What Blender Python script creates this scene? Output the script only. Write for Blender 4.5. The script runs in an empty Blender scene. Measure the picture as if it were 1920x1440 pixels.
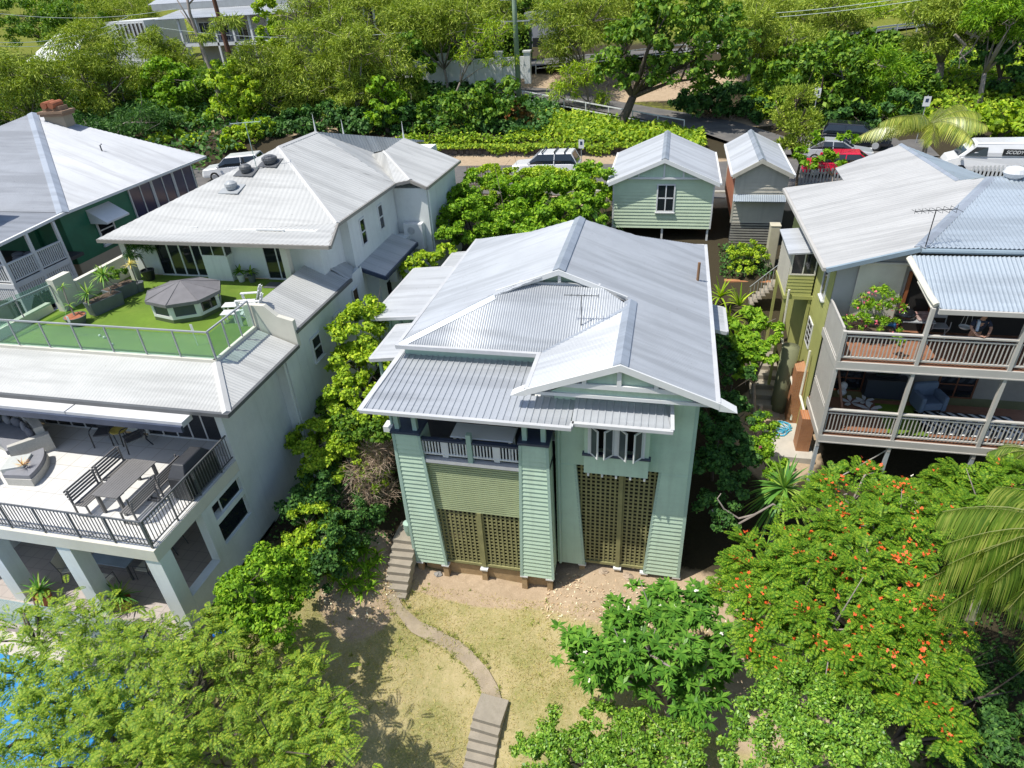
import bpy, bmesh, math, random
import numpy as np
from math import radians, sin, cos, pi, sqrt, atan2
from mathutils import Vector, Matrix

scene = bpy.context.scene
COL = scene.collection

# ------------------------------------------------------------------ camera
PITCH, ROLL, YAW = radians(32.0494), radians(-3.6219), radians(-14.4265)
FPX = 1217.86                       # focal length in pixels of the 1920 px wide photo
CAM = np.array([0.0, 0.0, 17.0])    # drone 17 m above the lawn
_f = np.array([sin(YAW)*cos(PITCH), cos(YAW)*cos(PITCH), -sin(PITCH)])
_r = np.array([cos(YAW), -sin(YAW), 0.0]); _u = np.cross(_r, _f)
_r2 = _r*cos(ROLL)+_u*sin(ROLL); _u2 = _u*cos(ROLL)-_r*sin(ROLL)
CM = np.array([_r2, _u2, _f])
cam = bpy.data.cameras.new('camera'); cam_o = bpy.data.objects.new('camera', cam); COL.objects.link(cam_o)
cam.sensor_width = 36; cam.lens = 36*FPX/1920; cam.clip_start = .1; cam.clip_end = 3000
m = Matrix.Identity(4)
for i in range(3):
    m[i][0] = _r2[i]; m[i][1] = _u2[i]; m[i][2] = -_f[i]; m[i][3] = CAM[i]
cam_o.matrix_world = m
scene.camera = cam_o

# ------------------------------------------------------------------ light
SUN = np.array([1.6, 1.0, -3.9]); SUN = SUN/np.linalg.norm(SUN)       # direction the light travels
elev = math.asin(-SUN[2]); azim = atan2(-SUN[0], -SUN[1])             # sun stands towards -x -y
w = bpy.data.worlds.new('World'); scene.world = w; w.use_nodes = True
nt = w.node_tree; bg = nt.nodes['Background']; sky = nt.nodes.new('ShaderNodeTexSky')
sky.sky_type = 'NISHITA'; sky.sun_disc = False; sky.sun_elevation = elev; sky.sun_rotation = azim
sky.altitude = 50; sky.air_density = 1.0; sky.dust_density = 1.2
nt.links.new(sky.outputs[0], bg.inputs[0]); bg.inputs[1].default_value = .13
sl = bpy.data.lights.new('sun', 'SUN'); sl.energy = 4.4; sl.angle = radians(.5); sl.color = (1, .955, .88)
so = bpy.data.objects.new('sun', sl); COL.objects.link(so)
so.rotation_euler = Vector(SUN).to_track_quat('-Z', 'Y').to_euler(); so.location = (-30, -20, 60)
scene.view_settings.view_transform = 'Standard'; scene.view_settings.look = 'None'
scene.view_settings.exposure = .3; scene.view_settings.gamma = 1
try: scene.view_settings.use_curve_mapping = False
except Exception: pass
scene.cycles.max_bounces = 7; scene.cycles.transparent_max_bounces = 12

# ------------------------------------------------------------------ pixel of the photo -> point at a known height / plane
def ray(px, py): return np.array([(px-960)/FPX, -(py-720)/FPX, 1.0]) @ CM
def at(px, py, z=None, y=None, x=None):
    r = ray(px, py)
    t = (z-CAM[2])/r[2] if z is not None else (y-CAM[1])/r[1] if y is not None else (x-CAM[0])/r[0]
    return CAM+r*t
def dist(p): return float((np.asarray(p)-CAM) @ CM[2])
def mpp(p): return dist(p)/FPX       # metres per photo pixel at p

# ------------------------------------------------------------------ ground height
GP = np.array([(-10,8,-.9),(-4,8.5,-2.4),(-4,9.4,-1.75),(-2.8,9.2,-1.5),(-5.2,9.2,-1.5),(2,9.5,-1.3),(-4,10.2,-1.12),(-4,10.9,-1),(-7,12.3,-.62),(-3,13,-.62),(0,13.5,-.45),(-7.6,14.2,-.45),(-2.8,14.3,-.55),
 (-1.8,15.3,-.2),(1.3,15,-.25),(-7.3,14.8,-.5),(-5.2,14.75,-.55),(-3.1,14.85,-.65),(-5,16.2,-.55),(3.5,14.5,-.1),(5,11,-.6),(8,12,.2),(12,14,.8),(9,16.5,.7),(5.6,19,1.5),(7.7,19.3,.8),(10.3,19.3,.9),(14,19,1.2),
 (4.6,22,1.7),(5.2,22.8,1.6),(3,20,.9),(2.5,24,2),(4,27,3.2),(4.2,30,4.1),(3.6,33,4.7),(2,29,3.6),(-8.6,14.4,.35),(-9,15.5,.75),(-12,13.5,1.3),(-11.3,11,.6),
 (-10.5,18,1.4),(-11,24,2.6),(-9,28,3.6),(-11,34,4.6),(-12.8,9,.75),(-20,8,.6),(-20,13,.7),(-14,13,.7),(-20,2,.6),(-9.8,5,-.6),(-14,2,.9),(-13,7.5,.8),(-6,29,4),(-3,29,3.9),(-6,34,4.7),(0,33,4.6),
 (-50,43,5),(-30,42,5),(-30,51,5),(-16,42,5),(-16,51.3,5),(-4,41.5,5),(-4,51,5),(8,42,5),(10,52,5),(9,58,5.2),(20,44,5),(20,52,5),(30,45,5),(3,56,5.3),(5,60,5.4),(16,57,5.6),
 (-16,53.3,6.2),(-30,53.3,6.3),(-4,53,5.9),(-8,58,6.2),(-18,60,6.8),(-1,60.5,5.6),(1,57.5,5.4),(-14,65.5,6.8),(-25,71.5,8),(-8,62.5,6.2),(-7,66,6.3),(-13,68.2,7),
 (-14,71.6,8.6),(-26,68.5,8.1),(-1.5,75,8.9),(8,73.6,9.5),(23,82,9.7),(8,70,8.8),(10,63,6.4),(18,64,7),(28,60,6),(36,50,5.6),(3,66,6.5),
 (-40,80,9),(-60,80,9.7),(-60,100,11),(-20,90,10.4),(0,95,11.7),(20,100,12.3),(40,90,11),(0,130,16),(-60,150,20),(60,140,17),(0,200,30),(-150,200,36),(150,200,34),(-100,100,11),
 (-70,55,7.5),(-45,54,6.6),(60,60,8),(-27,22,3.3),(-35,22,3.3),(-27,36,4.6),(-40,38,4.8),(-22.6,24,3.0),(0,2,-3.5),(-15,-4,.4),(15,0,-2),(-40,0,.8),(40,0,0),(30,20,2),(60,20,3),(0,-30,-5),(-90,20,4),(0,400,60),(-400,300,60),(400,300,60)], float)
def _rbf():
    d = np.linalg.norm(GP[:, None, :2]-GP[None, :, :2], axis=2); n = len(GP)
    A = np.zeros((n+1, n+1)); A[:n, :n] = d-np.eye(n)*.15; A[:n, n] = 1; A[n, :n] = 1
    return np.linalg.solve(A, np.append(GP[:, 2], 0))
_W = _rbf()
def gz(X, Y):
    X = np.atleast_1d(np.asarray(X, float)); Y = np.atleast_1d(np.asarray(Y, float)); out = np.empty(X.shape).ravel()
    xs, ys = X.ravel(), Y.ravel()
    for i in range(0, len(xs), 20000):
        d = np.hypot(xs[i:i+20000, None]-GP[None, :, 0], ys[i:i+20000, None]-GP[None, :, 1])
        out[i:i+20000] = d @ _W[:-1]+_W[-1]
    return out.reshape(X.shape)
def g(x, y): return float(gz(x, y)[0])
def G(px, py):                       # the ground seen through a pixel
    r = ray(px, py); t = 6.0
    for _ in range(900):
        p = CAM+r*t
        if p[2] <= g(p[0], p[1]): break
        t += .25 if t < 40 else .6
    return p

# ------------------------------------------------------------------ materials
def _mixcol(nt, a, b, fac):
    n = nt.nodes.new('ShaderNodeMix'); n.data_type = 'RGBA'
    for s, v in ((n.inputs[6], a), (n.inputs[7], b)):
        if isinstance(v, (tuple, list)): s.default_value = (*v[:3], 1)
        else: nt.links.new(v, s)
    if isinstance(fac, (int, float)): n.inputs[0].default_value = fac
    else: nt.links.new(fac, n.inputs[0])
    return n.outputs[2]
def _noise(nt, scale, detail=4, vec=None, rough=.6):
    n = nt.nodes.new('ShaderNodeTexNoise'); n.inputs['Scale'].default_value = scale; n.inputs['Detail'].default_value = detail; n.inputs['Roughness'].default_value = rough
    if vec is None:
        tc = nt.nodes.new('ShaderNodeTexCoord'); vec = tc.outputs['Object']
    nt.links.new(vec, n.inputs['Vector']); return n.outputs['Fac']
def _ramp(nt, fac, stops):
    n = nt.nodes.new('ShaderNodeValToRGB'); nt.links.new(fac, n.inputs[0]); e = n.color_ramp.elements
    while len(e) < len(stops): e.new(.5)
    for i, (p, c) in enumerate(stops):
        e[i].position = p; e[i].color = (*c, 1) if len(c) == 3 else c
    return n.outputs[0]
def mat(name, col, rough=.6, var=.1, scale=2.0, metal=0.0, bump=0.0, bscale=60, spec=.5, dirt=None, dirtamt=.35, dscale=.7, coat=0, streak=0):
    M = bpy.data.materials.new(name); M.use_nodes = True; nt = M.node_tree; b = nt.nodes['Principled BSDF']
    c1 = tuple(max(0, c*(1-var)) for c in col); c2 = tuple(min(1, c*(1+var)) for c in col)
    big = _noise(nt, scale, 5)
    colr = _mixcol(nt, c1, c2, _ramp(nt, big, [(.3, (0, 0, 0)), (.7, (1, 1, 1))]))
    fine = _noise(nt, scale*14, 3)
    colr = _mixcol(nt, colr, tuple(c*.82 for c in col), _ramp(nt, fine, [(.52, (0, 0, 0)), (.8, (min(1, var*4),)*3)]))
    if dirt:
        dn = _noise(nt, dscale, 8, rough=.7)
        colr = _mixcol(nt, colr, dirt, _ramp(nt, dn, [(.5, (0, 0, 0)), (.8, (dirtamt,)*3)]))
    if streak:      # rain streaks running down the wall
        tc = nt.nodes.new('ShaderNodeTexCoord'); mp = nt.nodes.new('ShaderNodeMapping'); mp.inputs['Scale'].default_value = (3.2, 3.2, .22); nt.links.new(tc.outputs['Object'], mp.inputs[0])
        colr = _mixcol(nt, colr, tuple(c*.62 for c in col), _ramp(nt, _noise(nt, 1.3, 5, mp.outputs[0], .7), [(.5, (0,)*3), (.78, (streak,)*3)]))
    nt.links.new(colr, b.inputs['Base Color'])
    b.inputs['Roughness'].default_value = rough; b.inputs['Metallic'].default_value = metal
    b.inputs['Specular IOR Level'].default_value = spec
    if coat: b.inputs['Coat Weight'].default_value = coat; b.inputs['Coat Roughness'].default_value = .08
    if bump:
        bn = nt.nodes.new('ShaderNodeBump'); bn.inputs['Strength'].default_value = bump; bn.inputs['Distance'].default_value = .02
        nt.links.new(_noise(nt, bscale, 4), bn.inputs['Height']); nt.links.new(bn.outputs[0], b.inputs['Normal'])
    return M
def glassmat(name, col, rough=.06):
    M = bpy.data.materials.new(name); M.use_nodes = True; nt = M.node_tree; b = nt.nodes['Principled BSDF']
    nt.links.new(_mixcol(nt, tuple(c*.6 for c in col), col, _noise(nt, 1.5, 3)), b.inputs['Base Color'])
    b.inputs['Roughness'].default_value = rough; b.inputs['Specular IOR Level'].default_value = .8
    return M
def clearglass(name, tint, alpha=.35):
    M = bpy.data.materials.new(name); M.use_nodes = True; nt = M.node_tree; b = nt.nodes['Principled BSDF']
    b.inputs['Base Color'].default_value = (*tint, 1); b.inputs['Roughness'].default_value = .05
    tr = nt.nodes.new('ShaderNodeBsdfTransparent'); tr.inputs[0].default_value = (*[min(1, .6+.5*c) for c in tint], 1)
    mx = nt.nodes.new('ShaderNodeMixShader'); mx.inputs[0].default_value = alpha
    nt.links.new(tr.outputs[0], mx.inputs[1]); nt.links.new(b.outputs[0], mx.inputs[2])
    nt.links.new(mx.outputs[0], nt.nodes['Material Output'].inputs[0]); return M
LEAFB = 1.75
def leafmat(name, dark, mid, light, trans=.3, rough=.55, clump=.9, spec=.18):
    M = bpy.data.materials.new(name); M.use_nodes = True; nt = M.node_tree; b = nt.nodes['Principled BSDF']
    dark, mid, light = [tuple(min(.8, v*LEAFB) for v in c_) for c_ in (dark, mid, light)]
    gm = nt.nodes.new('ShaderNodeNewGeometry')
    c = _ramp(nt, gm.outputs['Random Per Island'], [(0, dark), (.55, mid), (1, light)])
    n = _noise(nt, clump, 3)
    c = _mixcol(nt, c, tuple(v*.6 for v in mid), _ramp(nt, n, [(.42, (0, 0, 0)), (.62, (.35,)*3)]))
    nt.links.new(c, b.inputs['Base Color']); b.inputs['Roughness'].default_value = rough; b.inputs['Specular IOR Level'].default_value = spec
    t = nt.nodes.new('ShaderNodeBsdfTranslucent')
    hs = nt.nodes.new('ShaderNodeHueSaturation'); hs.inputs['Value'].default_value = 1.4; hs.inputs['Saturation'].default_value = 1.15; nt.links.new(c, hs.inputs['Color'])
    nt.links.new(hs.outputs[0], t.inputs[0])
    mx = nt.nodes.new('ShaderNodeMixShader'); mx.inputs[0].default_value = trans*.7
    nt.links.new(b.outputs[0], mx.inputs[1]); nt.links.new(t.outputs[0], mx.inputs[2])
    nt.links.new(mx.outputs[0], nt.nodes['Material Output'].inputs[0]); return M
def tilemat(name, col, grout, size, rough=.5, gap=.03):
    M = mat(name, col, rough, .06, .8, dirt=tuple(c*.75 for c in col), dirtamt=.4); nt = M.node_tree; b = nt.nodes['Principled BSDF']
    old = b.inputs['Base Color'].links[0].from_socket
    br = nt.nodes.new('ShaderNodeTexBrick'); br.offset = 0; br.inputs['Scale'].default_value = 1/size
    br.inputs['Mortar Size'].default_value = gap; br.inputs['Brick Width'].default_value = 1; br.inputs['Row Height'].default_value = 1
    br.inputs['Color1'].default_value = (0, 0, 0, 1); br.inputs['Color2'].default_value = (.15, .15, .15, 1); br.inputs['Mortar'].default_value = (1, 1, 1, 1)
    tc = nt.nodes.new('ShaderNodeTexCoord'); nt.links.new(tc.outputs['Object'], br.inputs['Vector'])
    nt.links.new(_mixcol(nt, old, grout, br.outputs['Color']), b.inputs['Base Color']); return M
def brickmat(name, c1, c2, mortar, scale=5.0):
    M = bpy.data.materials.new(name); M.use_nodes = True; nt = M.node_tree; b = nt.nodes['Principled BSDF']
    br = nt.nodes.new('ShaderNodeTexBrick'); br.inputs['Scale'].default_value = scale; br.inputs['Mortar Size'].default_value = .02
    br.inputs['Color1'].default_value = (*c1, 1); br.inputs['Color2'].default_value = (*c2, 1); br.inputs['Mortar'].default_value = (*mortar, 1)
    tc = nt.nodes.new('ShaderNodeTexCoord'); mp = nt.nodes.new('ShaderNodeMapping'); mp.inputs['Rotation'].default_value = (pi/2, 0, pi/4)
    nt.links.new(tc.outputs['Object'], mp.inputs[0]); nt.links.new(mp.outputs[0], br.inputs['Vector'])
    nt.links.new(_mixcol(nt, br.outputs['Color'], tuple(c*.6 for c in c1), _ramp(nt, _noise(nt, 2, 5), [(.5, (0, 0, 0)), (.8, (.5,)*3)])), b.inputs['Base Color'])
    b.inputs['Roughness'].default_value = .85; return M
def roofmat(name, col, rough=.45, metal=0.0, streak=.06, dirt=(.45, .42, .38), spec=.5, band=.17):
    M = mat(name, col, rough, streak, .5, metal, spec=spec, dirt=tuple(c*.72 for c in col), dirtamt=.4, dscale=.8); nt = M.node_tree; b = nt.nodes['Principled BSDF']
    old = b.inputs['Base Color'].links[0].from_socket      # sheets of slightly different age, weather streaks, dirt specks
    tc = nt.nodes.new('ShaderNodeTexCoord'); mp = nt.nodes.new('ShaderNodeMapping'); mp.inputs['Scale'].default_value = (.12, 1.3, .12); nt.links.new(tc.outputs['Object'], mp.inputs[0])
    c = _mixcol(nt, old, tuple(v*(1-band*1.6) for v in col), _ramp(nt, _noise(nt, 1.6, 3, mp.outputs[0]), [(.45, (0,)*3), (.62, (.7,)*3)]))
    c = _mixcol(nt, c, tuple(v*.45 for v in dirt), _ramp(nt, _noise(nt, 9, 2), [(.70, (0,)*3), (.76, (.6,)*3)]))
    nt.links.new(c, b.inputs['Base Color']); return M

# ------------------------------------------------------------------ objects
OFF = {}
def tag(o, label=None, cat=None, group=None, kind=None):
    if label: o['label'] = label
    if cat: o['category'] = cat
    if group: o['group'] = group
    if kind: o['kind'] = kind
    return o
def thing(name, label, cat, loc=(0, 0, 0), group=None, rz=0.0):
    o = bpy.data.objects.new(name, None); o.empty_display_size = .3; COL.objects.link(o); o.location = loc; o.rotation_euler = (0, 0, rz)
    OFF[o.name] = np.array(loc, float) if rz == 0 else np.zeros(3)
    return tag(o, label, cat, group)
def _link(name, me, m, parent, off):
    o = bpy.data.objects.new(name, me); COL.objects.link(o)
    if m is not None: me.materials.append(m)
    OFF[o.name] = off
    if parent is not None: o.parent = parent
    return o
def copy_tree(o, parent=None):
    c = o.copy(); COL.objects.link(c); c.parent = parent
    if parent is not None: c.matrix_parent_inverse = Matrix.Identity(4)
    for ch in [q for q in o.children]: copy_tree(ch, c)
    return c
def place(o, loc, rz=0.0, s=1.0):
    o.location = loc; o.rotation_euler = (0, 0, rz); o.scale = (s, s, s) if isinstance(s, (int, float)) else s
    return o
class MB:
    def __init__(s): s.v = []; s.f = []; s.o = np.zeros(3); s.c = 1.0; s.s = 0.0
    def fr(s, o=(0, 0, 0), deg=0.0):
        s.o = np.array(o, float); s.c = cos(radians(deg)); s.s = sin(radians(deg)); return s
    def p(s, x, y, z):
        s.v.append((s.o[0]+x*s.c-y*s.s, s.o[1]+x*s.s+y*s.c, s.o[2]+z)); return len(s.v)-1
    def face(s, *pts): s.f.append([s.p(*q) for q in pts]); return s
    def hexa(s, b, t):
        i = [s.p(*q) for q in b]+[s.p(*q) for q in t]; n = len(b)
        s.f.append(i[:n][::-1]); s.f.append(i[n:])
        for k in range(n): j = (k+1) % n; s.f.append([i[k], i[j], i[n+j], i[n+k]])
        return s
    def box(s, x0, x1, y0, y1, z0, z1):
        q = [(x0, y0), (x1, y0), (x1, y1), (x0, y1)]
        return s.hexa([(x, y, z0) for x, y in q], [(x, y, z1) for x, y in q])
    def prism(s, poly, v0, v1):       # poly in (u, z), extruded along v
        return s.hexa([(u, v0, z) for u, z in poly], [(u, v1, z) for u, z in poly])
    def polyz(s, poly, z0, z1):       # poly in (x, y)
        return s.hexa([(x, y, z0) for x, y in poly], [(x, y, z1) for x, y in poly])
    def slab(s, pts, t):              # planar 3d polygon thickened downwards
        return s.hexa([(x, y, z-t) for x, y, z in pts], [tuple(q) for q in pts])
    def beam(s, a, b, w, h, up=(0, 0, 1)):
        a = np.array(a, float); b = np.array(b, float); d = b-a; d /= np.linalg.norm(d)+1e-9; up = np.array(up, float)
        sd = np.cross(d, up)
        if np.linalg.norm(sd) < 1e-4: sd = np.cross(d, [0, 1, 0])
        sd /= np.linalg.norm(sd); u2 = np.cross(sd, d)
        q = [(-.5, -.5), (.5, -.5), (.5, .5), (-.5, .5)]
        return s.hexa([a+sd*w*i+u2*h*j for i, j in q], [b+sd*w*i+u2*h*j for i, j in q])
    def tube(s, pts, r, n=6):
        pts = [np.array(p, float) for p in pts]; rs = r if isinstance(r, (list, tuple)) else [r]*len(pts); rings = []
        for k, p in enumerate(pts):
            d = pts[min(k+1, len(pts)-1)]-pts[max(k-1, 0)]; d = d/(np.linalg.norm(d)+1e-9)
            a = np.cross(d, [0, 0, 1.]) if abs(d[2]) < .95 else np.cross(d, [1., 0, 0]); a /= np.linalg.norm(a); b = np.cross(d, a)
            rings.append([s.p(*(p+rs[k]*(a*cos(2*pi*i/n)+b*sin(2*pi*i/n)))) for i in range(n)])
        for k in range(len(rings)-1):
            for i in range(n): j = (i+1) % n; s.f.append([rings[k][i], rings[k][j], rings[k+1][j], rings[k+1][i]])
        s.f.append(rings[0][::-1]); s.f.append(rings[-1]); return s
    def lathe(s, c, prof, n=14):
        rings = [[s.p(c[0]+r*cos(2*pi*i/n), c[1]+r*sin(2*pi*i/n), c[2]+z) for i in range(n)] for r, z in prof]
        for k in range(len(rings)-1):
            for i in range(n): j = (i+1) % n; s.f.append([rings[k][i], rings[k][j], rings[k+1][j], rings[k+1][i]])
        s.f.append(rings[0][::-1]); s.f.append(rings[-1]); return s
    def ball(s, c, r, n=10, m=7):
        r = (r, r, r) if isinstance(r, (int, float)) else r
        prof = [(sin(pi*k/m), -cos(pi*k/m)) for k in range(m+1)]; prof[0] = (.02, -1); prof[-1] = (.02, 1)
        rings = [[s.p(c[0]+r[0]*q*cos(2*pi*i/n), c[1]+r[1]*q*sin(2*pi*i/n), c[2]+r[2]*z) for i in range(n)] for q, z in prof]
        for k in range(m):
            for i in range(n): j = (i+1) % n; s.f.append([rings[k][i], rings[k][j], rings[k+1][j], rings[k+1][i]])
        s.f.append(rings[0][::-1]); s.f.append(rings[-1]); return s
    def cap(s, a, b, wd, dl, dr, h=.04):   # folded ridge or hip capping
        a = np.array(a, float); b = np.array(b, float); d = b-a; q = np.array([d[1], -d[0], 0]); q /= np.linalg.norm(q)
        up = np.array([0, 0, h])
        A = [a-q*wd-np.array([0, 0, dl])+up, a+up*1.8, a+q*wd-np.array([0, 0, dr])+up]; B = [p+d for p in A]
        for i in (0, 1): s.face(A[i], A[i+1], B[i+1], B[i])
        s.face(*[p-up*1.6 for p in A]); s.face(A[0], A[1], A[2]); s.face(B[2], B[1], B[0])
        s.face(A[0], B[0], B[0]-up*1.5, A[0]-up*1.5); s.face(A[2], A[2]-up*1.5, B[2]-up*1.5, B[2]); return s
    def boards(s, uL, uR, z0, z1, pitch=.17, lap=.022, v=0.0):
        L = uL if callable(uL) else (lambda z: uL); R = uR if callable(uR) else (lambda z: uR); z = z0
        while z < z1-.01:
            t = min(z+pitch, z1); a, b, c, d = L(z), R(z), L(t), R(t)
            if b-a > .01 or d-c > .01:
                s.face((a, v-lap, z), (b, v-lap, z), (d, v-.003, t), (c, v-.003, t)); s.face((a, v+.01, z), (b, v+.01, z), (b, v-lap, z), (a, v-lap, z))
                s.face((a, v-lap, z), (c, v-.003, t), (c, v+.01, t), (a, v+.01, z)); s.face((b, v-lap, z), (b, v+.01, z), (d, v+.01, t), (d, v-.003, t))
            z = t
        return s
    def corr(s, poly, pitch=.076, amp=.012, prof='sine', thick=.04):   # profiled sheet filling a convex planar polygon
        P = np.array(poly, float); n = np.cross(P[1]-P[0], P[2]-P[0])
        for k in range(3, len(P)): n = n+np.cross(P[k-1]-P[0], P[k]-P[0])*0
        n /= np.linalg.norm(n); n = n if n[2] > 0 else -n
        dn = np.array([0, 0, -1.])-n*(-n[2]); dn /= np.linalg.norm(dn); u = np.cross(n, dn)
        c = P.mean(0); q = np.stack([(P-c) @ u, (P-c) @ dn], 1); u0, u1 = q[:, 0].min()+1e-4, q[:, 0].max()-1e-4
        if prof == 'sine':
            N = max(2, int((u1-u0)/pitch*6)); us = np.linspace(u0, u1, N); hs = amp*np.sin(us/pitch*2*pi)
        else:
            us, hs = [u0], [0]; k = u0+pitch*.5
            while k < u1-.05:
                for a, h in ((-.028, 0), (-.014, amp), (.014, amp), (.028, 0)): us.append(k+a); hs.append(h)
                k += pitch
            us.append(u1); hs.append(0); us = np.array(us); hs = np.array(hs)
        prev = None; m = len(q)
        for a, h in zip(us, hs):
            vs = []
            for i in range(m):
                A, B = q[i], q[(i+1) % m]
                if (A[0]-a)*(B[0]-a) <= 0 and abs(B[0]-A[0]) > 1e-9: vs.append(A[1]+(B[1]-A[1])*(a-A[0])/(B[0]-A[0]))
            if len(vs) < 2: continue
            lo, hi = min(vs), max(vs); cur = [s.p(*(c+u*a+dn*lo+n*h)), s.p(*(c+u*a+dn*hi+n*h))]
            if prev: s.f.append([prev[0], prev[1], cur[1], cur[0]])
            prev = cur
        if thick: 
            low = [tuple(x-n*(amp+.012)) for x in P]; s.hexa([tuple(np.array(x)-n*thick) for x in low], low)
        return s
    def rail(s, u0, u1, z0, h, n, v=0.0, bw=.03, top=.06, post=0.0, gap=.08):   # balustrade in the current frame
        s.box(u0, u1, v-top*.7, v+top*.7, z0+h-top*.7, z0+h); s.box(u0, u1, v-.03, v+.03, z0+gap, z0+gap+.05)
        for k in range(n):
            u = u0+(u1-u0)*(k+.5)/n; s.box(u-bw/2, u+bw/2, v-bw*.4, v+bw*.4, z0+gap+.05, z0+h-top*.7)
        return s
    def build(s, name, m, parent=None, smooth=False, bevel=0.0):
        off = OFF.get(parent.name, np.zeros(3)) if parent is not None else np.zeros(3)
        me = bpy.data.meshes.new(name); me.from_pydata([(x-off[0], y-off[1], z-off[2]) for x, y, z in s.v], [], s.f); me.update()
        if smooth:
            me.polygons.foreach_set('use_smooth', [True]*len(me.polygons))
        o = _link(name, me, m, parent, off)
        if bevel:
            b = o.modifiers.new('bevel', 'BEVEL'); b.width = bevel; b.segments = 2; b.limit_method = 'ANGLE'
        return o
def solid(name, label, cat, mb, m, group=None, kind=None, **k):
    o = mb.build(name, m, None, **k); return tag(o, label, cat, group, kind)
def mesh_np(name, V, F, m, parent=None, off=None, smooth=False):
    V = np.ascontiguousarray(V, np.float32).reshape(-1, 3); F = np.ascontiguousarray(F, np.int32); k = F.shape[1]
    if off is None: off = OFF.get(parent.name, np.zeros(3)) if parent is not None else np.zeros(3)
    V = V-np.asarray(off, np.float32)
    me = bpy.data.meshes.new(name); me.vertices.add(len(V)); me.vertices.foreach_set('co', V.ravel())
    me.loops.add(F.size); me.loops.foreach_set('vertex_index', F.ravel())
    me.polygons.add(len(F)); me.polygons.foreach_set('loop_start', np.arange(0, F.size, k, dtype=np.int32))
    me.update(calc_edges=True); me.validate()
    if smooth: me.polygons.foreach_set('use_smooth', [True]*len(me.polygons))
    return _link(name, me, m, parent, np.asarray(off))
def window(parent, o, deg, u0, u1, z0, z1, fm, gm, nu=1, nz=1, fw=.06, proud=.05, sill=True, name='window'):
    f = MB().fr(o, deg); f.box(u0-fw, u1+fw, -proud, .01, z1, z1+fw); f.box(u0-fw, u1+fw, -proud, .01, z0-fw, z0); f.box(u0-fw, u0, -proud, .01, z0, z1); f.box(u1, u1+fw, -proud, .01, z0, z1)
    for k in range(1, nu): u = u0+(u1-u0)*k/nu; f.box(u-fw*.4, u+fw*.4, -proud*.8, .01, z0, z1)
    for k in range(1, nz):
        z = z0+(z1-z0)*k/nz
        for j in range(nu): a = u0+(u1-u0)*j/nu+fw*.4; b = u0+(u1-u0)*(j+1)/nu-fw*.4; f.box(a, b, -proud*.8, .01, z-fw*.4, z+fw*.4)
    if sill: f.box(u0-fw*1.6, u1+fw*1.6, -proud-.05, .01, z0-fw-.05, z0-fw-.002)
    wo = f.build(name, fm, parent)
    MB().fr(o, deg).box(u0, u1, -.02, .005, z0, z1).build('pane', gm, wo); return wo
# ------------------------------------------------------------------ palette
WHITE = mat('white_paint', (.68, .69, .68), .5, .05, dirt=(.5, .48, .42), dirtamt=.25)
WARMWHITE = mat('cream_paint', (.68, .65, .55), .55, .06, dirt=(.45, .42, .35))
GREENB = mat('pale_green_weatherboard', (.50, .645, .49), .6, .06, 1.2, dirt=(.36, .42, .32), dirtamt=.45, dscale=1.1, streak=.45)
GREENT = mat('green_grey_trim', (.36, .50, .42), .55, .06)
OLIVE = mat('olive_lattice_paint', (.25, .24, .105), .7, .15, 3, dirt=(.13, .12, .06), dirtamt=.6)
OLIVEB = mat('olive_batten_paint', (.40, .46, .26), .65, .08)
NAVY = mat('navy_paint', (.045, .06, .10), .45, .15)
ZINC = roofmat('pale_zinc_roof', (.445, .47, .495), .36, .3)
ZINCL = roofmat('pale_zinc_roof_flat', (.50, .52, .54), .42, .15)
FLASH = roofmat('roof_flashing', (.40, .44, .49), .4, .35)
GUT = mat('grey_gutter', (.50, .51, .52), .45, .08, dirt=(.3, .28, .25))
OFFROOF = roofmat('off_white_roof', (.46, .465, .45), .5, 0, dirt=(.45, .42, .36))
OFFCAP = mat('off_white_capping', (.48, .48, .465), .5, .06)
BEIGEROOF = roofmat('warm_white_roof', (.43, .43, .42), .5, 0)
BLUEZINC = roofmat('blue_grey_corrugated', (.42, .48, .53), .36, .35)
OLDZINC = roofmat('old_zinc_roof', (.37, .39, .42), .5, .15, spec=.25, dirt=(.42, .42, .42))
RENDER = mat('white_render', (.70, .725, .70), .75, .07, .6, bump=.1, dirt=(.42, .44, .42), dirtamt=.35, dscale=.5, streak=.3)
STONEC = mat('cream_render', (.63, .61, .52), .75, .06, 1, dirt=(.42, .40, .33))
DARKGLASS = glassmat('dark_glass', (.018, .022, .028))
BLUEGLASS = glassmat('blue_glass', (.03, .04, .11), .12)
GREENGLASS = clearglass('balustrade_glass', (.45, .65, .55), .16)
BLACK = mat('black_metal', (.02, .022, .025), .45, .2)
DGREY = mat('charcoal_metal', (.10, .105, .11), .5, .12)
MGREY = mat('grey_metal', (.34, .36, .37), .45, .1)
TIMBER = mat('stump_timber', (.36, .25, .13), .8, .2, 4, bump=.2, dirt=(.18, .14, .1), dirtamt=.6)
CONC = mat('old_concrete', (.30, .265, .21), .9, .14, 2, bump=.3, bscale=30, dirt=(.16, .14, .10), dirtamt=.6, dscale=1.4)
CONCL = mat('light_concrete', (.46, .43, .37), .9, .1, 2, bump=.2)
ASPH = mat('asphalt', (.12, .115, .11), .9, .18, .8, bump=.3, bscale=120, dirt=(.2, .17, .13), dirtamt=.5, dscale=.4)
TURF = mat('artificial_turf', (.115, .20, .013), .9, .2, .5, bump=.5, bscale=220, dirt=(.19, .26, .03), dirtamt=.7, dscale=1.1)
TILE = tilemat('white_deck_tile', (.60, .60, .58), (.42, .40, .36), .62, .6, .02)
PAVER = tilemat('pinkish_paver', (.42, .37, .34), (.30, .27, .25), .4, .7)
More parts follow.
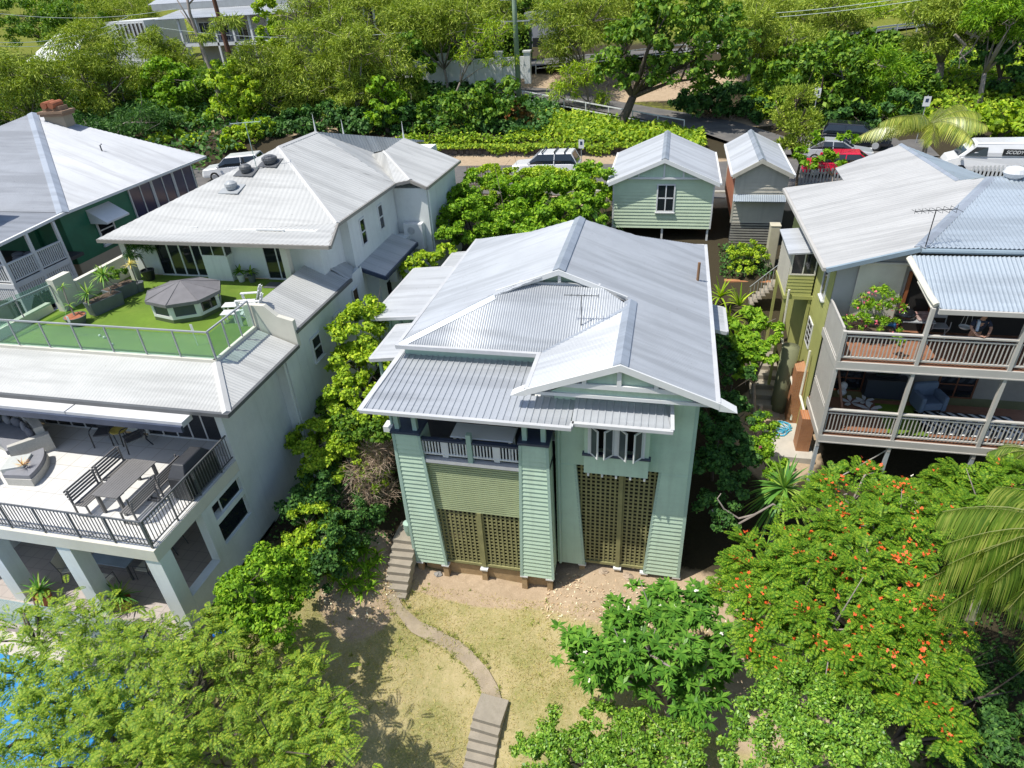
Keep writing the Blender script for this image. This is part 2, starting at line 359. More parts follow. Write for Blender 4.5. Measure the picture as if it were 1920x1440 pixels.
DECKRED = mat('red_timber_deck', (.27, .125, .07), .6, .15, 3)
DKGREEN = mat('dark_green_boards', (.018, .15, .08), .5, .15)
TANB = mat('tan_boards', (.42, .36, .27), .65, .06)
BEIGEB = mat('beige_weatherboard', (.47, .445, .37), .6, .06, dirt=(.33, .3, .25), streak=.4)
KHAKI = mat('khaki_boards', (.36, .37, .12), .65, .08)
KHAKID = mat('khaki_render', (.17, .18, .10), .8, .08)
STEELB = mat('beige_grey_steel', (.48, .46, .42), .5, .06)
BRICK = brickmat('orange_brick', (.42, .17, .06), (.34, .13, .05), (.35, .28, .2))
DBRICK = brickmat('dark_red_brick', (.10, .03, .025), (.07, .025, .02), (.05, .04, .04), 4)
STONE = mat('dark_stone_wall', (.075, .07, .068), .95, .45, 3, bump=.8, bscale=6, dirt=(.05, .05, .04), dirtamt=.7, dscale=2)
BARK = mat('brown_bark', (.10, .08, .06), .9, .3, 6, bump=.6, bscale=25)
BARKG = mat('grey_bark', (.27, .23, .20), .85, .25, 5, bump=.5, bscale=25)
RUBBER = mat('tyre_rubber', (.015, .015, .016), .8, .2)
CUSHION = mat('grey_cushion', (.22, .225, .245), .9, .08, 6, bump=.2, bscale=200)
WICKER = mat('pale_wicker', (.47, .46, .42), .8, .1, 20, bump=.4, bscale=120)
TERRA = mat('terracotta', (.36, .12, .055), .8, .15, 4)
PLANTER = mat('grey_planter', (.13, .145, .155), .6, .12, 3)
SOIL = mat('soil', (.10, .07, .045), .95, .25, 5)
POOLW = glassmat('pool_water', (.05, .32, .75), .08)

# ------------------------------------------------------------------ terrain
def _axis(segs):
    out = [segs[0][0]]
    for a, b, st in segs:
        n = max(1, int(round((b-a)/st))); out += list(a+(b-a)*np.arange(1, n+1)/n)
    return np.array(out)
XS = _axis([(-420, -120, 20), (-120, -45, 3), (-45, -13, .9), (-13, 6, .3), (6, 36, .8), (36, 100, 4), (100, 420, 20)])
YS = _axis([(-40, -6, 6), (-6, 6, .8), (6, 18, .3), (18, 36, .8), (36, 85, .8), (85, 140, 3), (140, 420, 20)])
XX, YY = np.meshgrid(XS, YS); ZZ = gz(XX, YY)
rs = np.random.RandomState(5)
near = (np.abs(XX) < 45) & (YY < 90)
ZZ = ZZ+np.where(near, .035*np.sin(XX*2.1+np.sin(YY*1.7))*np.cos(YY*1.9+XX*.6), 0)
street = (YY > 41.5) & (YY < 51.5) & (XX > -60) & (XX < 32)
ZZ = np.where(street, np.minimum(ZZ, 4.96), ZZ)
V = np.stack([XX, YY, ZZ], 2).reshape(-1, 3); ny, nx = XX.shape
ii = (np.arange(ny-1)[:, None]*nx+np.arange(nx-1)[None, :]).ravel()
F = np.stack([ii, ii+1, ii+nx+1, ii+nx], 1)
TM = bpy.data.materials.new('ground'); TM.use_nodes = True; nt = TM.node_tree; b = nt.nodes['Principled BSDF']; b.inputs['Roughness'].default_value = .95; b.inputs['Specular IOR Level'].default_value = .15
att = nt.nodes.new('ShaderNodeVertexColor'); att.layer_name = 'zone'; sep = nt.nodes.new('ShaderNodeSeparateColor'); nt.links.new(att.outputs[0], sep.inputs[0])
n1, n2, n3, n4 = _noise(nt, .55, 6, rough=.65), _noise(nt, 3.2, 6, rough=.7), _noise(nt, 14, 5, rough=.7), _noise(nt, 60, 3)
dirt = _mixcol(nt, (.43, .33, .225), (.33, .25, .165), _ramp(nt, n2, [(.35, (0,)*3), (.7, (1,)*3)]))
dirt = _mixcol(nt, dirt, (.56, .44, .31), _ramp(nt, n3, [(.55, (0,)*3), (.75, (.8,)*3)]))
dry = _mixcol(nt, (.45, .375, .205), (.33, .285, .13), _ramp(nt, n2, [(.3, (0,)*3), (.72, (1,)*3)]))
dry = _mixcol(nt, dry, (.20, .215, .06), _ramp(nt, n1, [(.43, (0,)*3), (.62, (.72,)*3)]))
dry = _mixcol(nt, dry, (.52, .41, .23), _ramp(nt, n3, [(.5, (0,)*3), (.72, (.7,)*3)]))
dry = _mixcol(nt, dry, (.16, .15, .035), _ramp(nt, n4, [(.5, (0,)*3), (.75, (.6,)*3)]))
grass = _mixcol(nt, (.12, .15, .02), (.20, .205, .04), _ramp(nt, n2, [(.35, (0,)*3), (.7, (1,)*3)]))
under = _mixcol(nt, (.035, .028, .018), (.06, .05, .028), n3)  # bare soil, its colour darkened to paint in deep shade
def thr(sock, amt=.22):
    ma = nt.nodes.new('ShaderNodeMath'); ma.operation = 'MULTIPLY_ADD'; nt.links.new(n2, ma.inputs[0]); ma.inputs[1].default_value = amt*2; nt.links.new(sock, ma.inputs[2])
    return _ramp(nt, ma.outputs[0], [(.5+amt*.55, (0,)*3), (.62+amt*.9, (1,)*3)])
c = _mixcol(nt, under, dry, thr(sep.outputs[0])); c = _mixcol(nt, c, grass, thr(sep.outputs[1])); c = _mixcol(nt, c, dirt, thr(sep.outputs[2]))
nt.links.new(c, b.inputs['Base Color'])
bn = nt.nodes.new('ShaderNodeBump'); bn.inputs['Strength'].default_value = .55; bn.inputs['Distance'].default_value = .04; nt.links.new(n3, bn.inputs['Height']); nt.links.new(bn.outputs[0], b.inputs['Normal'])
to = mesh_np('ground', V, F, TM, smooth=True); tag(to, kind='structure')
def blobm(cx, cy, rx, ry, soft=.5): return np.clip((1-np.hypot((XX-cx)/rx, (YY-cy)/ry))/soft+.5, 0, 1)
lawn = np.maximum.reduce([blobm(-4, 8, 12, 7, .4), blobm(-4, 10.5, 6.6, 3.2), blobm(-6.5, 9.5, 5, 4), blobm(-2, 9, 5, 4), blobm(-3.5, 6, 6, 4)])
dirtz = np.maximum.reduce([blobm(-.3, 14.7, 3.9, 1.25, .7), blobm(-5.5, 14.2, 3, .6, .8), blobm(2.6, 14.2, 2, 1.4), blobm(-8.9, 13.2, 1.3, 1.9), blobm(4.8, 21.8, 1.6, 2.6), blobm(3.6, 12.8, 2.4, 2.4),
    blobm(-4, 69.3, 14, 3.2), blobm(8, 61.3, 9, 1.6), blobm(-11, 49.6, 17, 2.8)*.9, blobm(4, 40.5, 30, 1.4), blobm(-35, 58, 12, 4)])
green = np.maximum.reduce([blobm(10, 108, 60, 26), blobm(-60, 130, 90, 50), blobm(90, 110, 60, 60), blobm(-40, 62, 45, 8)*.8])
ca = to.data.color_attributes.new('zone', 'FLOAT_COLOR', 'POINT')
ca.data.foreach_set('color', np.stack([lawn, green, dirtz, np.ones_like(lawn)], 2).astype(np.float32).ravel())

def strip(name, pts, w, m, lift=.03, step=1.0, kind='structure'):   # a draped ribbon (road, path)
    P = np.array(pts, float); out = [P[0]]
    for a, b in zip(P[:-1], P[1:]):
        n = max(1, int(np.hypot(*(b-a)[:2])/step)); out += [a+(b-a)*k/n for k in range(1, n+1)]
    P = np.array(out); d = np.gradient(P, axis=0)[:, :2]; d /= np.linalg.norm(d, axis=1)[:, None]; q = np.stack([-d[:, 1], d[:, 0]], 1)
    wd = (1 if kind != 'path' else 1)*np.interp(np.arange(len(P)), np.linspace(0, len(P)-1, len(np.atleast_1d(w))), np.atleast_1d(w)) if np.ndim(w) else np.full(len(P), w)
    K = 5; V = []
    for t in np.linspace(-.5, .5, K):
        xy = P[:, :2]+q*(t*wd)[:, None]; V.append(np.column_stack([xy, gz(xy[:, 0], xy[:, 1])+lift if P.shape[1] < 3 else P[:, 2]+lift]))
    n = len(P); V = np.concatenate(V); F = [[k*n+i, (k+1)*n+i, (k+1)*n+i+1, k*n+i+1] for k in range(K-1) for i in range(n-1)]
    o = mesh_np(name, V, np.array(F)[:, ::-1], m); return tag(o, kind=kind)
strip('street', [(-60, 45.0, 5.0), (2, 45.0, 5.0), (8, 46.2, 5.0), (32, 46.6, 5.0)], [5.8, 5.8, 8.6, 9], ASPH, .02, 2)
strip('ramp_road', [(7, 51.2, 5.03), (7, 54.5, 5.22), (3.6, 58.6, 5.62), (-1, 61.7, 5.95), (-8, 65.0, 6.65), (-14, 68.2, 7.4), (-24, 72.5, 8.35)], 4.6, ASPH, .12, 1)
strip('parking_bay', [(13.5, 50.9, 5.02), (13.5, 57, 5.42)], 9, ASPH, .06, 1)
strip('upper_road', [(-60, 70, 9.2), (-26, 70.5, 8.75), (-14, 74.3, 9.15), (-1, 79.5, 9.5), (8, 79.5, 9.85), (24, 87.5, 10.2), (50, 98, 11)], 5.5, ASPH, .1, 1.5)
kb = MB()
for a, b2 in (((-60, 42.0), (32, 42.0)),): kb.box(a[0], b2[0], 41.85, 42.1, 4.9, 5.12)
tag(kb.build('kerb', CONCL), kind='structure')

# retaining wall along the street
rw = MB(); rr = random.Random(3)
for i in range(34):
    x0 = -24+i*.74; rw.box(x0, x0+.745, 51.55+rr.uniform(-.05, .05), 52.3, 4.7, 5.75+rr.uniform(-.12, .12))
    for k in range(3): x1 = x0+rr.uniform(0, .5); z1 = 4.95+.27*k; rw.box(x1, x1+rr.uniform(.25, .4), 51.46+rr.uniform(-.03, .03), 51.7, z1, z1+.22)
solid('retaining_wall', 'long dark stone retaining wall under the bank across the street', 'wall', rw, STONE)

# path and concrete steps of the lawn
pp = [(-8.0, 13.2), (-7.65, 12.85), (-6.9, 12.4), (-6.2, 12.27), (-5.56, 12.08), (-5.0, 11.78), (-4.43, 11.35), (-4.05, 10.9), (-3.9, 10.6)]
strip('garden_path', pp, [.34, .3, .42, .5, .4, .48, .42, .46, .5], mat('earthy_path_concrete', (.33, .27, .19), .95, .2, 2, bump=.5, bscale=25, dirt=(.24, .2, .09), dirtamt=.9, dscale=2.2), .04, .12)
def stairs(name, label, pts, w, m, th=.5, nose=.025):
    t = thing(name, label, 'steps', pts[0]); P = [np.array(p, float) for p in pts]
    for a, b2 in zip(P[:-1], P[1:]):
        d = (b2-a)[:2]; L = np.linalg.norm(d); d /= L; q = np.array([-d[1], d[0]]); mb = MB(); w2 = w/2
        A, B = a[:2], b2[:2]+d*nose
        mb.polyz([tuple(A-q*w2), tuple(B-q*w2), tuple(B+q*w2), tuple(A+q*w2)][::1], a[2]-th, a[2]); mb.build('step', m, t, bevel=.012)
    return t
stairs('concrete_steps', 'worn concrete steps beside the left pier of the green house', [(-7.98, 15.6, .78), (-7.98, 14.72, .62), (-7.97, 14.5, .47), (-7.96, 14.28, .32), (-7.96, 14.06, .17), (-7.95, 13.84, .02), (-7.94, 13.62, -.13), (-7.93, 13.4, -.28), (-7.92, 13.2, -.4)], .82, CONC)
stairs('concrete_steps', 'worn concrete landing and steps at the foot of the lawn path', [(-3.88, 10.75, -.93), (-3.95, 9.98, -1.08), (-3.97, 9.78, -1.24), (-3.98, 9.58, -1.4), (-3.99, 9.38, -1.56), (-4.0, 9.18, -1.72), (-4.02, 8.98, -1.88), (-4.04, 8.78, -2.04)], .86, CONC)
# ------------------------------------------------------------------ the green timber house in the middle
EZ = 7.35; K = .377; XL, XR, XC = -7.9, 1.65, -3.12; RZ = EZ+(XR-XC)*K
WX = -.85; WZ = EZ+(XR-WX)*K; WXL = WX-(WZ-EZ)/K       # front wing: ridge on the right slope
YH, YB, YF = 16.78, 26.3, 14.75                          # hip eave, back eave, wing barge
T1, T2 = 18.45, 24.5                                     # gablet positions
H = thing('green_house', 'pale green timber house on tall stumps with pale zinc roofs', 'house', (-3, 15, 0))
def zr(x): return EZ+(XR-x)*K
def zl(x): return EZ+(x-XL)*K
xl1 = XL+2.75
# left main slope
roof = MB(); roof.corr([(XL, YH, EZ), (xl1, T1, zl(xl1)), (XC, T1+.5, RZ), (XC, 24, RZ), (xl1, T2, zl(xl1)), (XL, YB, EZ)], .076, .008)
roofL = roof.build('roof', ZINC, H)
roof = MB(); xr1 = XR-2.6
roof.corr([(XC, T1+.5, RZ), (-1.0, T1+.35, zr(-1.0)), (WX, 18.6, WZ), (WX, YF, WZ), (XR, YF, EZ), (XR, YB, EZ), (xr1, T2, zr(xr1)), (XC, 24, RZ)], .076, .008); roof.build('roof', ZINC, H)
# front hip face under the gablet
hipz = lambda y: EZ+(y-YH)*.62
roof = MB(); roof.corr([(XL, YH, EZ), (WXL, YH, EZ), (WX, YH+1.52, hipz(YH+1.52)), (-1.75, 18.85, hipz(18.85)), (-4.5, 18.85, hipz(18.85)), (xl1, T1, hipz(T1))], .076, .014); roof.build('roof', ZINC, H)
# back hip
roof = MB(); roof.corr([(XL, YB, EZ), (xl1, T2, EZ+1.0), (xr1, T2, EZ+1.0), (XR, YB, EZ)], .076, .01); roof.build('roof', ZINC, H)
# wing left slope with its valley
roof = MB(); roof.corr([(WX, YF, WZ), (WX, YH+1.52, WZ), (WXL, YH, EZ), (WXL, YF, EZ)], .076, .008); roof.build('roof', ZINC, H)
cp = MB(); cp.cap((XC, T1+.45, RZ), (XC, 24.05, RZ), .2, .07, .07); cp.cap((WX, YF-.02, WZ), (WX, 18.7, WZ), .2, .07, .07)
cp.cap((XL, YH, EZ+.02), (xl1, T1, zl(xl1)+.01), .14, .03, .09, .02); cp.build('ridge_capping', FLASH, H)
vb = MB(); vb.beam((WXL+.05, YH, EZ+.015), (WX-.05, YH+1.5, WZ+.005), .14, .02); vb.build('valley_flashing', FLASH, H)
g1 = MB(); g1.beam((XL-.06, YH-.1, EZ-.05), (XL-.06, YB+.1, EZ-.05), .12, .12); g1.beam((XL-.1, YH-.06, EZ-.05), (WXL, YH-.06, EZ-.05), .12, .13); g1.beam((XR+.05, YF, EZ-.05), (XR+.05, YB+.1, EZ-.05), .12, .12)
g1.beam((XL, YB+.06, EZ-.05), (XR, YB+.06, EZ-.05), .12, .12); g1.beam((WXL-.06, YF, EZ-.05), (WXL-.06, YH-.1, EZ-.05), .12, .12); g1.build('gutter', GUT, H)
sf = MB(); sf.box(XL+.02, XR, YH+.03, YB, EZ-.2, EZ-.1); sf.box(WXL, XR, YF+.05, YH+.03, EZ-.2, EZ-.1); sf.build('eave_lining', WHITE, H)
# gable end of the front wing: barge boards, timber fretwork, gutter tips
def barge(parent, xc, zc, xa, xb, slope, y, h=.2, t=.05):
    mb = MB()
    for x2 in (xa, xb):
        z2 = zc-abs(x2-xc)*slope; d = h/ sqrt(1+slope**2)*1.1
        p = [(xc, zc+.03), (x2, z2+.03), (x2, z2+.03-h), (xc, zc+.03-h)]
        mb.prism(p if x2 < xc else p[::-1], y-t, y)
    return mb.build('barge_board', WHITE, parent)
barge(H, WX, WZ, WXL-.05, XR+.08, K, YF-.01, .2)
tp = MB(); tp.prism([(WXL-.05, EZ+.0), (WXL-.05, EZ-.22), (WXL-.5, EZ-.24)], YF-.05, YF+.28); tp.build('gutter_end', WHITE, H); tp = MB(); tp.prism([(XR+.08, EZ), (XR+.55, EZ-.26), (XR+.08, EZ-.24)], YF-.05, YF+.28); tp.build('gutter_end', WHITE, H)
gb = MB().fr((0, YF+.03, 0)); gz0 = 7.62
gb.box(WX-1.55, WX+1.7, -.02, .06, gz0-.14, gz0)
for x in (WX-.95, WX-.02, WX+.95): gb.box(x-.06, x+.06, -.02, .05, gz0, WZ-abs(x-WX)*K-.2)
gb.build('gable_trim', WHITE, H)
gp = MB(); zt = lambda x: WZ-abs(x-WX)*K-.08
gp.prism([(WX-1.9, zt(WX-1.9)-.25), (WX+2.1, zt(WX+2.1)-.25), (WX, zt(WX))], YF+.12, YF+.16); gp.build('gable_panel', GREENB, H)
# gablet over the hip
barge(H, XC, RZ, xl1-.05, xr1, K, T1+.42, .17)
gp = MB(); gp.prism([(xl1+.2, RZ-.9), (XC, RZ-.05), (xr1-.1, RZ-.9)][::1], T1+.75, T1+.8); gp.build('gablet_panel', GREENB, H)
gb = MB(); gb.box(XC-1.3, XC+1.3, T1+.52, T1+.6, RZ-.56, RZ-.47)
for x in (-.75, -.05, .65): gb.box(XC+x, XC+x+.1, T1+.53, T1+.6, RZ-.47, RZ-.1-abs(x)*K)
gb.build('gablet_trim', WHITE, H)
# veranda roof and the hood over the wing window (wide ribbed sheets)
VZ = 6.58
vr = MB(); vr.corr([(-8.2, 14.2, VZ), (-2.12, 14.2, VZ), (-2.12, 15.35, VZ+.12), (WXL-.1, 15.4, VZ+.12), (WXL-.1, 17.2, VZ+.3), (-7.95, 17.2, VZ+.3)], .195, .032, 'rib'); vr.build('veranda_roof', ZINC, H)
hd = MB(); hd.corr([(-2.1, 14.46, VZ-.02), (.56, 14.46, VZ-.02), (.52, 15.36, VZ+.24), (-2.1, 15.36, VZ+.24)], .195, .032, 'rib'); hd.build('window_hood', ZINC, H)
g2 = MB(); g2.beam((-8.24, 14.14, VZ-.02), (-2.06, 14.14, VZ-.02), .12, .1); g2.beam((-2.08, 14.2, VZ-.05), (-2.08, 14.45, VZ-.05), .1, .12); g2.beam((-2.08, 14.4, VZ-.04), (.62, 14.4, VZ-.04), .12, .1)
g2.beam((-8.24, 14.1, VZ+.0), (-7.99, 17.2, VZ+.32), .16, .06); g2.beam((.6, 14.42, VZ-.03), (.56, 15.35, VZ+.25), .1, .12); g2.box(-7.9, -2.2, 14.28, 14.4, VZ-.22, VZ-.1); g2.box(-2, .5, 14.6, 14.7, VZ-.2, VZ-.06); g2.build('gutter', GUT, H)
bm = MB(); bm.box(-7.86, WXL+.2, YH+.22, YH+.3, VZ+.3, EZ-.12); bm.build('wall', GREENT, H)
# side awnings and porch roofs on the left, hood on the right
def lowroof(pts, name='porch_roof'):
    mb = MB(); mb.corr(pts, .076, .004, thick=.06); o = mb.build(name, ZINCL, H)
    gm2 = MB(); n = len(pts)
    for i in range(n-1): gm2.beam(np.array(pts[i])-np.array([0, 0, .05]), np.array(pts[i+1])-np.array([0, 0, .05]), .11, .12)
    gm2.build('gutter', GUT, H)
a = at(702, 588, z=6.62); e = at(785, 500, z=6.62)
lowroof([(-7.85, 19.85, 6.85), (a[0], 19.85, 6.62), (a[0], 24.6, 6.62), (-7.85, 24.6, 6.85)])
lowroof([(-7.85, 17.3, 6.62), (-9.3, 17.3, 6.42), (-9.3, 19.8, 6.42), (-7.85, 19.8, 6.62)])
lowroof([(-7.85, 24.75, 6.75), (-9.2, 24.75, 6.6), (-9.2, 26.6, 6.6), (-7.85, 26.6, 6.75)])
lowroof([(1.5, 22.2, 6.7), (2.3, 22.2, 6.55), (2.3, 20.35, 6.55), (1.5, 20.35, 6.7)], 'window_hood')
pc = MB(); pc.box(-9.9, -7.7, 20.2, 24.3, 1.6, 6.5); pc.build('porch_wall', GREENB, H)
pw = MB()
for k in range(5): x = -9.75+.42*k; pw.box(x, x+.07, 20.08, 20.2, 5.2, 6.4)
pw.box(-9.85, -7.8, 20.05, 20.2, 5.1, 5.2); pw.build('porch_screen', GREENT, H)
for y in (17.6, 19.6): pd = MB(); pd.box(-9.15, -9.05, y-.05, y+.05, 1.2, 6.35); pd.build('porch_post', GREENT, H)
# body of the house
F0 = 14.58; W0 = 15.35; FL = 4.6
core = MB(); core.box(-7.5, -2.75, 17.0, 26.0, -.2, VZ+.3); core.box(-2.75, 1.18, W0+.1, 26.0, 4.42, EZ-.1); core.box(-2.75, 1.18, 17.6, 26.0, 0, 4.42); core.build('wall', GREENB, H)
fl = MB(); fl.box(-7.5, -2.8, F0+.05, 17, FL-.12, FL); fl.build('veranda_floor', mat('dark_floor', (.05, .05, .055), .6), H)
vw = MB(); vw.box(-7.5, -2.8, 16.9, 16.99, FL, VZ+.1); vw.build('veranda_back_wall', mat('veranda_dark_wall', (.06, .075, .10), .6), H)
dd = MB(); dd.box(-6.9, -6.1, 16.82, 16.89, FL, 6.6); dd.build('veranda_door', WHITE, H)
ceil = MB(); ceil.box(-7.9, -2.8, 14.4, 17, VZ-.09, VZ-.03); ceil.build('veranda_ceiling', WHITE, H)
# piers with lapped boards
def lin(z0, a, z1, b): return lambda z: a+(b-a)*(z-z0)/(z1-z0)
def pier(L, R, y, side=None):
    mb = MB().fr((0, y, 0)); mb.boards(L, R, .02, 5.55, .17, .038); l0, r0, l1, r1 = L(0), R(0), L(5.55), R(5.55)
    mb.hexa([(l0, .0, .0), (r0, 0, 0), (r0, .8, 0), (l0, .8, 0)], [(l1, 0, 5.55), (r1, 0, 5.55), (r1, .8, 5.55), (l1, .8, 5.55)])
    o = mb.build('pier', GREENB, H)
    cr = MB().fr((0, y, 0)); 
    for X in (L, R): cr.hexa([(X(0)-.045, -.045, 0), (X(0)+.045, -.045, 0), (X(0)+.045, .0, 0), (X(0)-.045, 0, 0)], [(X(5.5)-.045, -.045, 5.5), (X(5.5)+.045, -.045, 5.5), (X(5.5)+.045, 0, 5.5), (X(5.5)-.045, 0, 5.5)])
    cr.build('corner_board', GREENT, o)
    c2 = MB().fr((0, y, 0)); c2.box(l1-.07, r1+.07, -.09, .86, 5.55, 5.63); c2.build('pier_cap', NAVY, o)
    ps = MB().fr((0, y, 0))
    for x in (l1+.12, r1-.12): ps = MB().fr((0, y, 0)); ps.box(x-.07, x+.07, .05, .19, 5.63, VZ-.1); ps.build('post', GREENT, o)
L1, R1 = lin(0, -7.58, 5.55, -7.55), lin(0, -6.47, 5.55, -6.74); L2, R2 = lin(0, -3.83, 5.55, -3.62), lin(0, -2.76, 5.55, -2.83)
pier(L1, R1, F0); pier(L2, R2, F0)
sw = MB().fr((-2.77, F0+.82, 0), 90); sw.boards(0, W0-F0-.8, .02, 5.5, .155, .02); sw.build('pier_side', GREENB, H)
# batten screen between the piers
bt = MB().fr((0, F0+.12, 0)); z = 2.5
while z < 4.44: bt.box(lin(2.5, -6.62, 4.6, -6.72)(z), -3.66, -.022, .02, z, z+.05); z += .083
bt.build('batten_screen', OLIVEB, H); bt = MB().fr((0, F0+.12, 0)); bt.box(-6.85, -3.6, .03, .08, 2.5, 4.5); bt.build('screen_gap_shade', mat('screen_shadow_green', (.12, .15, .07), .8), H)  # dark olive sheet paints the shade in the gaps between battens
# lattice panels
def lattice(xa, xb, z0, z1, y, px=.15, sl=.06):
    mb = MB().fr((0, y, 0)); xa_ = xa if callable(xa) else (lambda z: xa); xb_ = xb if callable(xb) else (lambda z: xb)
    x = min(xa_(z0), xa_(z1)); xe = max(xb_(z0), xb_(z1))
    while x < xe:
        zs = [q for q in np.linspace(z0, z1, 30) if xa_(q) <= x <= xb_(q)-sl]
        if zs: mb.box(x, x+sl, -.012, .0, min(zs), max(zs))
        x += px
    z = z0+.04
    while z < z1: mb.box(xa_(z), xb_(z), .001, .014, z, z+sl); z += px
    mb.box(xa_(z0)-.02, xb_(z0)+.02, -.05, .03, z0-.1, z0-.002); o = mb.build('lattice_panel', OLIVE, H); return o
lattice(lin(0, -6.45, 2.5, -6.64), -5.22, .14, 2.5, F0+.16); lattice(-5.08, lin(0, -3.84, 2.5, -3.72), .14, 2.5, F0+.16)
lp = MB(); lp.box(-5.22, -5.08, F0+.08, F0+.2, .05, 2.5); lp.build('lattice_post', OLIVE, H)
LL, LR = lin(0, -1.84, 4.37, -2.13), lin(0, .16, 4.37, .4)
lattice(LL, -.8, .16, 4.37, W0+.14); lattice(-.66, LR, .16, 4.37, W0+.14)
lp = MB(); lp.box(-.8, -.66, W0+.06, W0+.2, .05, 4.37); lp.build('lattice_post', OLIVE, H)
dk = MB(); dk.box(-7.4, 1.1, 16.2, 16.3, -.3, 4.5); dk.build('undercroft_wall', mat('undercroft_shade', (.012, .012, .01), .9), H)  # near-black colour paints the deep shade under the house behind the lattice
# wing front: boards around the lattice opening
wf = MB().fr((0, W0, 0)); wf.boards(-2.72, LL, .06, 4.37, .17, .034); wf.boards(LR, lin(0, 1.26, 6.9, 1.2), .02, 4.37, .17, .036); wf.boards(-2.72, lin(0, 1.26, 6.9, 1.2), 4.37, EZ-.12, .17, .034)
wf.boards(lambda z: WX-(WZ-z)/K+.2, lambda z: WX+(WZ-z)/K-.2, EZ-.12, WZ-.3, .155, .02)
for L, R, z0, z1 in ((lambda z: -2.72, LL, .03, 4.37), (LR, lin(0, 1.25, 6.9, 1.19), 0, 4.37)): wf.hexa([(L(z0), .005, z0), (R(z0), .005, z0), (R(z0), .1, z0), (L(z0), .1, z0)], [(L(z1), .005, z1), (R(z1), .005, z1), (R(z1), .1, z1), (L(z1), .1, z1)])
wf.build('wing_wall', GREENB, H)
cb = MB().fr((0, W0, 0)); cb.box(1.2, 1.3, -.035, .08, 0, EZ-.2)
for X in (LL, LR): cb.hexa([(X(0)-.04, -.03, .05), (X(0)+.04, -.03, .05), (X(0)+.04, .1, .05), (X(0)-.04, .1, .05)], [(X(4.37)-.04, -.03, 4.37), (X(4.37)+.04, -.03, 4.37), (X(4.37)+.04, .1, 4.37), (X(4.37)-.04, .1, 4.37)])
cb.build('corner_board', GREENT, H)
rw2 = MB().fr((1.24, W0+.08, 0), 90); rw2.boards(0, 10.6, .3, EZ-.15, .155, .02); rw2.build('side_wall', GREENB, H)
dp = MB(); dp.tube([(-2.62, W0-.1, .1), (-2.62, W0-.1, 5.4), (-2.5, W0-.3, 6.4)], .05, 8); dp.build('downpipe', GREENT, H)
dp = MB(); dp.tube([(-7.86, 15.05, 1.2), (-7.82, 15.05, 4.2), (-7.75, 15.05, 6.5)], .055, 8); dp.lathe((-7.88, 15.02, .7), [(.09, 0), (.15, .3), (.16, .62), (.1, .62)], 10); dp.build('downpipe', GREENT, H)
bx = MB(); bx.box(-8.0, -7.6, 14.85, 15.2, 5.3, 5.5); bx.build('rainwater_head', WHITE, H)
# bracketed window box with four open casements
wb = MB().fr((0, W0-.44, 0)); wb.boards(-1.81, .05, 4.44, 5.1, .13, .016); wb.box(-1.8, .04, 0, .44, 4.44, 5.1); wb.box(-1.8, -1.62, .005, .44, 5.1, 6.5); wb.box(-.1, .04, .005, .44, 5.1, 6.5); wb.box(-1.62, -.1, .005, .44, 6.25, 6.5)
wbo = wb.build('window_box', GREENB, H)
sl2 = MB().fr((0, W0-.44, 0)); sl2.box(-1.86, .1, -.06, .1, 5.1, 5.17); sl2.build('sill', NAVY, wbo)
for k in range(5): x = -1.68+k*.41; br = MB(); br.box(x-.03, x+.03, W0-.46, W0-.02, 4.32, 4.43); br.build('bracket', WHITE, wbo)
fr = MB().fr((0, W0-.44, 0))
for x in (-1.66, -.9, -.12): fr.box(x-.04 if x != -.9 else x-.07, x+.04 if x != -.9 else x+.07, -.02, .08, 5.17, 6.25)
fr.box(-1.66, -.12, -.02, .08, 6.21, 6.28); fr.build('window_frame', WHITE, wbo)
it = MB(); it.box(-1.62, -.12, W0-.1, W0-.05, 5.12, 6.25); it.build('window_opening', mat('room_shade', (.012, .012, .014), .8), wbo)  # near-black panel paints the unlit room behind the open casements
for hx, ang in ((-1.62, 48), (-.97, 132), (-.83, 46), (-.16, 128)):
    sh = MB().fr((hx, W0-.47, 5.19), -ang); L = .36
    for q in ((0, .045), (L-.045, L)): sh.box(q[0], q[1], -.018, .018, 0, 1.0)
    sh.box(.045, L-.045, -.018, .018, 0, .05); sh.box(.045, L-.045, -.018, .018, .95, 1.0)
    so2 = sh.build('casement', WHITE, H); pn = MB().fr((hx, W0-.47, 5.19), -ang); pn.box(.045, L-.045, -.006, .006, .05, .95); pn.build('pane', glassmat('casement_glass', (.09, .11, .115), .15), so2)
# veranda balustrade
for u0, u1 in ((-6.72, -5.27), (-5.12, -3.64)):
    r = MB().fr((0, F0+.08, 0)); r.rail(u0, u1, FL+.1, .62, 15, 0, .042, .01); um = (u0+u1)/2; r.box(um-.09, um+.09, -.02, .02, FL+.1, FL+.68); o = r.build('balustrade', WHITE, H)
    t = MB().fr((0, F0+.08, 0)); t.box(u0, u1, -.07, .07, FL+.71, FL+.78); t.build('handrail', NAVY, o)
np_ = MB(); np_.box(-5.27, -5.12, F0-.0, F0+.16, FL-.02, FL+1.06); np_.build('newel_post', GREENT, H)
ft = MB(); ft.box(-6.75, -3.6, F0-.02, F0+.2, FL-.1, FL+.02); ft.build('floor_edge', GUT, H)
fs = MB().fr((-7.52, F0+.85, 0), 90); fs.rail(.0, 1.6, FL+.1, .85, 14, 0, .04, .05); fs.build('balustrade', WHITE, H)
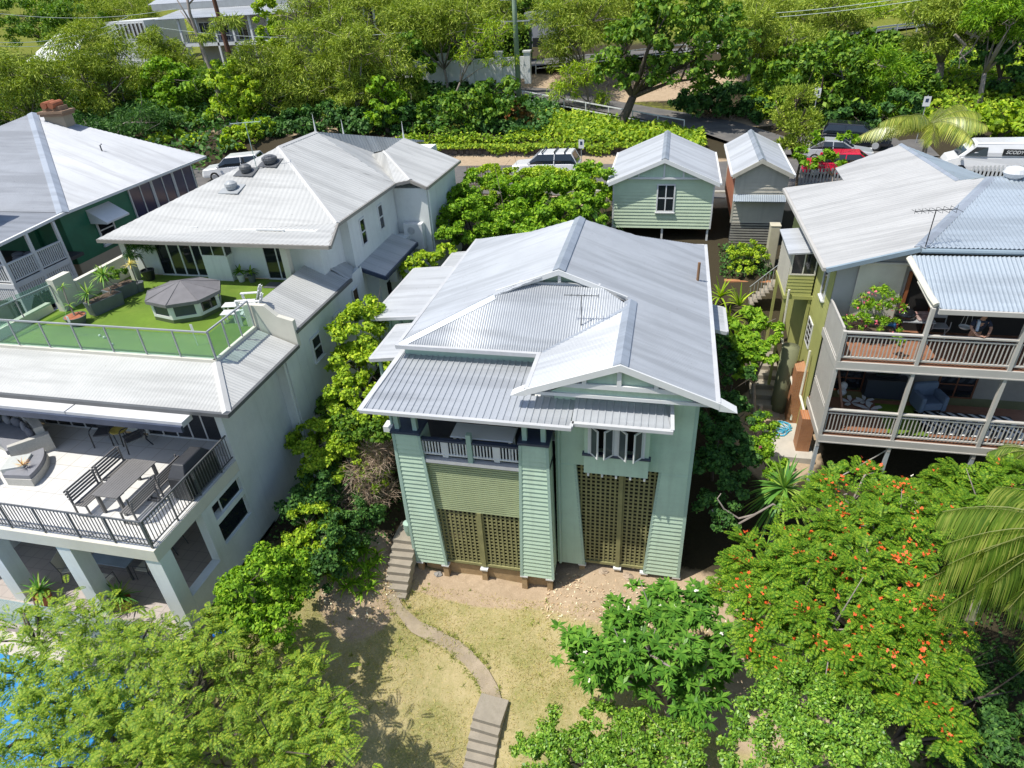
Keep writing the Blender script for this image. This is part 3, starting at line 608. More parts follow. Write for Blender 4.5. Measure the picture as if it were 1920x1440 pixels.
# stumps
rr = random.Random(8)
for x, y, z0, zt in ((-7.45, F0+.08, -.9, 0), (-6.52, F0+.08, -.9, 0), (-5.15, F0+.12, -.9, .0), (-3.75, F0+.08, -1.1, 0), (-2.88, F0+.08, -1.2, 0), (-1.9, W0+.1, -.5, .05), (-.73, W0+.12, -.5, .03), (.15, W0+.1, -.5, 0), (1.2, W0+.1, -.6, 0)):
    s_ = MB(); s_.hexa([(x-.1, y-.1, z0), (x+.1, y-.1, z0), (x+.1, y+.1, z0), (x-.1, y+.1, z0)], [(x-.085, y-.085, zt-.06), (x+.085, y-.085, zt-.06), (x+.085, y+.085, zt-.06), (x-.085, y+.085, zt-.06)]); so3 = s_.build('stump', TIMBER, H)
    c_ = MB(); c_.box(x-.13, x+.13, y-.13, y+.13, zt-.06, zt-.003); c_.build('ant_cap', WHITE, so3)
bb = MB(); bb.box(-7.3, -2.95, F0+.2, F0+.28, -.75, -.08); bb.build('base_board', TIMBER, H)
# roof fittings
vp = MB(); p0 = at(1312, 583, x=1.35); vp.tube([(1.3, 22.4, 7.3), (1.3, 22.4, 8.15)], .05, 8); vp.build('vent_pipe', mat('rusty_pipe', (.22, .12, .06), .7), H)
def antenna(parent, base, h, m, deg, L=1.3, n=6, el=.3, tilt=0):
    mb = MB(); b = np.array(base); t = b+[0, 0, h]; mb.tube([b, t], .016, 5); d = np.array([cos(radians(deg)), sin(radians(deg)), tilt]); q = np.array([-d[1], d[0], 0])
    mb.tube([t-d*L*.5, t+d*L*.5], .014, 5)
    for k in range(n): c_ = t+d*L*(-.5+k/(n-1)); e2 = el*(.6+.5*k/n); mb.tube([c_-q*e2, c_+q*e2], .007, 4); mb.tube([c_-np.array([0, 0, e2*.4]), c_+np.array([0, 0, e2*.4])], .007, 4)
    return mb.build('antenna', m, parent)
ab = at(1087, 568, z=8.9); antenna(H, (-2.25, 17.65, hipz(17.65)), 1.0, DGREY, 2, 1.0, 6, .12)
# furniture on the veranda
def plastic_table(label, c, sx, sy, h, m):
    t = thing('veranda_table', label, 'table', c); mb = MB().fr(c); mb.box(-sx/2, sx/2, -sy/2, sy/2, h-.05, h); mb.build('tabletop', m, t, bevel=.03)
    for x in (-1, 1):
        for y in (-1, 1): l = MB().fr(c); l.box(x*(sx/2-.12)-.04, x*(sx/2-.12)+.04, y*(sy/2-.12)-.04, y*(sy/2-.12)+.04, 0, h-.05); l.build('leg', m, t)
plastic_table('long white table on the shaded veranda of the green house', (-4.88, 15.2, FL), 1.95, .75, .78, WHITE)
def plastic_chair(label, c, deg):
    t = thing('plastic_chair', label, 'chair', c, 'white chairs on the green house veranda')
    s_ = MB().fr(c, deg); s_.box(-.24, .24, -.24, .22, .4, .44); s_.build('seat', WHITE, t, bevel=.02)
    b_ = MB().fr(c, deg); b_.hexa([(-.24, .2, .44), (.24, .2, .44), (.24, .24, .44), (-.24, .24, .44)], [(-.2, .34, .92), (.2, .34, .92), (.2, .38, .92), (-.2, .38, .92)]); b_.build('backrest', WHITE, t, bevel=.02)
    for x in (-1, 1):
        a_ = MB().fr(c, deg); a_.tube([(x*.24, .28, .66), (x*.27, 0, .66), (x*.26, -.22, .6), (x*.25, -.24, .42)], .022, 6); a_.build('armrest', WHITE, t)
        for y in (-.2, .18): l = MB().fr(c, deg); l.tube([(x*.22, y, .4), (x*.25, y*1.15, 0)], .022, 6); l.build('leg', WHITE, t)
plastic_chair('white plastic chair facing left behind the right pier of the veranda', (-3.42, 15.5, FL), -70)
plastic_chair('white plastic chair beside the wing wall at the end of the veranda', (-3.02, 15.75, FL), 10)
CUSHION_D = mat('dark_sling', (.045, .047, .055), .8, .15)
DGREYF = mat('grey_furniture_metal', (.16, .155, .15), .55, .1)
# ------------------------------------------------------------------ white modern house on the left
Lh = thing('white_house', 'large white rendered house with off-white roof, roof lawn and tiled terrace', 'house', (-16, 15, 0))
SX = -12.6; DZ = 4.62; PZ = 1.3; TZ = 7.3; DF = 9.74
def bx(name, m, *b, parent=None, bevel=0):
    mb = MB()
    for q in b: mb.box(*q)
    return mb.build(name, m, parent or Lh, bevel=bevel)
bx('patio_floor', PAVER, (-27, SX, 8.9, 14.4, .5, PZ))
bx('deck_slab', STONEC, (-27, SX, DF, 13.615, DZ-.42, DZ-.02), (-27, SX-.3, 13.615, 14.4, DZ-.42, DZ-.02))
bx('deck_tiles', TILE, (-27, SX-.08, DF+.1, 14.36, DZ-.02, DZ))
for x0 in (-13.08, -16.02, -18.96, -21.9): bx('column', RENDER, (x0, x0+.47, DF+.04, DF+.5, PZ-.4, DZ-.42))
w_ = MB().fr((SX, 0, 0), 90)
w_.box(DF+.5, 13.615, 0, .3, PZ-.9, 2.25); w_.box(11.62, 12.05, .001, .3, 2.25, DZ-.43); w_.box(13.5, 13.612, .001, .3, 2.25, DZ-.43); w_.box(12.05, 13.5, .001, .3, 2.25, 2.5); w_.box(12.05, 13.5, .001, .3, 4.05, DZ-.43); w_.box(12.05, 13.5, .001, .3, 3.32, 3.5)
w_.build('side_frame', RENDER, Lh)
window(Lh, (SX-.1, 0, 0), 90, 12.1, 13.42, 2.55, 3.28, WHITE, DARKGLASS, 2, 1, .04, .02, False)
window(Lh, (SX-.1, 0, 0), 90, 12.5, 13.42, 3.54, 4.02, WHITE, DARKGLASS, 1, 1, .04, .02, False)
bx('patio_wall', RENDER, (-21.2, SX-.3, 14.3, 14.5, PZ, DZ-.45), (-21.2, -21, 9.9, 14.3, PZ, DZ-.45))
for a, n in ((-14.9, 2), (-18.2, 3)): window(Lh, (0, 14.29, 0), 0, a, a+n*.9, PZ+.06, PZ+2.3, WHITE, DARKGLASS, n, 1, .05, .04, False, 'glass_door')
# terrace balustrades (grey metal bars)
def bars(F0_, deg, L, z, h, n, posts, label='balustrade', m=DGREY, par=Lh):
    r = MB().fr(F0_, deg); r.box(0, L, -.02, .02, z+h-.04, z+h); r.box(0, L, -.015, .015, z+.09, z+.12)
    for k in range(n): u = L*(k+.5)/n; r.box(u-.009, u+.009, -.009, .009, z+.1, z+h-.03)
    o = r.build(label, m, par)
    for k in range(posts+1): u = L*k/posts; p_ = MB().fr(F0_, deg); p_.box(u-.02, u+.02, -.022, .022, z, z+h-.002); p_.build('post', m, o)
    return o
bars((-26.5, DF+.1, 0), 0, 13.8, DZ, .95, 118, 12)
bars((SX-.08, DF+.1, 0), 90, 4.2, DZ, .95, 38, 4)
# terrace room wall, doors, awning
bx('terrace_wall', RENDER, (-27, SX-.25, 14.45, 14.7, DZ, 6.9))
for a, n in ((-20.6, 5), (-16.35, 6)): window(Lh, (0, 14.44, 0), 0, a, a+n*.56, DZ+.05, DZ+2.1, WHITE, DARKGLASS, n, 1, .06, .05, False, 'glass_door')
window(Lh, (0, 14.44, 0), 0, -24, -21.2, DZ+.3, DZ+2.1, WHITE, glassmat('reflecting_window', (.02, .05, .02), .04), 1, 1, .06, .05, False)
aw = MB(); aw.box(-27, -17.3, 12.75, 13.2, 6.42, 6.6); aw.box(-17.24, -13.2, 12.75, 13.2, 6.42, 6.6); aw.build('awning_cassette', mat('awning_grey', (.60, .60, .60), .5, .05), Lh)
ab_ = MB(); ab_.box(-27, -13.2, 12.66, 12.75, 6.3, 6.5); ab_.build('awning_bar', NAVY, Lh)
# skirt roofs round the roof lawn
GX, GY = -12.0, 13.25; IX, IY = -13.38, 15.05; SZ, IZ = 6.72, 7.26
r_ = MB(); r_.corr([(-27, GY, SZ), (GX, GY, SZ), (IX, IY, IZ), (-27, IY, IZ)], .12, .007); r_.build('skirt_roof', OFFROOF, Lh)
r_ = MB(); r_.corr([(GX, GY, SZ), (GX, 17.35, SZ), (IX, 17.35, IZ), (IX, IY, IZ)], .12, .007); r_.build('skirt_roof', OFFROOF, Lh)
r_ = MB(); r_.corr([(GX-.02, 17.6, 7.2), (GX-.02, 21.9, 7.2), (-13.55, 21.9, 7.92), (-13.55, 17.6, 7.92)], .12, .007); r_.build('skirt_roof', OFFROOF, Lh)
r_ = MB(); r_.corr([(GX+.1, 21.9, 7.18), (GX-.4, 23.2, 7.22), (-13.3, 23.2, 7.75), (-13.5, 21.9, 7.9)], .12, .006); r_.build('skirt_roof', OFFROOF, Lh)
c_ = MB(); c_.cap((GX, GY, SZ), (IX, IY, IZ), .13, .03, .03); c_.build('ridge_capping', OFFCAP, Lh)
g_ = MB(); g_.beam((-27, GY-.05, SZ-.05), (GX+.1, GY-.05, SZ-.05), .11, .12); g_.beam((GX+.05, GY, SZ-.05), (GX+.05, 17.4, SZ-.05), .11, .12); g_.beam((GX+.03, 17.5, 7.15), (GX+.03, 22, 7.15), .11, .12); g_.build('gutter', DGREY, Lh)
pr = MB().fr((0, 17.42, 0)); pr.prism([(-13.7, 6.9), (-11.95, 6.6), (-11.95, 7.6), (-12.5, 7.75), (-12.9, 8.12), (-13.7, 8.12)], 0, .18); pr.build('parapet', STONEC, Lh)
bx('roof_upstand', STONEC, (-27, IX, IY-.02, IY+.12, 7.1, 7.36), (IX-.1, IX+.03, IY, 17.4, 7.1, 7.36))
# side walls
sd = MB().fr((SX, 0, 0), 90); sd.box(13.62, 16.75, 0, .24, -.2, SZ+.1); sd.build('side_wall', RENDER, Lh)
sd = MB().fr((-12.12, 0, 0), 90); sd.boards(17.45, 23.3, .6, 7.2, .2, .012); sd.box(17.45, 23.3, .01, .3, .6, 7.12); sd.boards(16.75, 17.44, .6, 6.6, .2, .012); sd.box(16.755, 17.44, .01, .6, .6, 6.6); sd.build('side_wall', RENDER, Lh)
dpp = MB(); dpp.tube([(-12.2, 16.7, 0.6), (-12.2, 16.7, 6.6)], .05, 8); dpp.build('downpipe', RENDER, Lh)
for y0, z0, z1 in ((18.45, 5.5, 6.32), (20.3, 5.5, 6.32), (18.4, 3.15, 4.1)): window(Lh, (-12.095, 0, 0), 90, y0, y0+.55, z0, z1, WHITE, DARKGLASS, 1, 2, .07, .05)
# roof lawn
bx('roof_lawn', TURF, (-22.1, IX-.08, IY+.1, 21.4, 7.05, TZ))
bx('balustrade_wall', STONEC, (-21.75, -21.55, 18.6, 21.4, TZ, TZ+.85), (-21.85, -21.55, 17.75, 18.58, TZ, TZ+1.25), (-22.3, -22.08, 14.9, 17.74, 6.6, TZ+.35))
def glassrail(a, b, n, z, h=.95):
    a = np.array(a); b = np.array(b); t = MB(); t.beam((*a, z+h), (*b, z+h), .05, .045); o = t.build('glass_balustrade', MGREY, Lh)
    for k in range(n+1): p_ = a+(b-a)*k/n; q = MB(); q.box(p_[0]-.02, p_[0]+.02, p_[1]-.02, p_[1]+.02, z+.02, z+h-.024); q.build('post', MGREY, o)
    d = (b-a)/np.linalg.norm(b-a)*.05
    for k in range(n): p0, p1 = a+(b-a)*k/n+d, a+(b-a)*(k+1)/n-d; q = MB(); q.beam((*p0, z+.45), (*p1, z+.45), .012, .82); q.build('glass_panel', GREENGLASS, o)
glassrail((-22.15, IY+.04), (IX, IY+.04), 7, 7.36); glassrail((IX-.03, IY+.1), (IX-.03, 17.36), 3, 7.36); glassrail((-22.15, IY+.1), (-21.75, 17.75), 2, 7.66, .7)
# upper storey
UW = 21.45
bx('upper_wall', RENDER, (-21.4, -12.75, UW, 36, TZ, 9.3), (-17.72, -16.6, UW-.38, UW-.002, TZ, 8.35))
window(Lh, (0, UW-.01, 0), 0, -20.05, -17.85, TZ+.06, TZ+2.0, WHITE, DARKGLASS, 4, 1, .08, .05, False, 'glass_door')
window(Lh, (0, UW-.38, 0), 0, -17.66, -16.66, 8.38, 9.1, WHITE, DARKGLASS, 2, 1, .05, .03, False)
bx('window_return', DARKGLASS, (-16.64, -16.6, UW-.37, UW-.01, 8.4, 9.1))
window(Lh, (0, UW-.01, 0), 0, -15.15, -14.1, TZ+.06, TZ+2.0, WHITE, DARKGLASS, 2, 1, .06, .05, False, 'glass_door')
for x in (-21.1, -14.0): bx('column', STONEC, (x, x+.26, 20.75, 21.0, TZ, 9.1))
uz = 9.2; EZ2 = 9.35
A = np.array([-21.55, 20.3, uz]); B = np.array([-11.65, 20.3, uz]); Hf = at(632, 418, z=EZ2); R1 = at(522, 275, z=11.15); R2 = at(592, 247, z=11.15); E1 = at(740, 343, z=EZ2); E0 = at(700, 286, z=EZ2+.15)
def rf(pts, m=OFFROOF, pitch=.2, amp=.006):
    mb = MB()
    for k in range(1, len(pts)-1): mb.corr([pts[0], pts[k], pts[k+1]], pitch, amp, thick=.08)
    return mb.build('roof', m, Lh)
rf([A, Hf, R1]); rf([A, B, Hf]); rf([E1, Hf, R1, R2, E0])
rf([R1, A, (-21.55, 34, uz), R2]); rf([R2, (-21.55, 34, uz), (-14, 37.5, uz), E0])
pk = at(645, 255, z=10.55); rf([pk, at(707, 277, z=EZ2+.2), at(690, 288, z=EZ2+.2), at(612, 258, z=10.7)])
C1 = at(800, 350, z=9.15); C2 = at(862, 300, z=9.15)
def onwing(px, py): r0 = ray(px, py); s_ = .36; t = (9.15+s_*C1[0]-CAM[2])/(r0[2]+s_*r0[0]); return CAM+r0*t
P1, P2, V1 = onwing(757, 258), onwing(720, 283), onwing(769, 337)
rf([P1, C2, C1, V1, P2]); rf([P2, V1, E1, at(694, 290, z=9.5)])
c_ = MB(); c_.cap(R1, Hf, .13, .03, .05, .02); c_.cap(R1, R2, .14, .05, .05, .02); c_.cap(P2, V1, .1, .02, .02, .02); c_.build('ridge_capping', OFFCAP, Lh)
g_ = MB()
for a, b2 in ((A, B), (B, Hf), (Hf, E1), (E1, V1), (V1, C1), (C1, C2)):
    dz = np.array([0, 0, -.07]); g_.beam(np.array(a)+dz, np.array(b2)+dz, .13, .13)
g_.build('gutter', mat('taupe_gutter', (.26, .245, .22), .5), Lh)
fa = MB()
for p_, z1 in ((R2, 11.2), (pk, 10.6), (P1, P1[2]+.05)): fa = MB(); fa.tube([(p_[0], p_[1], z1-.1), (p_[0], p_[1], z1+.25), (p_[0], p_[1], z1+.75)], [.05, .03, .008], 6); fa.build('finial', WHITE, Lh)
# right flank further back: mid skirt, rear wing
bx('side_wall', RENDER, (-12.8, -12.35, 23.3, 28.2, 2.5, 9.3)); bx('side_wall', RENDER, (-12.35, -11.75, 24.0, 28.2, 2.5, 6.9))
r_ = MB(); r_.corr([(-11.2, 23.5, 6.7), (-11.2, 27.4, 6.75), (-12.35, 27.4, 7.15), (-12.35, 23.5, 7.1)], .2, .004); o_ = r_.build('skirt_roof', OFFROOF, Lh)
g_ = MB(); g_.beam((-11.17, 23.45, 6.63), (-11.17, 27.4, 6.68), .08, .16); g_.beam((-12.3, 23.45, 7.0), (-11.17, 23.45, 6.63), .08, .16); g_.build('gutter', NAVY, Lh)
for y0 in (24.3, 26.25): window(Lh, (-12.36, 0, 0), 90, y0, y0+.42, 7.75, 8.75, WHITE, DARKGLASS, 1, 2, .07, .05, False)
window(Lh, (-12.09, 0, 0), 90, 22.1, 22.5, 5.7, 6.6, WHITE, DARKGLASS, 1, 1, .05, .04, False); window(Lh, (-11.76, 0, 0), 90, 26.3, 26.75, 5.2, 6.1, WHITE, DARKGLASS, 1, 1, .05, .04, False); window(Lh, (-11.76, 0, 0), 90, 24.6, 25.1, 4.0, 5.9, WHITE, DARKGLASS, 1, 1, .05, .04, False, 'side_door')
cx = C1[0]-.15; bx('rear_wing', RENDER, (-13, cx, C1[1]+.25, C2[1]-.2, 3, 9.0))
lv = MB().fr((0, C1[1]+.24, 0)); lv.boards(-12.2, -11.2, 4.4, 6.1, .13, .03); lv.build('louvre', WHITE, Lh)
d_ = MB(); d_.tube([(cx+.04, C1[1]+.4, 3.5), (cx+.04, C1[1]+.4, 9.0)], .045, 8); d_.build('downpipe', RENDER, Lh)
def aircon(label, o, deg, wd=.8, h=.95):
    t = thing('air_conditioner', label, 'air conditioner', o); b_ = MB().fr(o, deg); b_.box(-wd/2, wd/2, -.36, 0, 0, h); b_.build('casing', WHITE, t, bevel=.03)
    for k in (0, 1):
        f_ = MB().fr(o, deg); f_.lathe((0, 0, 0), [(.01, 0), (.01, 0)], 4); f_ = MB().fr(o, deg)
        for i in range(5): q = .06*(i+.6); n = 16; pts = [(-.1+q*.62*cos(2*pi*j/n), -.366, h*(.28+.45*k)+q*.62*sin(2*pi*j/n)) for j in range(n+1)]; f_.tube([tuple(p_) for p_ in pts], .008, 4)
        f_.build('fan_grille', MGREY, t)
aircon('tall white air conditioner high on the rear wing wall of the white house', (cx-.75, C1[1]+.23, 6.2), 0, .95, 1.25)
aircon('small white air conditioner under the side skirt roof of the white house', (-11.74, 25.4, 5.75), 90, .8, .7)
aircon('low white air conditioner standing at the side door of the white house', (-11.73, 26.0, 4.1), 90, .8, .8)
# roof fittings
def onroof(px, py, ref):     # a point on the front roof face
    n_ = np.cross(Hf-A, R1-A); r0 = ray(px, py); t = np.dot(A-CAM, n_)/np.dot(r0, n_); return CAM+r0*t
for px, py, r0, m_ in ((507, 306, .34, DGREY), (462, 323, .26, DGREY), (435, 355, .26, MGREY)):
    p_ = onroof(px, py, 0); v_ = MB(); v_.lathe((p_[0], p_[1], p_[2]+.02), [(r0*.8, 0), (r0*.85, .12), (r0, .14), (r0*.95, .24), (r0*.5, .32), (.02, .34)], 16); vo = v_.build('roof_vent', m_, Lh, smooth=False)
    q_ = MB(); q_.slab([tuple(p_+np.array(d_)) for d_ in ((-.45, -.35, -.06), (.45, -.35, -.06), (.45, .35, .12), (-.45, .35, .12))], .04); q_.build('vent_flashing', m_, vo)
p_ = onroof(482, 318, 0); antenna(Lh, p_, 1.9, mat('pale_green_metal', (.3, .42, .38), .5), 20, 1.2, 5, .3)
fl = MB(); p_ = onroof(458, 311, 0); fl.tube([p_, p_+[0, 0, .35]], .05, 6); fl.lathe((p_[0], p_[1], p_[2]), [(.13, 0), (.1, .08), (.02, .1)], 8); fl.build('roof_vent', BLACK, Lh)

# ---- things on the roof lawn
dm = MB(); dm.box(-15.0, -14.2, 20.55, 21.1, TZ+.004, TZ+.02); solid('door_mat', 'dark door mat at the right hand glass door of the roof lawn', 'mat', dm, DGREY)
t = thing('spa_pool', 'eight sided spa pool with grey tented cover on the roof lawn', 'spa', (-16.75, 18.45, TZ)); c0 = np.array([-16.72, 18.42]); a0 = radians(8)
oct_ = [(c0[0]+1.12*cos(a0+2*pi*k/8)*1.12, c0[1]+1.12*sin(a0+2*pi*k/8)) for k in range(8)]
b_ = MB(); b_.polyz(oct_, TZ, TZ+.14); b_.build('base', mat('spa_skirt', (.09, .12, .05), .7), t)
for k in range(8):
    p0, p1 = np.array(oct_[k]), np.array(oct_[(k+1) % 8]); d_ = (p1-p0)/np.linalg.norm(p1-p0); L = np.linalg.norm(p1-p0); ang = math.degrees(atan2(d_[1], d_[0]))
    f_ = MB().fr((*p0, 0), ang); f_.box(0, L, -.0, .06, TZ+.14, TZ+.24); f_.box(0, L, 0, .06, TZ+.62, TZ+.72); f_.box(0, .12, 0, .06, TZ+.24, TZ+.62); f_.box(L-.12, L, 0, .06, TZ+.24, TZ+.62); f_.build('frame_panel', WHITE, t)
    q_ = MB().fr((*p0, 0), ang); q_.box(.12, L-.12, .02, .05, TZ+.24, TZ+.62); q_.build('window_panel', BLUEGLASS if k in (6, 5) else DARKGLASS, t)
cv = MB(); big = [(c0[0]+(x-c0[0])*1.1, c0[1]+(y-c0[1])*1.1) for x, y in oct_]; top = [(c0[0]+(x-c0[0])*.03, c0[1]+(y-c0[1])*.03) for x, y in oct_]
cv.hexa([(x, y, TZ+.76) for x, y in big], [(x, y, TZ+1.14) for x, y in top])
for k in range(8): p0, p1 = big[k], big[(k+1) % 8]; cv.beam((*p0, TZ+.71), (*p1, TZ+.71), .03, .12); cv.tube([(*p0, TZ+.775), (c0[0], c0[1], TZ+1.15)], .012, 4)
cv.build('cover', mat('grey_vinyl_cover', (.155, .15, .155), .75, .12, 3, bump=.3, bscale=8), t)
def adirondack(label, c, deg):
    t = thing('garden_chair', label, 'chair', c, 'white wooden chairs on the roof lawn'); 
    s_ = MB().fr(c, deg)
    for k in range(5): y = -.3+.12*k; s_.box(-.27, .27, y, y+.105, .36-.03*k, .385-.03*k)
    s_.build('seat', WHITE, t)
    b_ = MB().fr(c, deg)
    for k in range(5): x = -.27+.11*k; h = 1.0-.03*(k-2)**2; b_.hexa([(x, .24, .25), (x+.1, .24, .25), (x+.1, .27, .25), (x, .27, .25)], [(x, .5, h), (x+.1, .5, h), (x+.1, .53, h), (x, .53, h)])
    b_.build('backrest', WHITE, t)
    for x in (-.33, .33):
        a_ = MB().fr(c, deg); a_.box(x-.06, x+.06, -.36, .36, .57, .6); a_.build('armrest', WHITE, t)
        l = MB().fr(c, deg); l.box(x-.03, x+.03, -.34, -.25, 0, .57); l.build('leg', WHITE, t); l = MB().fr(c, deg); l.hexa([(x-.03, .4, 0), (x+.03, .4, 0), (x+.03, .5, 0), (x-.03, .5, 0)], [(x-.03, -.2, .36), (x+.03, -.2, .36), (x+.03, -.1, .36), (x-.03, -.1, .36)]); l.build('leg', WHITE, t)
adirondack('white garden chair with high slatted back nearest the spa on the roof lawn', (-14.25, 18.55, TZ), -75)
adirondack('white garden chair half hidden behind the cream parapet of the roof lawn', (-13.78, 17.85, TZ), -70)
def stool(label, c, deg):
    t = thing('footstool', label, 'footstool', c, 'white wooden footstools on the roof lawn'); s_ = MB().fr(c, deg)
    for k in range(4): s_.box(-.26, .26, -.2+.1*k, -.11+.1*k, .34, .37)
    s_.build('top', WHITE, t)
    for x in (-.2, .2):
        for y in (-.15, .15): l = MB().fr(c, deg); l.box(x-.025, x+.025, y-.025, y+.025, 0, .34); l.build('leg', WHITE, t)
stool('white slatted footstool at the back, in front of the garden chair', (-14.85, 18.3, TZ), 12); stool('white slatted footstool nearest the glass balustrade', (-14.52, 17.72, TZ), 12)
for lab, p_ in (('thin white putting flag on the left side of the roof lawn', (-19.5, 16.0, TZ)), ('thin white putting flag on the right side of the roof lawn', (-14.65, 15.95, TZ))):
    f_ = MB(); f_.tube([p_, (p_[0]-.02, p_[1], p_[2]+.75)], .012, 5); f_.box(p_[0]-.05, p_[0]+.05, p_[1]-.004, p_[1]+.004, p_[2]+.55, p_[2]+.78); solid('putting_flag', lab, 'golf flag', f_, WHITE, 'putting flags on the roof lawn')
for lab, x, y in (('white golf ball beside the glass balustrade, left of the pair', -18.62, 16.12), ('white golf ball lying close to another on the roof lawn', -18.35, 16.02), ('lone white golf ball nearest the front glass on the roof lawn', -17.67, 15.6)):
    f_ = MB(); f_.ball((x, y, TZ+.04), .045, 8, 6); solid('golf_ball', lab, 'golf ball', f_, WHITE, 'golf balls on the roof lawn', smooth=True)
# ---- furniture on the tiled terrace
def obench(label, c, deg, L=1.15):
    t = thing('outdoor_bench', label, 'bench', c, 'grey slatted benches round the terrace table'); s_ = MB().fr(c, deg)
    for k in range(5): y = -.2+.085*k; s_.box(-L/2, L/2, y, y+.06, .42, .45)
    s_.build('seat', DGREYF, t); b_ = MB().fr(c, deg)
    for k in range(5): z = .52+.085*k; b_.box(-L/2, L/2, .22+.02*k, .245+.02*k, z, z+.055)
    b_.build('backrest', DGREYF, t)
    for x in (-L/2+.03, L/2-.03):
        l = MB().fr(c, deg); l.beam((x, -.2, .43), (x, -.22, 0), .05, .03, (0, 1, 0)); l.beam((x, .21, .95), (x, .24, 0), .05, .03, (0, 1, 0)); l.beam((x, -.2, .03), (x, .24, .03), .04, .03); l.build('leg_frame', DGREYF, t)
t = thing('outdoor_table', 'long grey slatted dining table on the white tiled terrace', 'table', (-14.68, 11.55, DZ)); c = (-14.68, 11.55, DZ)
s_ = MB().fr(c, 90)
for k in range(10): y = -.43+.086*k; s_.box(-.82, .82, y, y+.078, .71, .74)
s_.build('tabletop', DGREYF, t)
for x in (-.72, .72):
    for y in (-.36, .36): l = MB().fr(c, 90); l.box(x-.04, x+.04, y-.04, y+.04, 0, .71); l.build('leg', DGREYF, t)
obench('grey slatted bench left of the terrace table, nearer the railing', (-15.48, 11.05, DZ), 90, 1.0); obench('grey slatted bench left of the terrace table, farther from the railing', (-15.5, 12.12, DZ), 90, 1.0)
obench('grey slatted bench right of the terrace table, nearer the railing', (-13.9, 11.0, DZ), -90, 1.0); obench('grey slatted bench right of the terrace table, beside the covered barbecue', (-13.86, 12.05, DZ), -90, 1.0)
t = thing('covered_barbecue', 'barbecue under a dark fitted cover beside the terrace railing', 'barbecue', (-12.98, 12.3, DZ)); c = (-13.02, 12.35, DZ)
b_ = MB().fr(c, 90); b_.hexa([(-.72, -.3, .06), (.72, -.3, .06), (.72, .32, .06), (-.72, .32, .06)], [(-.7, -.28, .78), (.7, -.28, .78), (.7, .3, .78), (-.7, .3, .78)]); b_.hexa([(-.7, -.28, .78), (.7, -.28, .78), (.7, .3, .78), (-.7, .3, .78)], [(-.42, -.14, 1.12), (.42, -.14, 1.12), (.42, .22, 1.12), (-.42, .22, 1.12)]); b_.build('cover', mat('black_vinyl', (.03, .032, .036), .5, .2, 3, bump=.3, bscale=10), t, bevel=.03)
for x in (-.6, .6):
    for y in (-.25, .25): l = MB().fr(c, 90); l.ball((x, y, .035), .035, 6, 4); l.build('castor', RUBBER, t)
def armchair(label, c, deg, back=.9):
    t = thing('terrace_chair', label, 'chair', c, 'dark outdoor chairs under the awning'); s_ = MB().fr(c, deg); s_.box(-.25, .25, -.25, .24, .38, .44); s_.build('seat', CUSHION_D, t, bevel=.02)
    b_ = MB().fr(c, deg); b_.hexa([(-.25, .22, .42), (.25, .22, .42), (.25, .27, .42), (-.25, .27, .42)], [(-.24, .42, back), (.24, .42, back), (.24, .46, back), (-.24, .46, back)]); b_.build('backrest', CUSHION_D, t, bevel=.015)
    for x in (-.3, .3): l = MB().fr(c, deg); l.tube([(x, -.32, 0), (x, -.28, .55), (x, -.2, .62), (x, .2, .64), (x, .36, .62), (x, .3, .3), (x, .42, 0)], .02, 6); l.build('leg_frame', BLACK, t)
armchair('dark outdoor chair left of the small round table under the awning', (-17.55, 13.85, DZ), 20); armchair('dark outdoor chair right of the small round table under the awning', (-16.35, 13.75, DZ), -35, .8)
t = thing('side_table', 'small round table with a yellow patterned top under the awning', 'table', (-16.95, 13.9, DZ)); s_ = MB(); s_.lathe((-16.95, 13.9, DZ), [(.27, .5), (.28, .52), (.27, .54), (.02, .545)], 18); s_.build('tabletop', mat('patterned_top', (.38, .30, .05), .5, .5, 9, dirt=(.12, .05, .02), dirtamt=.8, dscale=7), t)
for k in range(3): l = MB(); a = 2*pi*k/3; l.tube([(-16.95+.22*cos(a), 13.9+.22*sin(a), DZ+.5), (-16.95+.2*cos(a), 13.9+.2*sin(a), DZ)], .014, 5); l.build('leg', BLACK, t)
# curved lounge
t = thing('curved_sofa', 'curved pale wicker sofa with grey cushions at the terrace edge', 'sofa', (-21.2, 13.0, DZ)); cc = np.array([-21.5, 10.4]); a0, a1 = radians(52), radians(112)
def arc(r0, r1, z0, z1, name, m_, b0=a0, b1=a1, n=14, par=None, cen=cc, bevel=0):
    mb = MB(); o1 = [(cen[0]+r1*cos(b0+(b1-b0)*k/n), cen[1]+r1*sin(b0+(b1-b0)*k/n)) for k in range(n+1)]; o2 = [(cen[0]+r0*cos(b0+(b1-b0)*k/n), cen[1]+r0*sin(b0+(b1-b0)*k/n)) for k in range(n+1)]
    for k in range(n): mb.hexa([(*o2[k], z0), (*o1[k], z0), (*o1[k+1], z0), (*o2[k+1], z0)], [(*o2[k], z1), (*o1[k], z1), (*o1[k+1], z1), (*o2[k+1], z1)])
    return mb.build(name, m_, par, bevel=bevel)
arc(2.55, 3.65, DZ, DZ+.28, 'base', WICKER, par=t); arc(2.5, 3.4, DZ+.28, DZ+.44, 'seat_cushion', CUSHION, par=t); arc(3.42, 3.68, DZ+.28, DZ+.85, 'backrest', WICKER, par=t); arc(2.6, 3.75, DZ, DZ+.62, 'armrest', WICKER, a0-.06, a0, 2, par=t)
for k in range(7):
    a = a0+.08+(a1-a0-.1)*k/6; q = MB().fr((cc[0]+3.28*cos(a), cc[1]+3.28*sin(a), DZ+.66), math.degrees(a)+90+(-12 if k % 2 else 10)); q.ball((0, 0, 0), (.24, .1, .2), 10, 7); q.build('cushion', CUSHION if k % 2 else mat('grey_cushion_dark', (.13, .135, .16), .9), t, smooth=True)
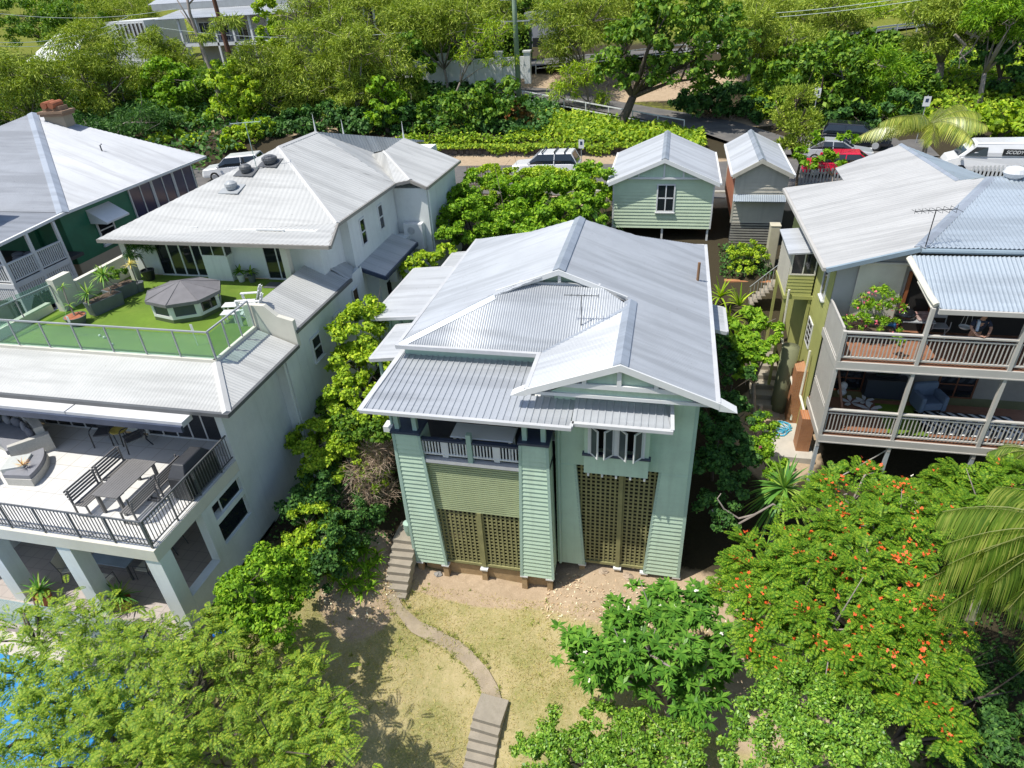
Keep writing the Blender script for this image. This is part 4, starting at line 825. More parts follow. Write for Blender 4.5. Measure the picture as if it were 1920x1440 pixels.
t = thing('curved_ottoman', 'curved wicker ottoman with grey cushion beside the square table', 'ottoman', (-18.6, 12.2, DZ)); oc = np.array([-20.0, 11.3])
arc(.95, 1.85, DZ, DZ+.26, 'base', WICKER, radians(5), radians(55), 8, t, oc); arc(.93, 1.83, DZ+.26, DZ+.4, 'seat_cushion', CUSHION, radians(6), radians(54), 8, t, oc)
t = thing('curved_ottoman', 'curved wicker ottoman cut by the left edge of the picture', 'ottoman', (-19.9, 11.0, DZ)); oc = np.array([-20.9, 12.2])
arc(.95, 1.75, DZ, DZ+.26, 'base', WICKER, radians(-75), radians(-30), 8, t, oc); arc(.93, 1.73, DZ+.26, DZ+.4, 'seat_cushion', CUSHION, radians(-74), radians(-31), 8, t, oc)
s_ = MB().fr((-19.1, 11.95, DZ), 25); s_.box(-.33, .33, -.33, .33, 0, .48); solid('coffee_table', 'square pale wicker coffee table between the ottomans', 'table', s_, mat('glass_topped_wicker', (.50, .52, .49), .4, .06, 12), bevel=.015)
# ---- patio below
t = thing('patio_table', 'long frosted table in the shade of the lower patio', 'table', (-16.6, 12.0, PZ)); c = (-16.4, 12.1, PZ); s_ = MB().fr(c, 0); s_.box(-.75, .75, -1.1, 1.1, .7, .74); s_.build('tabletop', mat('frosted_glass', (.30, .36, .42), .3), t, bevel=.015)
for x in (-.62, .62):
    for y in (-.95, .95): l = MB().fr(c); l.box(x-.03, x+.03, y-.03, y+.03, 0, .7); l.build('leg', DGREY, t)
def slingchair(label, c, deg):
    t = thing('patio_chair', label, 'chair', c, 'cream sling chairs round the patio table'); s_ = MB().fr(c, deg); s_.box(-.25, .25, -.24, .24, .41, .44); s_.build('seat', WARMWHITE, t)
    b_ = MB().fr(c, deg); b_.hexa([(-.25, .24, .44), (.25, .24, .44), (.25, .26, .44), (-.25, .26, .44)], [(-.25, .36, .95), (.25, .36, .95), (.25, .38, .95), (-.25, .38, .95)]); b_.build('backrest', WARMWHITE, t)
    for x in (-.27, .27): l = MB().fr(c, deg); l.tube([(x, -.28, 0), (x, -.25, .62), (x, .3, .64), (x, .37, .96), (x, .26, .42), (x, .36, 0)], .016, 5); l.build('leg_frame', DGREY, t)
slingchair('cream patio chair at the right side of the frosted table, nearer the columns', (-15.35, 11.45, PZ), -90); slingchair('cream patio chair at the right side of the frosted table, farther back', (-15.35, 12.6, PZ), -90); slingchair('cream patio chair at the front end of the frosted table', (-16.35, 10.65, PZ), 175)
slingchair('cream patio chair left of the frosted table, pulled out towards the columns', (-17.75, 11.0, PZ), 110); slingchair('cream patio chair left of the frosted table, pushed back', (-17.65, 12.2, PZ), 90)
t = thing('glass_fence', 'frameless glass fence along the front of the lower patio', 'fence', (-17, 8.95, PZ))
for k in range(6): x = -25+1.95*k; q = MB(); q.box(x, x+1.9, 9.0, 9.015, PZ+.05, PZ+1.15); q.build('glass_panel', clearglass('pool_fence_glass', (.5, .65, .6), .3), t)
for k in range(7): x = -25.02+1.95*k; q = MB(); q.box(x-.02, x+.02, 8.98, 9.03, PZ, PZ+.2); q.build('clamp', MGREY, t)
# pool and paving below the left tree
bx2 = MB(); bx2.box(-27, -11.9, 1.5, 8.9, .2, 1.05); tag(bx2.build('pool_deck', mat('pool_paving', (.50, .46, .41), .8, .1, 2)), kind='structure')
pl = MB(); pl.box(-24, -12.7, 2.6, 8.2, .9, 1.058); tag(pl.build('pool_water', POOLW), kind='structure')
s_ = MB().fr((-11.95, 10.2, .8), 20)
for k in range(7): s_.tube([(.1*sin(k*1.7), .12*cos(k*2.1), .04*k), (.3*cos(k), .25*sin(k*1.3), .05+.03*k), (.2*sin(k*2.3), -.2*cos(k), .1+.02*k)], .05, 5)
solid('blue_hose', 'bundle of blue pool hose on the corner below the white house', 'hose', s_, mat('blue_plastic', (.02, .16, .6), .4))

# ------------------------------------------------------------------ green and white house far left
Fh = thing('veranda_house', 'dark green house with old zinc hip roof and white double veranda', 'house', (-30, 24, 3)); ez = 9.2; ex = -26.1
pkf = at(60, 212, z=12.1); cF = np.array([ex, 23.4, ez]); cB = np.array([ex, 33.9, ez])
def rfF(pts, m=OLDZINC, pitch=.076, amp=.01): mb = MB(); mb.corr(pts, pitch, amp); return mb.build('roof', m, Fh)
rfF([pkf, cF, cB]); rfF([pkf, (-42, 23.4, ez), cF]); rfF([pkf, cB, (-42, 34.5, ez)]); rfF([(ex-.1, 19.6, ez-.25), (ex-.05, 23.45, ez-.02), (-40, 23.45, ez-.02), (-40, 19.6, ez-.25)])
rfF([(-28.3, 19.0, 10.6), (-28.4, 22.7, 10.2), (-45, 23.5, 10.4), (-45, 19.0, 10.9)], BLUEZINC)
c_ = MB(); c_.cap(pkf, cF, .25, .06, .06, .03); c_.build('ridge_capping', FLASH, Fh)
g_ = MB(); g_.beam(cF+[0, 0, -.06], cB+[0, 0, -.06], .12, .12); g_.beam((ex-.08, 19.6, ez-.3), cF+[0, 0, -.06], .12, .12); g_.build('gutter', WHITE, Fh)
wx = ex-.55
w_ = MB().fr((wx, 0, 0), 90); w_.boards(23.6, 33.2, 6.65, ez-.05, .15, .016); w_.box(23.6, 33.2, .02, 12, 6.65, ez-.1); w_.build('green_wall', DKGREEN, Fh)
w_ = MB().fr((wx, 0, 0), 90); w_.boards(23.6, 33.2, 3.0, 6.65, .15, .016); w_.box(23.6, 33.2, .02, 12, 2.6, 6.65); w_.build('lower_wall', TANB, Fh)
for k in range(3): window(Fh, (wx+.03, 0, 0), 90, 28.0+1.72*k, 29.55+1.72*k, 7.4, 8.9, WHITE, BLUEGLASS, 2, 1, .07, .06, False)
window(Fh, (wx+.03, 0, 0), 90, 25.4, 26.3, 7.0, 8.3, WHITE, DARKGLASS, 1, 2, .07, .06)
hd_ = MB().fr((wx, 0, 0), 90); hd_.hexa([(25.1, -.95, 8.1), (26.6, -.95, 8.1), (26.6, .0, 8.1), (25.1, .0, 8.1)], [(25.1, -.95, 8.18), (26.6, -.95, 8.18), (26.6, 0, 8.75), (25.1, 0, 8.75)]); hd_.build('window_hood', WHITE, Fh)
# veranda (upper floor 6.4, lower 3.4)
bx('veranda_floor', mat('veranda_boards', (.06, .06, .06), .7), (-40, ex, 19.8, 23.6, 7.15, 7.3), (-40, ex, 19.8, 23.6, 4.5, 4.7), parent=Fh)
bx('veranda_wall', DKGREEN, (-40, -28.2, 23.45, 23.58, 4.7, 9), parent=Fh)
for y in (19.86, 21.3, 22.75): bx('post', WHITE, (ex-.1, ex+.02, y-.06, y+.06, 3.2, ez-.2), parent=Fh)
for x in (-28.6, -31, -33.5): bx('post', WHITE, (x-.06, x+.06, 19.8, 19.92, 3.4, ez-.3), parent=Fh)
for y0, y1 in ((19.92, 21.24), (21.36, 22.69)):
    for z in (7.3, 4.7): r_ = MB().fr((ex-.04, 0, 0), 90); r_.rail(y0, y1, z, .86, 13, 0, .045, .08); r_.build('balustrade', WHITE, Fh)
for x0, x1 in ((-28.5, ex-.1), (-30.9, -28.7)):
    for z in (7.3, 4.7): r_ = MB().fr((0, 19.86, 0)); r_.rail(x0, x1, z, .86, 18, 0, .045, .08); r_.build('balustrade', WHITE, Fh)
v_ = MB().fr((ex-.02, 0, 0), 90); u = 19.9
while u < 22.7: v_.box(u, u+.075, -.01, .01, 6.55-.08*((int(u*10)) % 2), 7.1); u += .11
v_.box(19.8, 22.8, -.03, .03, 7.1, 7.32)
for y0, s in ((19.92, 1), (22.69, -1)): v_.prism([(y0, 6.55), (y0+s*.5, 6.55), (y0, 5.95)] if s > 0 else [(y0, 6.55), (y0, 5.95), (y0+s*.5, 6.55)], -.02, .02)
v_.build('valance', WHITE, Fh)
v_ = MB().fr((0, 19.82, 0)); u = -33
while u < ex-.1: v_.box(u, u+.075, -.01, .01, 6.55, 7.1); u += .11
v_.box(-33, ex, -.03, .03, 7.1, 7.32); v_.build('valance', WHITE, Fh)
window(Fh, (-28.19, 0, 0), 90, 20.9, 23, 4.8, 6.8, WARMWHITE, DARKGLASS, 3, 2, .08, .06, False)
bx('room_wall', TANB, (-40, -28.2, 20.7, 23.44, 4.7, 7.1), parent=Fh)
bs = thing('day_bed', 'rattan day bed with grey cushions on the upper veranda of the green house', 'day bed', (-27.6, 21.6, 7.3)); s_ = MB(); s_.lathe((-27.5, 21.7, 7.3), [(.7, 0), (.85, .3), (.82, .38), (.02, .4)], 18); s_.build('base', mat('dark_rattan', (.10, .07, .05), .8), bs)
for q in ((-.3, .2, .45), (.25, .3, .45), (.1, -.15, .42)): s_ = MB(); s_.ball((-27.5+q[0], 21.7+q[1], 7.3+q[2]), (.28, .24, .14), 10, 6); s_.build('cushion', CUSHION, bs, smooth=True)
ch = at(122, 250, z=11.0); cx, cy = ch[0], ch[1]; cd = MB().fr((cx, cy, 0), 8); cd.box(-.55, .55, -.38, .38, 9.8, 11.95); co = cd.build('chimney', mat('chimney_render', (.36, .30, .22), .9, .1, 2, bump=.2), Fh)
q = MB().fr((cx, cy, 0), 8); q.box(-.66, .66, -.5, .5, 11.95, 12.08); q.box(-.72, .72, -.56, .56, 12.08, 12.2); q.box(-.5, .5, -.34, .34, 12.2, 12.42); q.build('chimney_cap', mat('chimney_brown', (.26, .17, .11), .9, .15), co)
for x in (-.22, .22): q = MB().fr((cx+x, cy-.1, 12.5), 8); q.tube([(0, -.42, 0), (0, .42, .03)], .17, 12); q.build('chimney_pot', TERRA, co)
fp = MB(); p_ = at(192, 285, z=10.3); fp.tube([(p_[0], p_[1], p_[2]-.3), (p_[0], p_[1], p_[2]+.35), (p_[0]+.12, p_[1], p_[2]+.4)], .035, 6); fp.build('vent_pipe', DGREY, Fh)
# ------------------------------------------------------------------ house with two decks on the right
Rh = thing('deck_house', 'beige and khaki timber house with two railed decks and corrugated roofs', 'house', (9, 21, 2))
rfloor, lfloor, DY, DX = 6.3, 3.45, 19.3, 5.6
def rr_(pts, m=BEIGEROOF, pitch=.2, amp=.006, name='roof', fan=True):
    mb = MB()
    if fan:
        for k in range(1, len(pts)-1): mb.corr([pts[0], pts[k], pts[k+1]], pitch, amp)
    else: mb.corr(pts, pitch, amp)
    return mb.build(name, m, Rh)
c_, rk, v2, v1, ap, n2, no, bk = [np.array(q) for q in ((5.14, 21.12, 8.61), (7.71, 21.31, 9.3), (10.97, 25.97, 10.19), (10.18, 26.41, 9.97), (9.87, 32.58, 9.89), (7.13, 31.42, 9.15), (7.09, 29.39, 9.14), (5.01, 30.25, 8.58))]
rr_([c_, rk, v2, v1, no, bk], fan=False, pitch=.19); rr_([no, v1, ap, n2], fan=False, pitch=.19)
P_ = at(1848, 331, z=9.35); rr_([ap, P_, v1], BLUEZINC, .2, .004)
rt = at(1925, 332, z=10.19)
rr_([rk, (13.5, 21.4, 9.3), (13.5, 26.2, 10.25), v2], BLUEZINC, .076*1.6, .018, fan=False)
rr_([v2, (13.5, 26.2, 10.25), (13.5, 30, 9.2), P_, v1], BLUEZINC, .2, .004)
rr_([(7.95, 19.2, 8.22), (13.5, 19.2, 8.22), (13.5, 21.25, 9.12), (7.45, 21.15, 9.1)], BLUEZINC, .076*1.6, .018, 'deck_roof', False)
cp = MB(); cp.cap(rk, v2, .16, .05, .03, .03); cp.cap(ap, v1, .12, .04, .04, .02); cp.build('ridge_capping', FLASH, Rh)
g_ = MB(); g_.tube([(7.75, 21.26, 9.2), (13.5, 21.33, 9.2)], .08, 8); g_.beam(c_+[0, -.05, -.06], rk+[0, -.05, -.06], .1, .14); g_.build('gutter', mat('blue_grey_gutter', (.24, .31, .36), .45), Rh)
g_ = MB(); g_.beam(c_+[-.05, 0, -.06], bk+[-.05, 0, -.06], .1, .12); g_.beam((7.9, 19.15, 8.16), (13.5, 19.15, 8.16), .08, .14); g_.beam(bk+[0, .05, -.06], no+[0, .05, -.06], .1, .12); g_.build('gutter', STEELB, Rh)
bl = MB(); bl.tube([(7.42, 21.1, 9.02), (7.75, 19.6, 8.42), (7.85, 19.3, 8.3)], .09, 8); bl.tube([(7.6, 20.3, 8.6), (7.85, 19.35, 8.12)], .07, 8); bl.build('rolled_blind', WARMWHITE, Rh)
# walls
w_ = MB().fr((0, 21.62, 0)); zt = lambda u: 8.55+.27*(u-5.14); z = 6.3
w_.boards(5.6, 7.9, 6.3, 8.62, .19, .016); w_.hexa([(5.6, .02, 6.3), (13, .02, 6.3), (13, 8, 6.3), (5.6, 8, 6.3)], [(5.6, .02, 8.6), (13, .02, 9.0), (13, 8, 9.0), (5.6, 8, 8.6)]); w_.prism([(5.5, 8.45), (7.8, 8.6), (7.8, 9.2)], -.01, .1); w_.build('wall', mat('grey_weatherboard', (.42, .42, .40), .6, .05), Rh)
w_ = MB().fr((DX-.02, 0, 0), -90); w_.boards(-30.1, -21.6, 5.9, 8.5, .17, .018); w_.boards(-30.1, -21.6, 1.6, 5.9, .17, .006); w_.build('side_wall', KHAKI, Rh)
bx('side_wall', KHAKID, (DX, 13, 22.32, 30, .8, 5.95), (DX, DX+.2, 21.7, 22.32, .8, 5.95), (DX+.02, 13, 29.6, 30.1, 2, 8.5), parent=Rh)
bl = MB(); bl.box(6.22, 7.58, 21.5, 21.54, 6.75, 8.62); bl.tube([(6.18, 21.5, 8.66), (7.62, 21.5, 8.66)], .05, 8); bl.box(6.2, 7.6, 21.47, 21.56, 6.68, 6.76); bl.build('outdoor_blind', WARMWHITE, Rh)
for k in range(2): q = MB(); x = 7.72+k*.85; q.box(x, x+.09, 21.5, 21.62, 6.3, 8.4); q.build('door_frame', mat('red_brown_timber', (.30, .10, .04), .5), Rh)
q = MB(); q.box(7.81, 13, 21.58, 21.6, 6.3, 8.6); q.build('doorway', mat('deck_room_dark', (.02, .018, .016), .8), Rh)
window(Rh, (DX-.04, 0, 0), -90, -23.7, -23.0, 4.7, 5.6, WHITE, DARKGLASS, 2, 4, .05, .03, False); window(Rh, (DX-.04, 0, 0), -90, -22.8, -22.3, 7.0, 8.0, WHITE, DARKGLASS, 1, 1, .05, .05)
# side sleep-out on posts
w_ = MB().fr((0, 24.0, 0)); w_.boards(4.6, 5.5, 6.35, 7.15, .13, .02); w_.box(4.6, 5.5, .01, .1, 6.35, 7.15); w_.build('sleepout_wall', KHAKI, Rh)
w_ = MB().fr((4.6, 0, 0), -90); w_.boards(-26.4, -24.0, 6.3, 8.0, .15, .016); w_.box(-26.4, -24, .01, .1, 6.3, 8.0); w_.build('sleepout_wall', BEIGEB, Rh)
window(Rh, (0, 24.02, 0), 0, 4.68, 5.46, 7.2, 7.98, WARMWHITE, DARKGLASS, 2, 1, .05, .04, False)
rr_([(4.45, 23.85, 8.02), (5.55, 23.85, 8.12), (5.55, 26.5, 8.12), (4.45, 26.5, 8.02)], ZINCL, .2, .004, 'sleepout_roof', False)
bx('sleepout_floor', KHAKI, (4.55, 5.6, 23.95, 26.4, 6.2, 6.34), parent=Rh)
for x, y in ((4.62, 24.05), (4.62, 26.2), (5.5, 24.05)): bx('post', KHAKI, (x-.05, x+.05, y-.05, y+.05, 1.8, 6.2), parent=Rh)
for q in (((4.7, 23.9, 6.6), (4.75, 23.9, 4.6), (5.3, 22.6, 3.0), (5.35, 22.4, 1.8)), ((5.45, 22.2, 5.0), (5.4, 22, 3.2), (5.5, 20.9, 2.9))): d_ = MB(); d_.tube(q, .045, 7); d_.build('drain_pipe', WARMWHITE, Rh)
# decks
for z, m_ in ((rfloor, DECKRED), (lfloor, DECKRED)):
    mb = MB()
    for k in range(17): y = DY-.02+k*.14; mb.box(DX, 13, y, y+.134, z-.03, z)
    mb.build('deck_boards', m_, Rh)
    mb = MB(); mb.box(DX-.02, 13, DY-.08, DY-.02, z-.26, z-.02); mb.box(DX-.02, 13, DY-.1, DY+.0, z-.3, z-.262); mb.box(DX-.06, DX-.02, DY, 21.6, z-.28, z-.03); mb.build('deck_beam', STEELB, Rh)
    mb = MB(); mb.box(DX, 13, DY, 21.6, z-.2, z-.15); mb.build('deck_lining', mat('deck_lining', (.3, .29, .27), .7), Rh)
def deckrail(x0, x1, z, n):
    r = MB().fr((0, DY, 0)); r.box(x0, x1, -.05, .06, z+.96, z+1.01); r.box(x0, x1, -.025, .025, z+.84, z+.88); r.box(x0, x1, -.03, .03, z+.1, z+.15)
    for k in range(n): x = x0+(x1-x0)*(k+.5)/n; r.box(x-.014, x+.014, -.012, .012, z+.15, z+.84)
    return r.build('balustrade', STEELB, Rh)
PX = (5.6, 7.8, 10.3, 12.8)
for z in (rfloor, lfloor):
    for a, b2 in zip(PX[:-1], PX[1:]): deckrail(a+.05, b2-.05, z, int((b2-a)/.115))
for x, zt_ in zip(PX, (7.33, 8.2, 8.2, 8.2)):
    q = MB(); q.box(x-.05, x+.05, DY-.07, DY+.06, 2.95 if x > 5 else 1, zt_); q.build('post', STEELB, Rh)
    q = MB(); q.box(x-.055, x+.055, DY-.06, DY+.05, g(x, DY)-.3, 2.95); q.build('lower_post', mat('galvanised_post', (.42, .46, .48), .4, .1), Rh)
br = MB(); br.tube([(7.75, DY-.02, 3.0), (6.2, DY+.3, .9)], .02, 5); br.build('brace_rod', STEELB, Rh)
def slats(z0, z1, y0, y1, n):
    r = MB().fr((DX-.01, 0, 0), -90); r.box(-y1, -y0, -.03, .03, z1-.06, z1); r.box(-y1, -y0, -.03, .03, z0, z0+.06); r.box(-y1, -y1+.06, -.03, .03, z0+.06, z1-.06); r.box(-y0-.06, -y0, -.03, .03, z0+.06, z1-.06)
    for k in range(n): u = -y1+.06+(y1-y0-.12)*(k+.5)/n; r.box(u-.028, u+.028, -.012, .012, z0+.06, z1-.06)
    return r.build('slat_screen', STEELB, Rh)
slats(rfloor-.02, rfloor+1.1, DY+.07, 21.5, 28); slats(lfloor+1.05, 6.0, DY+.07, 21.3, 28); slats(lfloor-.1, lfloor+1.0, DY+.07, 21.3, 28)
tb = MB(); tb.beam((6.0, 21.4, 5.9), (6.4, 19.7, 3.5), .07, .05); tb.build('raking_timber', DECKRED, Rh)
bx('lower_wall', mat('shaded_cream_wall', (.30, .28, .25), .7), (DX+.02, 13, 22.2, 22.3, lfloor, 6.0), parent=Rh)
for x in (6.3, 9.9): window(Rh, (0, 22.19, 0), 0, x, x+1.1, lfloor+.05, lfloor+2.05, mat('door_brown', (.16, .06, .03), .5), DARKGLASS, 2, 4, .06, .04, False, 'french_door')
bx('chimney_base', BRICK, (5.3, 5.75, 20.6, 21.2, .8, 3.1), (5.2, 5.6, 22.4, 23.2, .9, 4.0), parent=Rh)
rc = MB(); rc.tube([(4.98, 23.2, 1.2), (5.0, 23.2, 4.6)], .32, 14); rc.build('water_tank', KHAKID, Rh, smooth=True)
q = MB(); p_ = at(1898, 338, z=10.1); q.lathe((p_[0], p_[1], p_[2]-.15), [(.17, 0), (.2, .22), (.3, .3), (.36, .42), (.3, .56), (.12, .62), (.02, .63)], 16); q.build('turbine_vent', mat('bright_vent', (.62, .63, .64), .3, .1), Rh)
antenna(Rh, (7.85, 21.3, 9.2), 1.25, BLACK, 14, 1.25, 7, .3)
# ---- things on the upper deck
def planttub(label, c, sx, sy, h):
    t = thing('planter_trough', label, 'planter', c); q = MB().fr(c); q.hexa([(-sx*.45, -sy*.45, 0), (sx*.45, -sy*.45, 0), (sx*.45, sy*.45, 0), (-sx*.45, sy*.45, 0)], [(-sx*.5, -sy*.5, h), (sx*.5, -sy*.5, h), (sx*.5, sy*.5, h), (-sx*.5, sy*.5, h)]); q.build('tub', BLACK, t)
    q = MB().fr(c); q.box(-sx*.44, sx*.44, -sy*.44, sy*.44, h+.001, h+.02); q.build('soil', SOIL, t); return t
planttub('black planter trough behind the deck railing, holding the flowering shrub', (6.75, 20.75, rfloor), 1.5, .45, .42)
t = thing('kettle_barbecue', 'black domed kettle barbecue on a cart on the upper deck', 'barbecue', (7.78, 21.0, rfloor)); c = (7.72, 20.95, rfloor)
q = MB(); q.lathe(c, [(.05, .62), (.2, .66), (.29, .78), (.3, .84)], 18); q.build('bowl', BLACK, t, smooth=True); q = MB(); q.lathe(c, [(.31, .845), (.29, .96), (.2, 1.06), (.04, 1.1), (.02, 1.1)], 18); q.build('lid', mat('gloss_black', (.012, .013, .016), .15), t, smooth=True)
q = MB(); q.tube([(c[0]-.06, c[1], c[2]+1.1), (c[0]-.05, c[1], c[2]+1.15), (c[0]+.05, c[1], c[2]+1.15), (c[0]+.06, c[1], c[2]+1.1)], .012, 5); q.build('handle', WARMWHITE, t)
q = MB().fr(c); q.box(-.1, .85, -.3, .3, .74, .77); q.build('side_table', MGREY, t)
for x in (-.1, .75):
    for y in (-.25, .25): q = MB().fr(c); q.tube([(x, y, .74), (x, y, 0)], .016, 5); q.build('leg', BLACK, t)
q = MB().fr((8.25, 20.98, rfloor+.775), 10); q.box(-.22, .22, -.25, .25, 0, .06); q.box(-.2, .25, .1, .26, .06, .12); solid('folded_cloth', 'grey and red folded cover lying on the barbecue side table', 'cover', q, mat('red_grey_cloth', (.30, .22, .20), .9, .5, 6, dirt=(.45, .03, .04), dirtamt=1, dscale=4), bevel=.02)
q = MB().fr((7.42, 21.15, rfloor), 0); q.box(-.16, .16, -.16, .16, 0, .5); solid('blue_box', 'blue box standing beside the kettle barbecue', 'box', q, mat('blue_box', (.05, .22, .5), .5), bevel=.02)
t = thing('high_chair', 'pale folding director chair beside the deck post', 'chair', (8.75, 20.9, rfloor)); c = (8.75, 20.9, rfloor)
q = MB().fr(c); q.box(-.25, .25, -.2, .2, .55, .58); q.build('seat', MGREY, t); q = MB().fr(c); q.box(-.25, .25, .2, .23, .75, 1.15); q.build('backrest', mat('canvas_grey', (.4, .4, .4), .9), t)
for x in (-.24, .24): q = MB().fr(c); q.tube([(x, -.22, 0), (x, .2, .56), (x, .22, 1.15)], .018, 5); q.tube([(x, .22, 0), (x, -.2, .56), (x, -.2, .8)], .018, 5); q.build('leg_frame', MGREY, t)
q = MB(); p_ = at(1808, 616, y=20.2); q.lathe(tuple(p_), [(.02, 0), (.14, .02), (.17, .07), (.16, .075), (.13, .04)], 14)
for k in range(3): a = 2*pi*k/3; q.tube([(p_[0]+.16*cos(a), p_[1]+.16*sin(a), p_[2]+.07), (p_[0], p_[1], 8.35)], .005, 4)
solid('hanging_bowl', 'pale bowl hanging on chains under the deck roof beside the man', 'bowl', q, WHITE)
# ---- lower deck things
t = thing('armchair', 'blue grey tub armchair in the shade of the lower deck', 'armchair', (9.35, 21.3, lfloor)); c = (9.35, 21.25, lfloor); BLUEF = mat('blue_fabric', (.13, .18, .26), .9, .1, 4)
q = MB().fr(c, 14); q.box(-.3, .3, -.32, .3, .16, .44); q.build('seat', BLUEF, t, bevel=.04); q = MB().fr(c, 14); q.box(-.42, .42, .28, .46, .1, .92); q.build('backrest', BLUEF, t, bevel=.08)
for x in (-.38, .38): q = MB().fr(c, 14); q.box(x-.08, x+.08, -.34, .3, .1, .68); q.build('armrest', BLUEF, t, bevel=.05)
for x in (-.3, .3):
    for y in (-.28, .38): q = MB().fr(c, 14); q.box(x-.02, x+.02, y-.02, y+.02, 0, .12); q.build('leg', BLACK, t)
t = thing('television_cabinet', 'dark cabinet with shelves against the lower deck wall', 'cabinet', (8.1, 22.0, lfloor)); q = MB(); q.box(7.45, 8.75, 21.75, 22.15, lfloor, lfloor+.75); q.build('carcass', mat('dark_blue_wood', (.03, .04, .055), .6), t, bevel=.01)
q = MB(); q.box(7.42, 8.78, 21.72, 22.16, lfloor+.75, lfloor+.79); q.build('top', mat('dark_wood_top', (.035, .035, .04), .5), t); q = MB(); q.box(7.7, 8.5, 21.9, 21.95, lfloor+.82, lfloor+1.3); q.build('screen', DARKGLASS, t)
q = MB()
def flower(q, cx, cy, cz, R):
    for k in range(5):
        a = 2*pi*k/5+.3; pts = []
        for (rr0, off) in ((.1, 0), (.55, .5), (1, .22), (1.02, -.18), (.6, -.45)): pts.append((cx+R*rr0*cos(a+off*.8), cy+R*rr0*sin(a+off*.8), cz+.03+.05*rr0))
        q.hexa([(x, y, z-.02) for x, y, z in pts], pts)
flower(q, 6.95, 21.35, lfloor, .36); flower(q, 7.5, 21.0, lfloor, .4); flower(q, 7.45, 21.5, lfloor, .3); solid('flower_ornament', 'big white five petalled flower ornaments lying on the lower deck', 'ornament', q, WHITE)
q = MB(); q.ball((6.75, 21.9, lfloor+.35), (.14, .14, .17), 10, 7); q.lathe((6.75, 21.9, lfloor), [(.12, 0), (.16, .1), (.1, .22)], 10); solid('white_vase', 'rounded white vase at the left end of the lower deck', 'vase', q, WHITE, smooth=True)
def mat_flat(name, label, cat, pts, z, m_, group=None): q = MB(); q.hexa([(x, y, z) for x, y in pts], [(x, y, z+.012) for x, y in pts]); return solid(name, label, cat, q, m_, group)
mat_flat('grass_mat', 'green artificial grass mat on the lower deck boards', 'mat', [(7.75, 19.55), (9.0, 19.55), (9.0, 21.4), (7.75, 21.4)], lfloor+.004, TURF)
t = thing('chevron_rug', 'black and white chevron patterned rug on the lower deck', 'rug', (10, 20.3, lfloor)); q = MB(); q.box(8.9, 11.9, 19.75, 21.15, lfloor+.005, lfloor+.016); q.build('weave', BLACK, t)
q = MB()
for j, y0 in enumerate((19.78, 20.46)):
    for k in range(9): x = 8.95+.33*k; q.hexa([(x, y0, lfloor+.018), (x+.15, y0, lfloor+.018), (x+.42, y0+.33, lfloor+.018), (x+.27, y0+.33, lfloor+.018)], [(x, y0, lfloor+.022), (x+.15, y0, lfloor+.022), (x+.42, y0+.33, lfloor+.022), (x+.27, y0+.33, lfloor+.022)]); q.hexa([(x+.27, y0+.335, lfloor+.018), (x+.42, y0+.335, lfloor+.018), (x+.15, y0+.66, lfloor+.018), (x, y0+.66, lfloor+.018)], [(x+.27, y0+.335, lfloor+.022), (x+.42, y0+.335, lfloor+.022), (x+.15, y0+.66, lfloor+.022), (x, y0+.66, lfloor+.022)])
q.build('chevron_stripes', WHITE, t)
# ---- the man at the railing
def skinned(name, pts, edges, m_, parent, root=0, lev=1):
    me = bpy.data.meshes.new(name); me.from_pydata([p[:3] for p in pts], edges, []); o = _link(name, me, m_, parent, np.zeros(3))
    s_ = o.modifiers.new('skin', 'SKIN'); s_.use_smooth_shade = True
    for i, p in enumerate(pts): me.skin_vertices[0].data[i].radius = (p[3], p[3] if len(p) < 5 else p[4]); me.skin_vertices[0].data[i].use_root = i == root
    b = o.modifiers.new('sub', 'SUBSURF'); b.levels = lev; b.render_levels = lev; return o
hp = at(1845, 596, y=19.62); px_ = float(hp[0])
man = bpy.data.objects.new('person', None); COL.objects.link(man); OFF[man.name] = np.zeros(3); tag(man, 'man in a navy polo shirt with a pale stripe leaning on the upper deck railing', 'person'); man.location = (px_, 19.68, rfloor)
SKIN = mat('skin', (.45, .24, .16), .5, .06); NAVYS = mat('navy_polo', (.022, .028, .05), .85, .1); SHORT = mat('dark_shorts', (.03, .03, .035), .85); HAIR = mat('grey_hair', (.12, .095, .075), .7)
B_ = [(0, .12, .95, .13, .1), (0, .1, 1.1, .13, .09), (0, .02, 1.3, .15, .1), (0, -.03, 1.42, .09, .07), (0, -.07, 1.5, .055), (0, -.1, 1.58, .075, .085), (0, -.12, 1.68, .075, .09), (0, -.12, 1.75, .045),
      (.17, -.02, 1.38, .06), (.27, -.1, 1.2, .045), (.14, -.33, 1.06, .035), (.05, -.37, 1.05, .03, .022), (-.17, -.02, 1.38, .06), (-.27, -.1, 1.2, .045), (-.14, -.33, 1.06, .035), (-.04, -.38, 1.07, .03, .022),
      (.1, .13, .88, .085), (.11, .08, .5, .06), (.11, .15, .08, .04), (.11, .02, .04, .04, .03), (-.1, .13, .88, .085), (-.11, .08, .5, .06), (-.11, .15, .08, .04), (-.11, .02, .04, .04, .03)]
E_ = [(0, 1), (1, 2), (2, 3), (3, 4), (4, 5), (5, 6), (6, 7), (2, 8), (8, 9), (9, 10), (10, 11), (2, 12), (12, 13), (13, 14), (14, 15), (0, 16), (16, 17), (17, 18), (18, 19), (0, 20), (20, 21), (21, 22), (22, 23)]
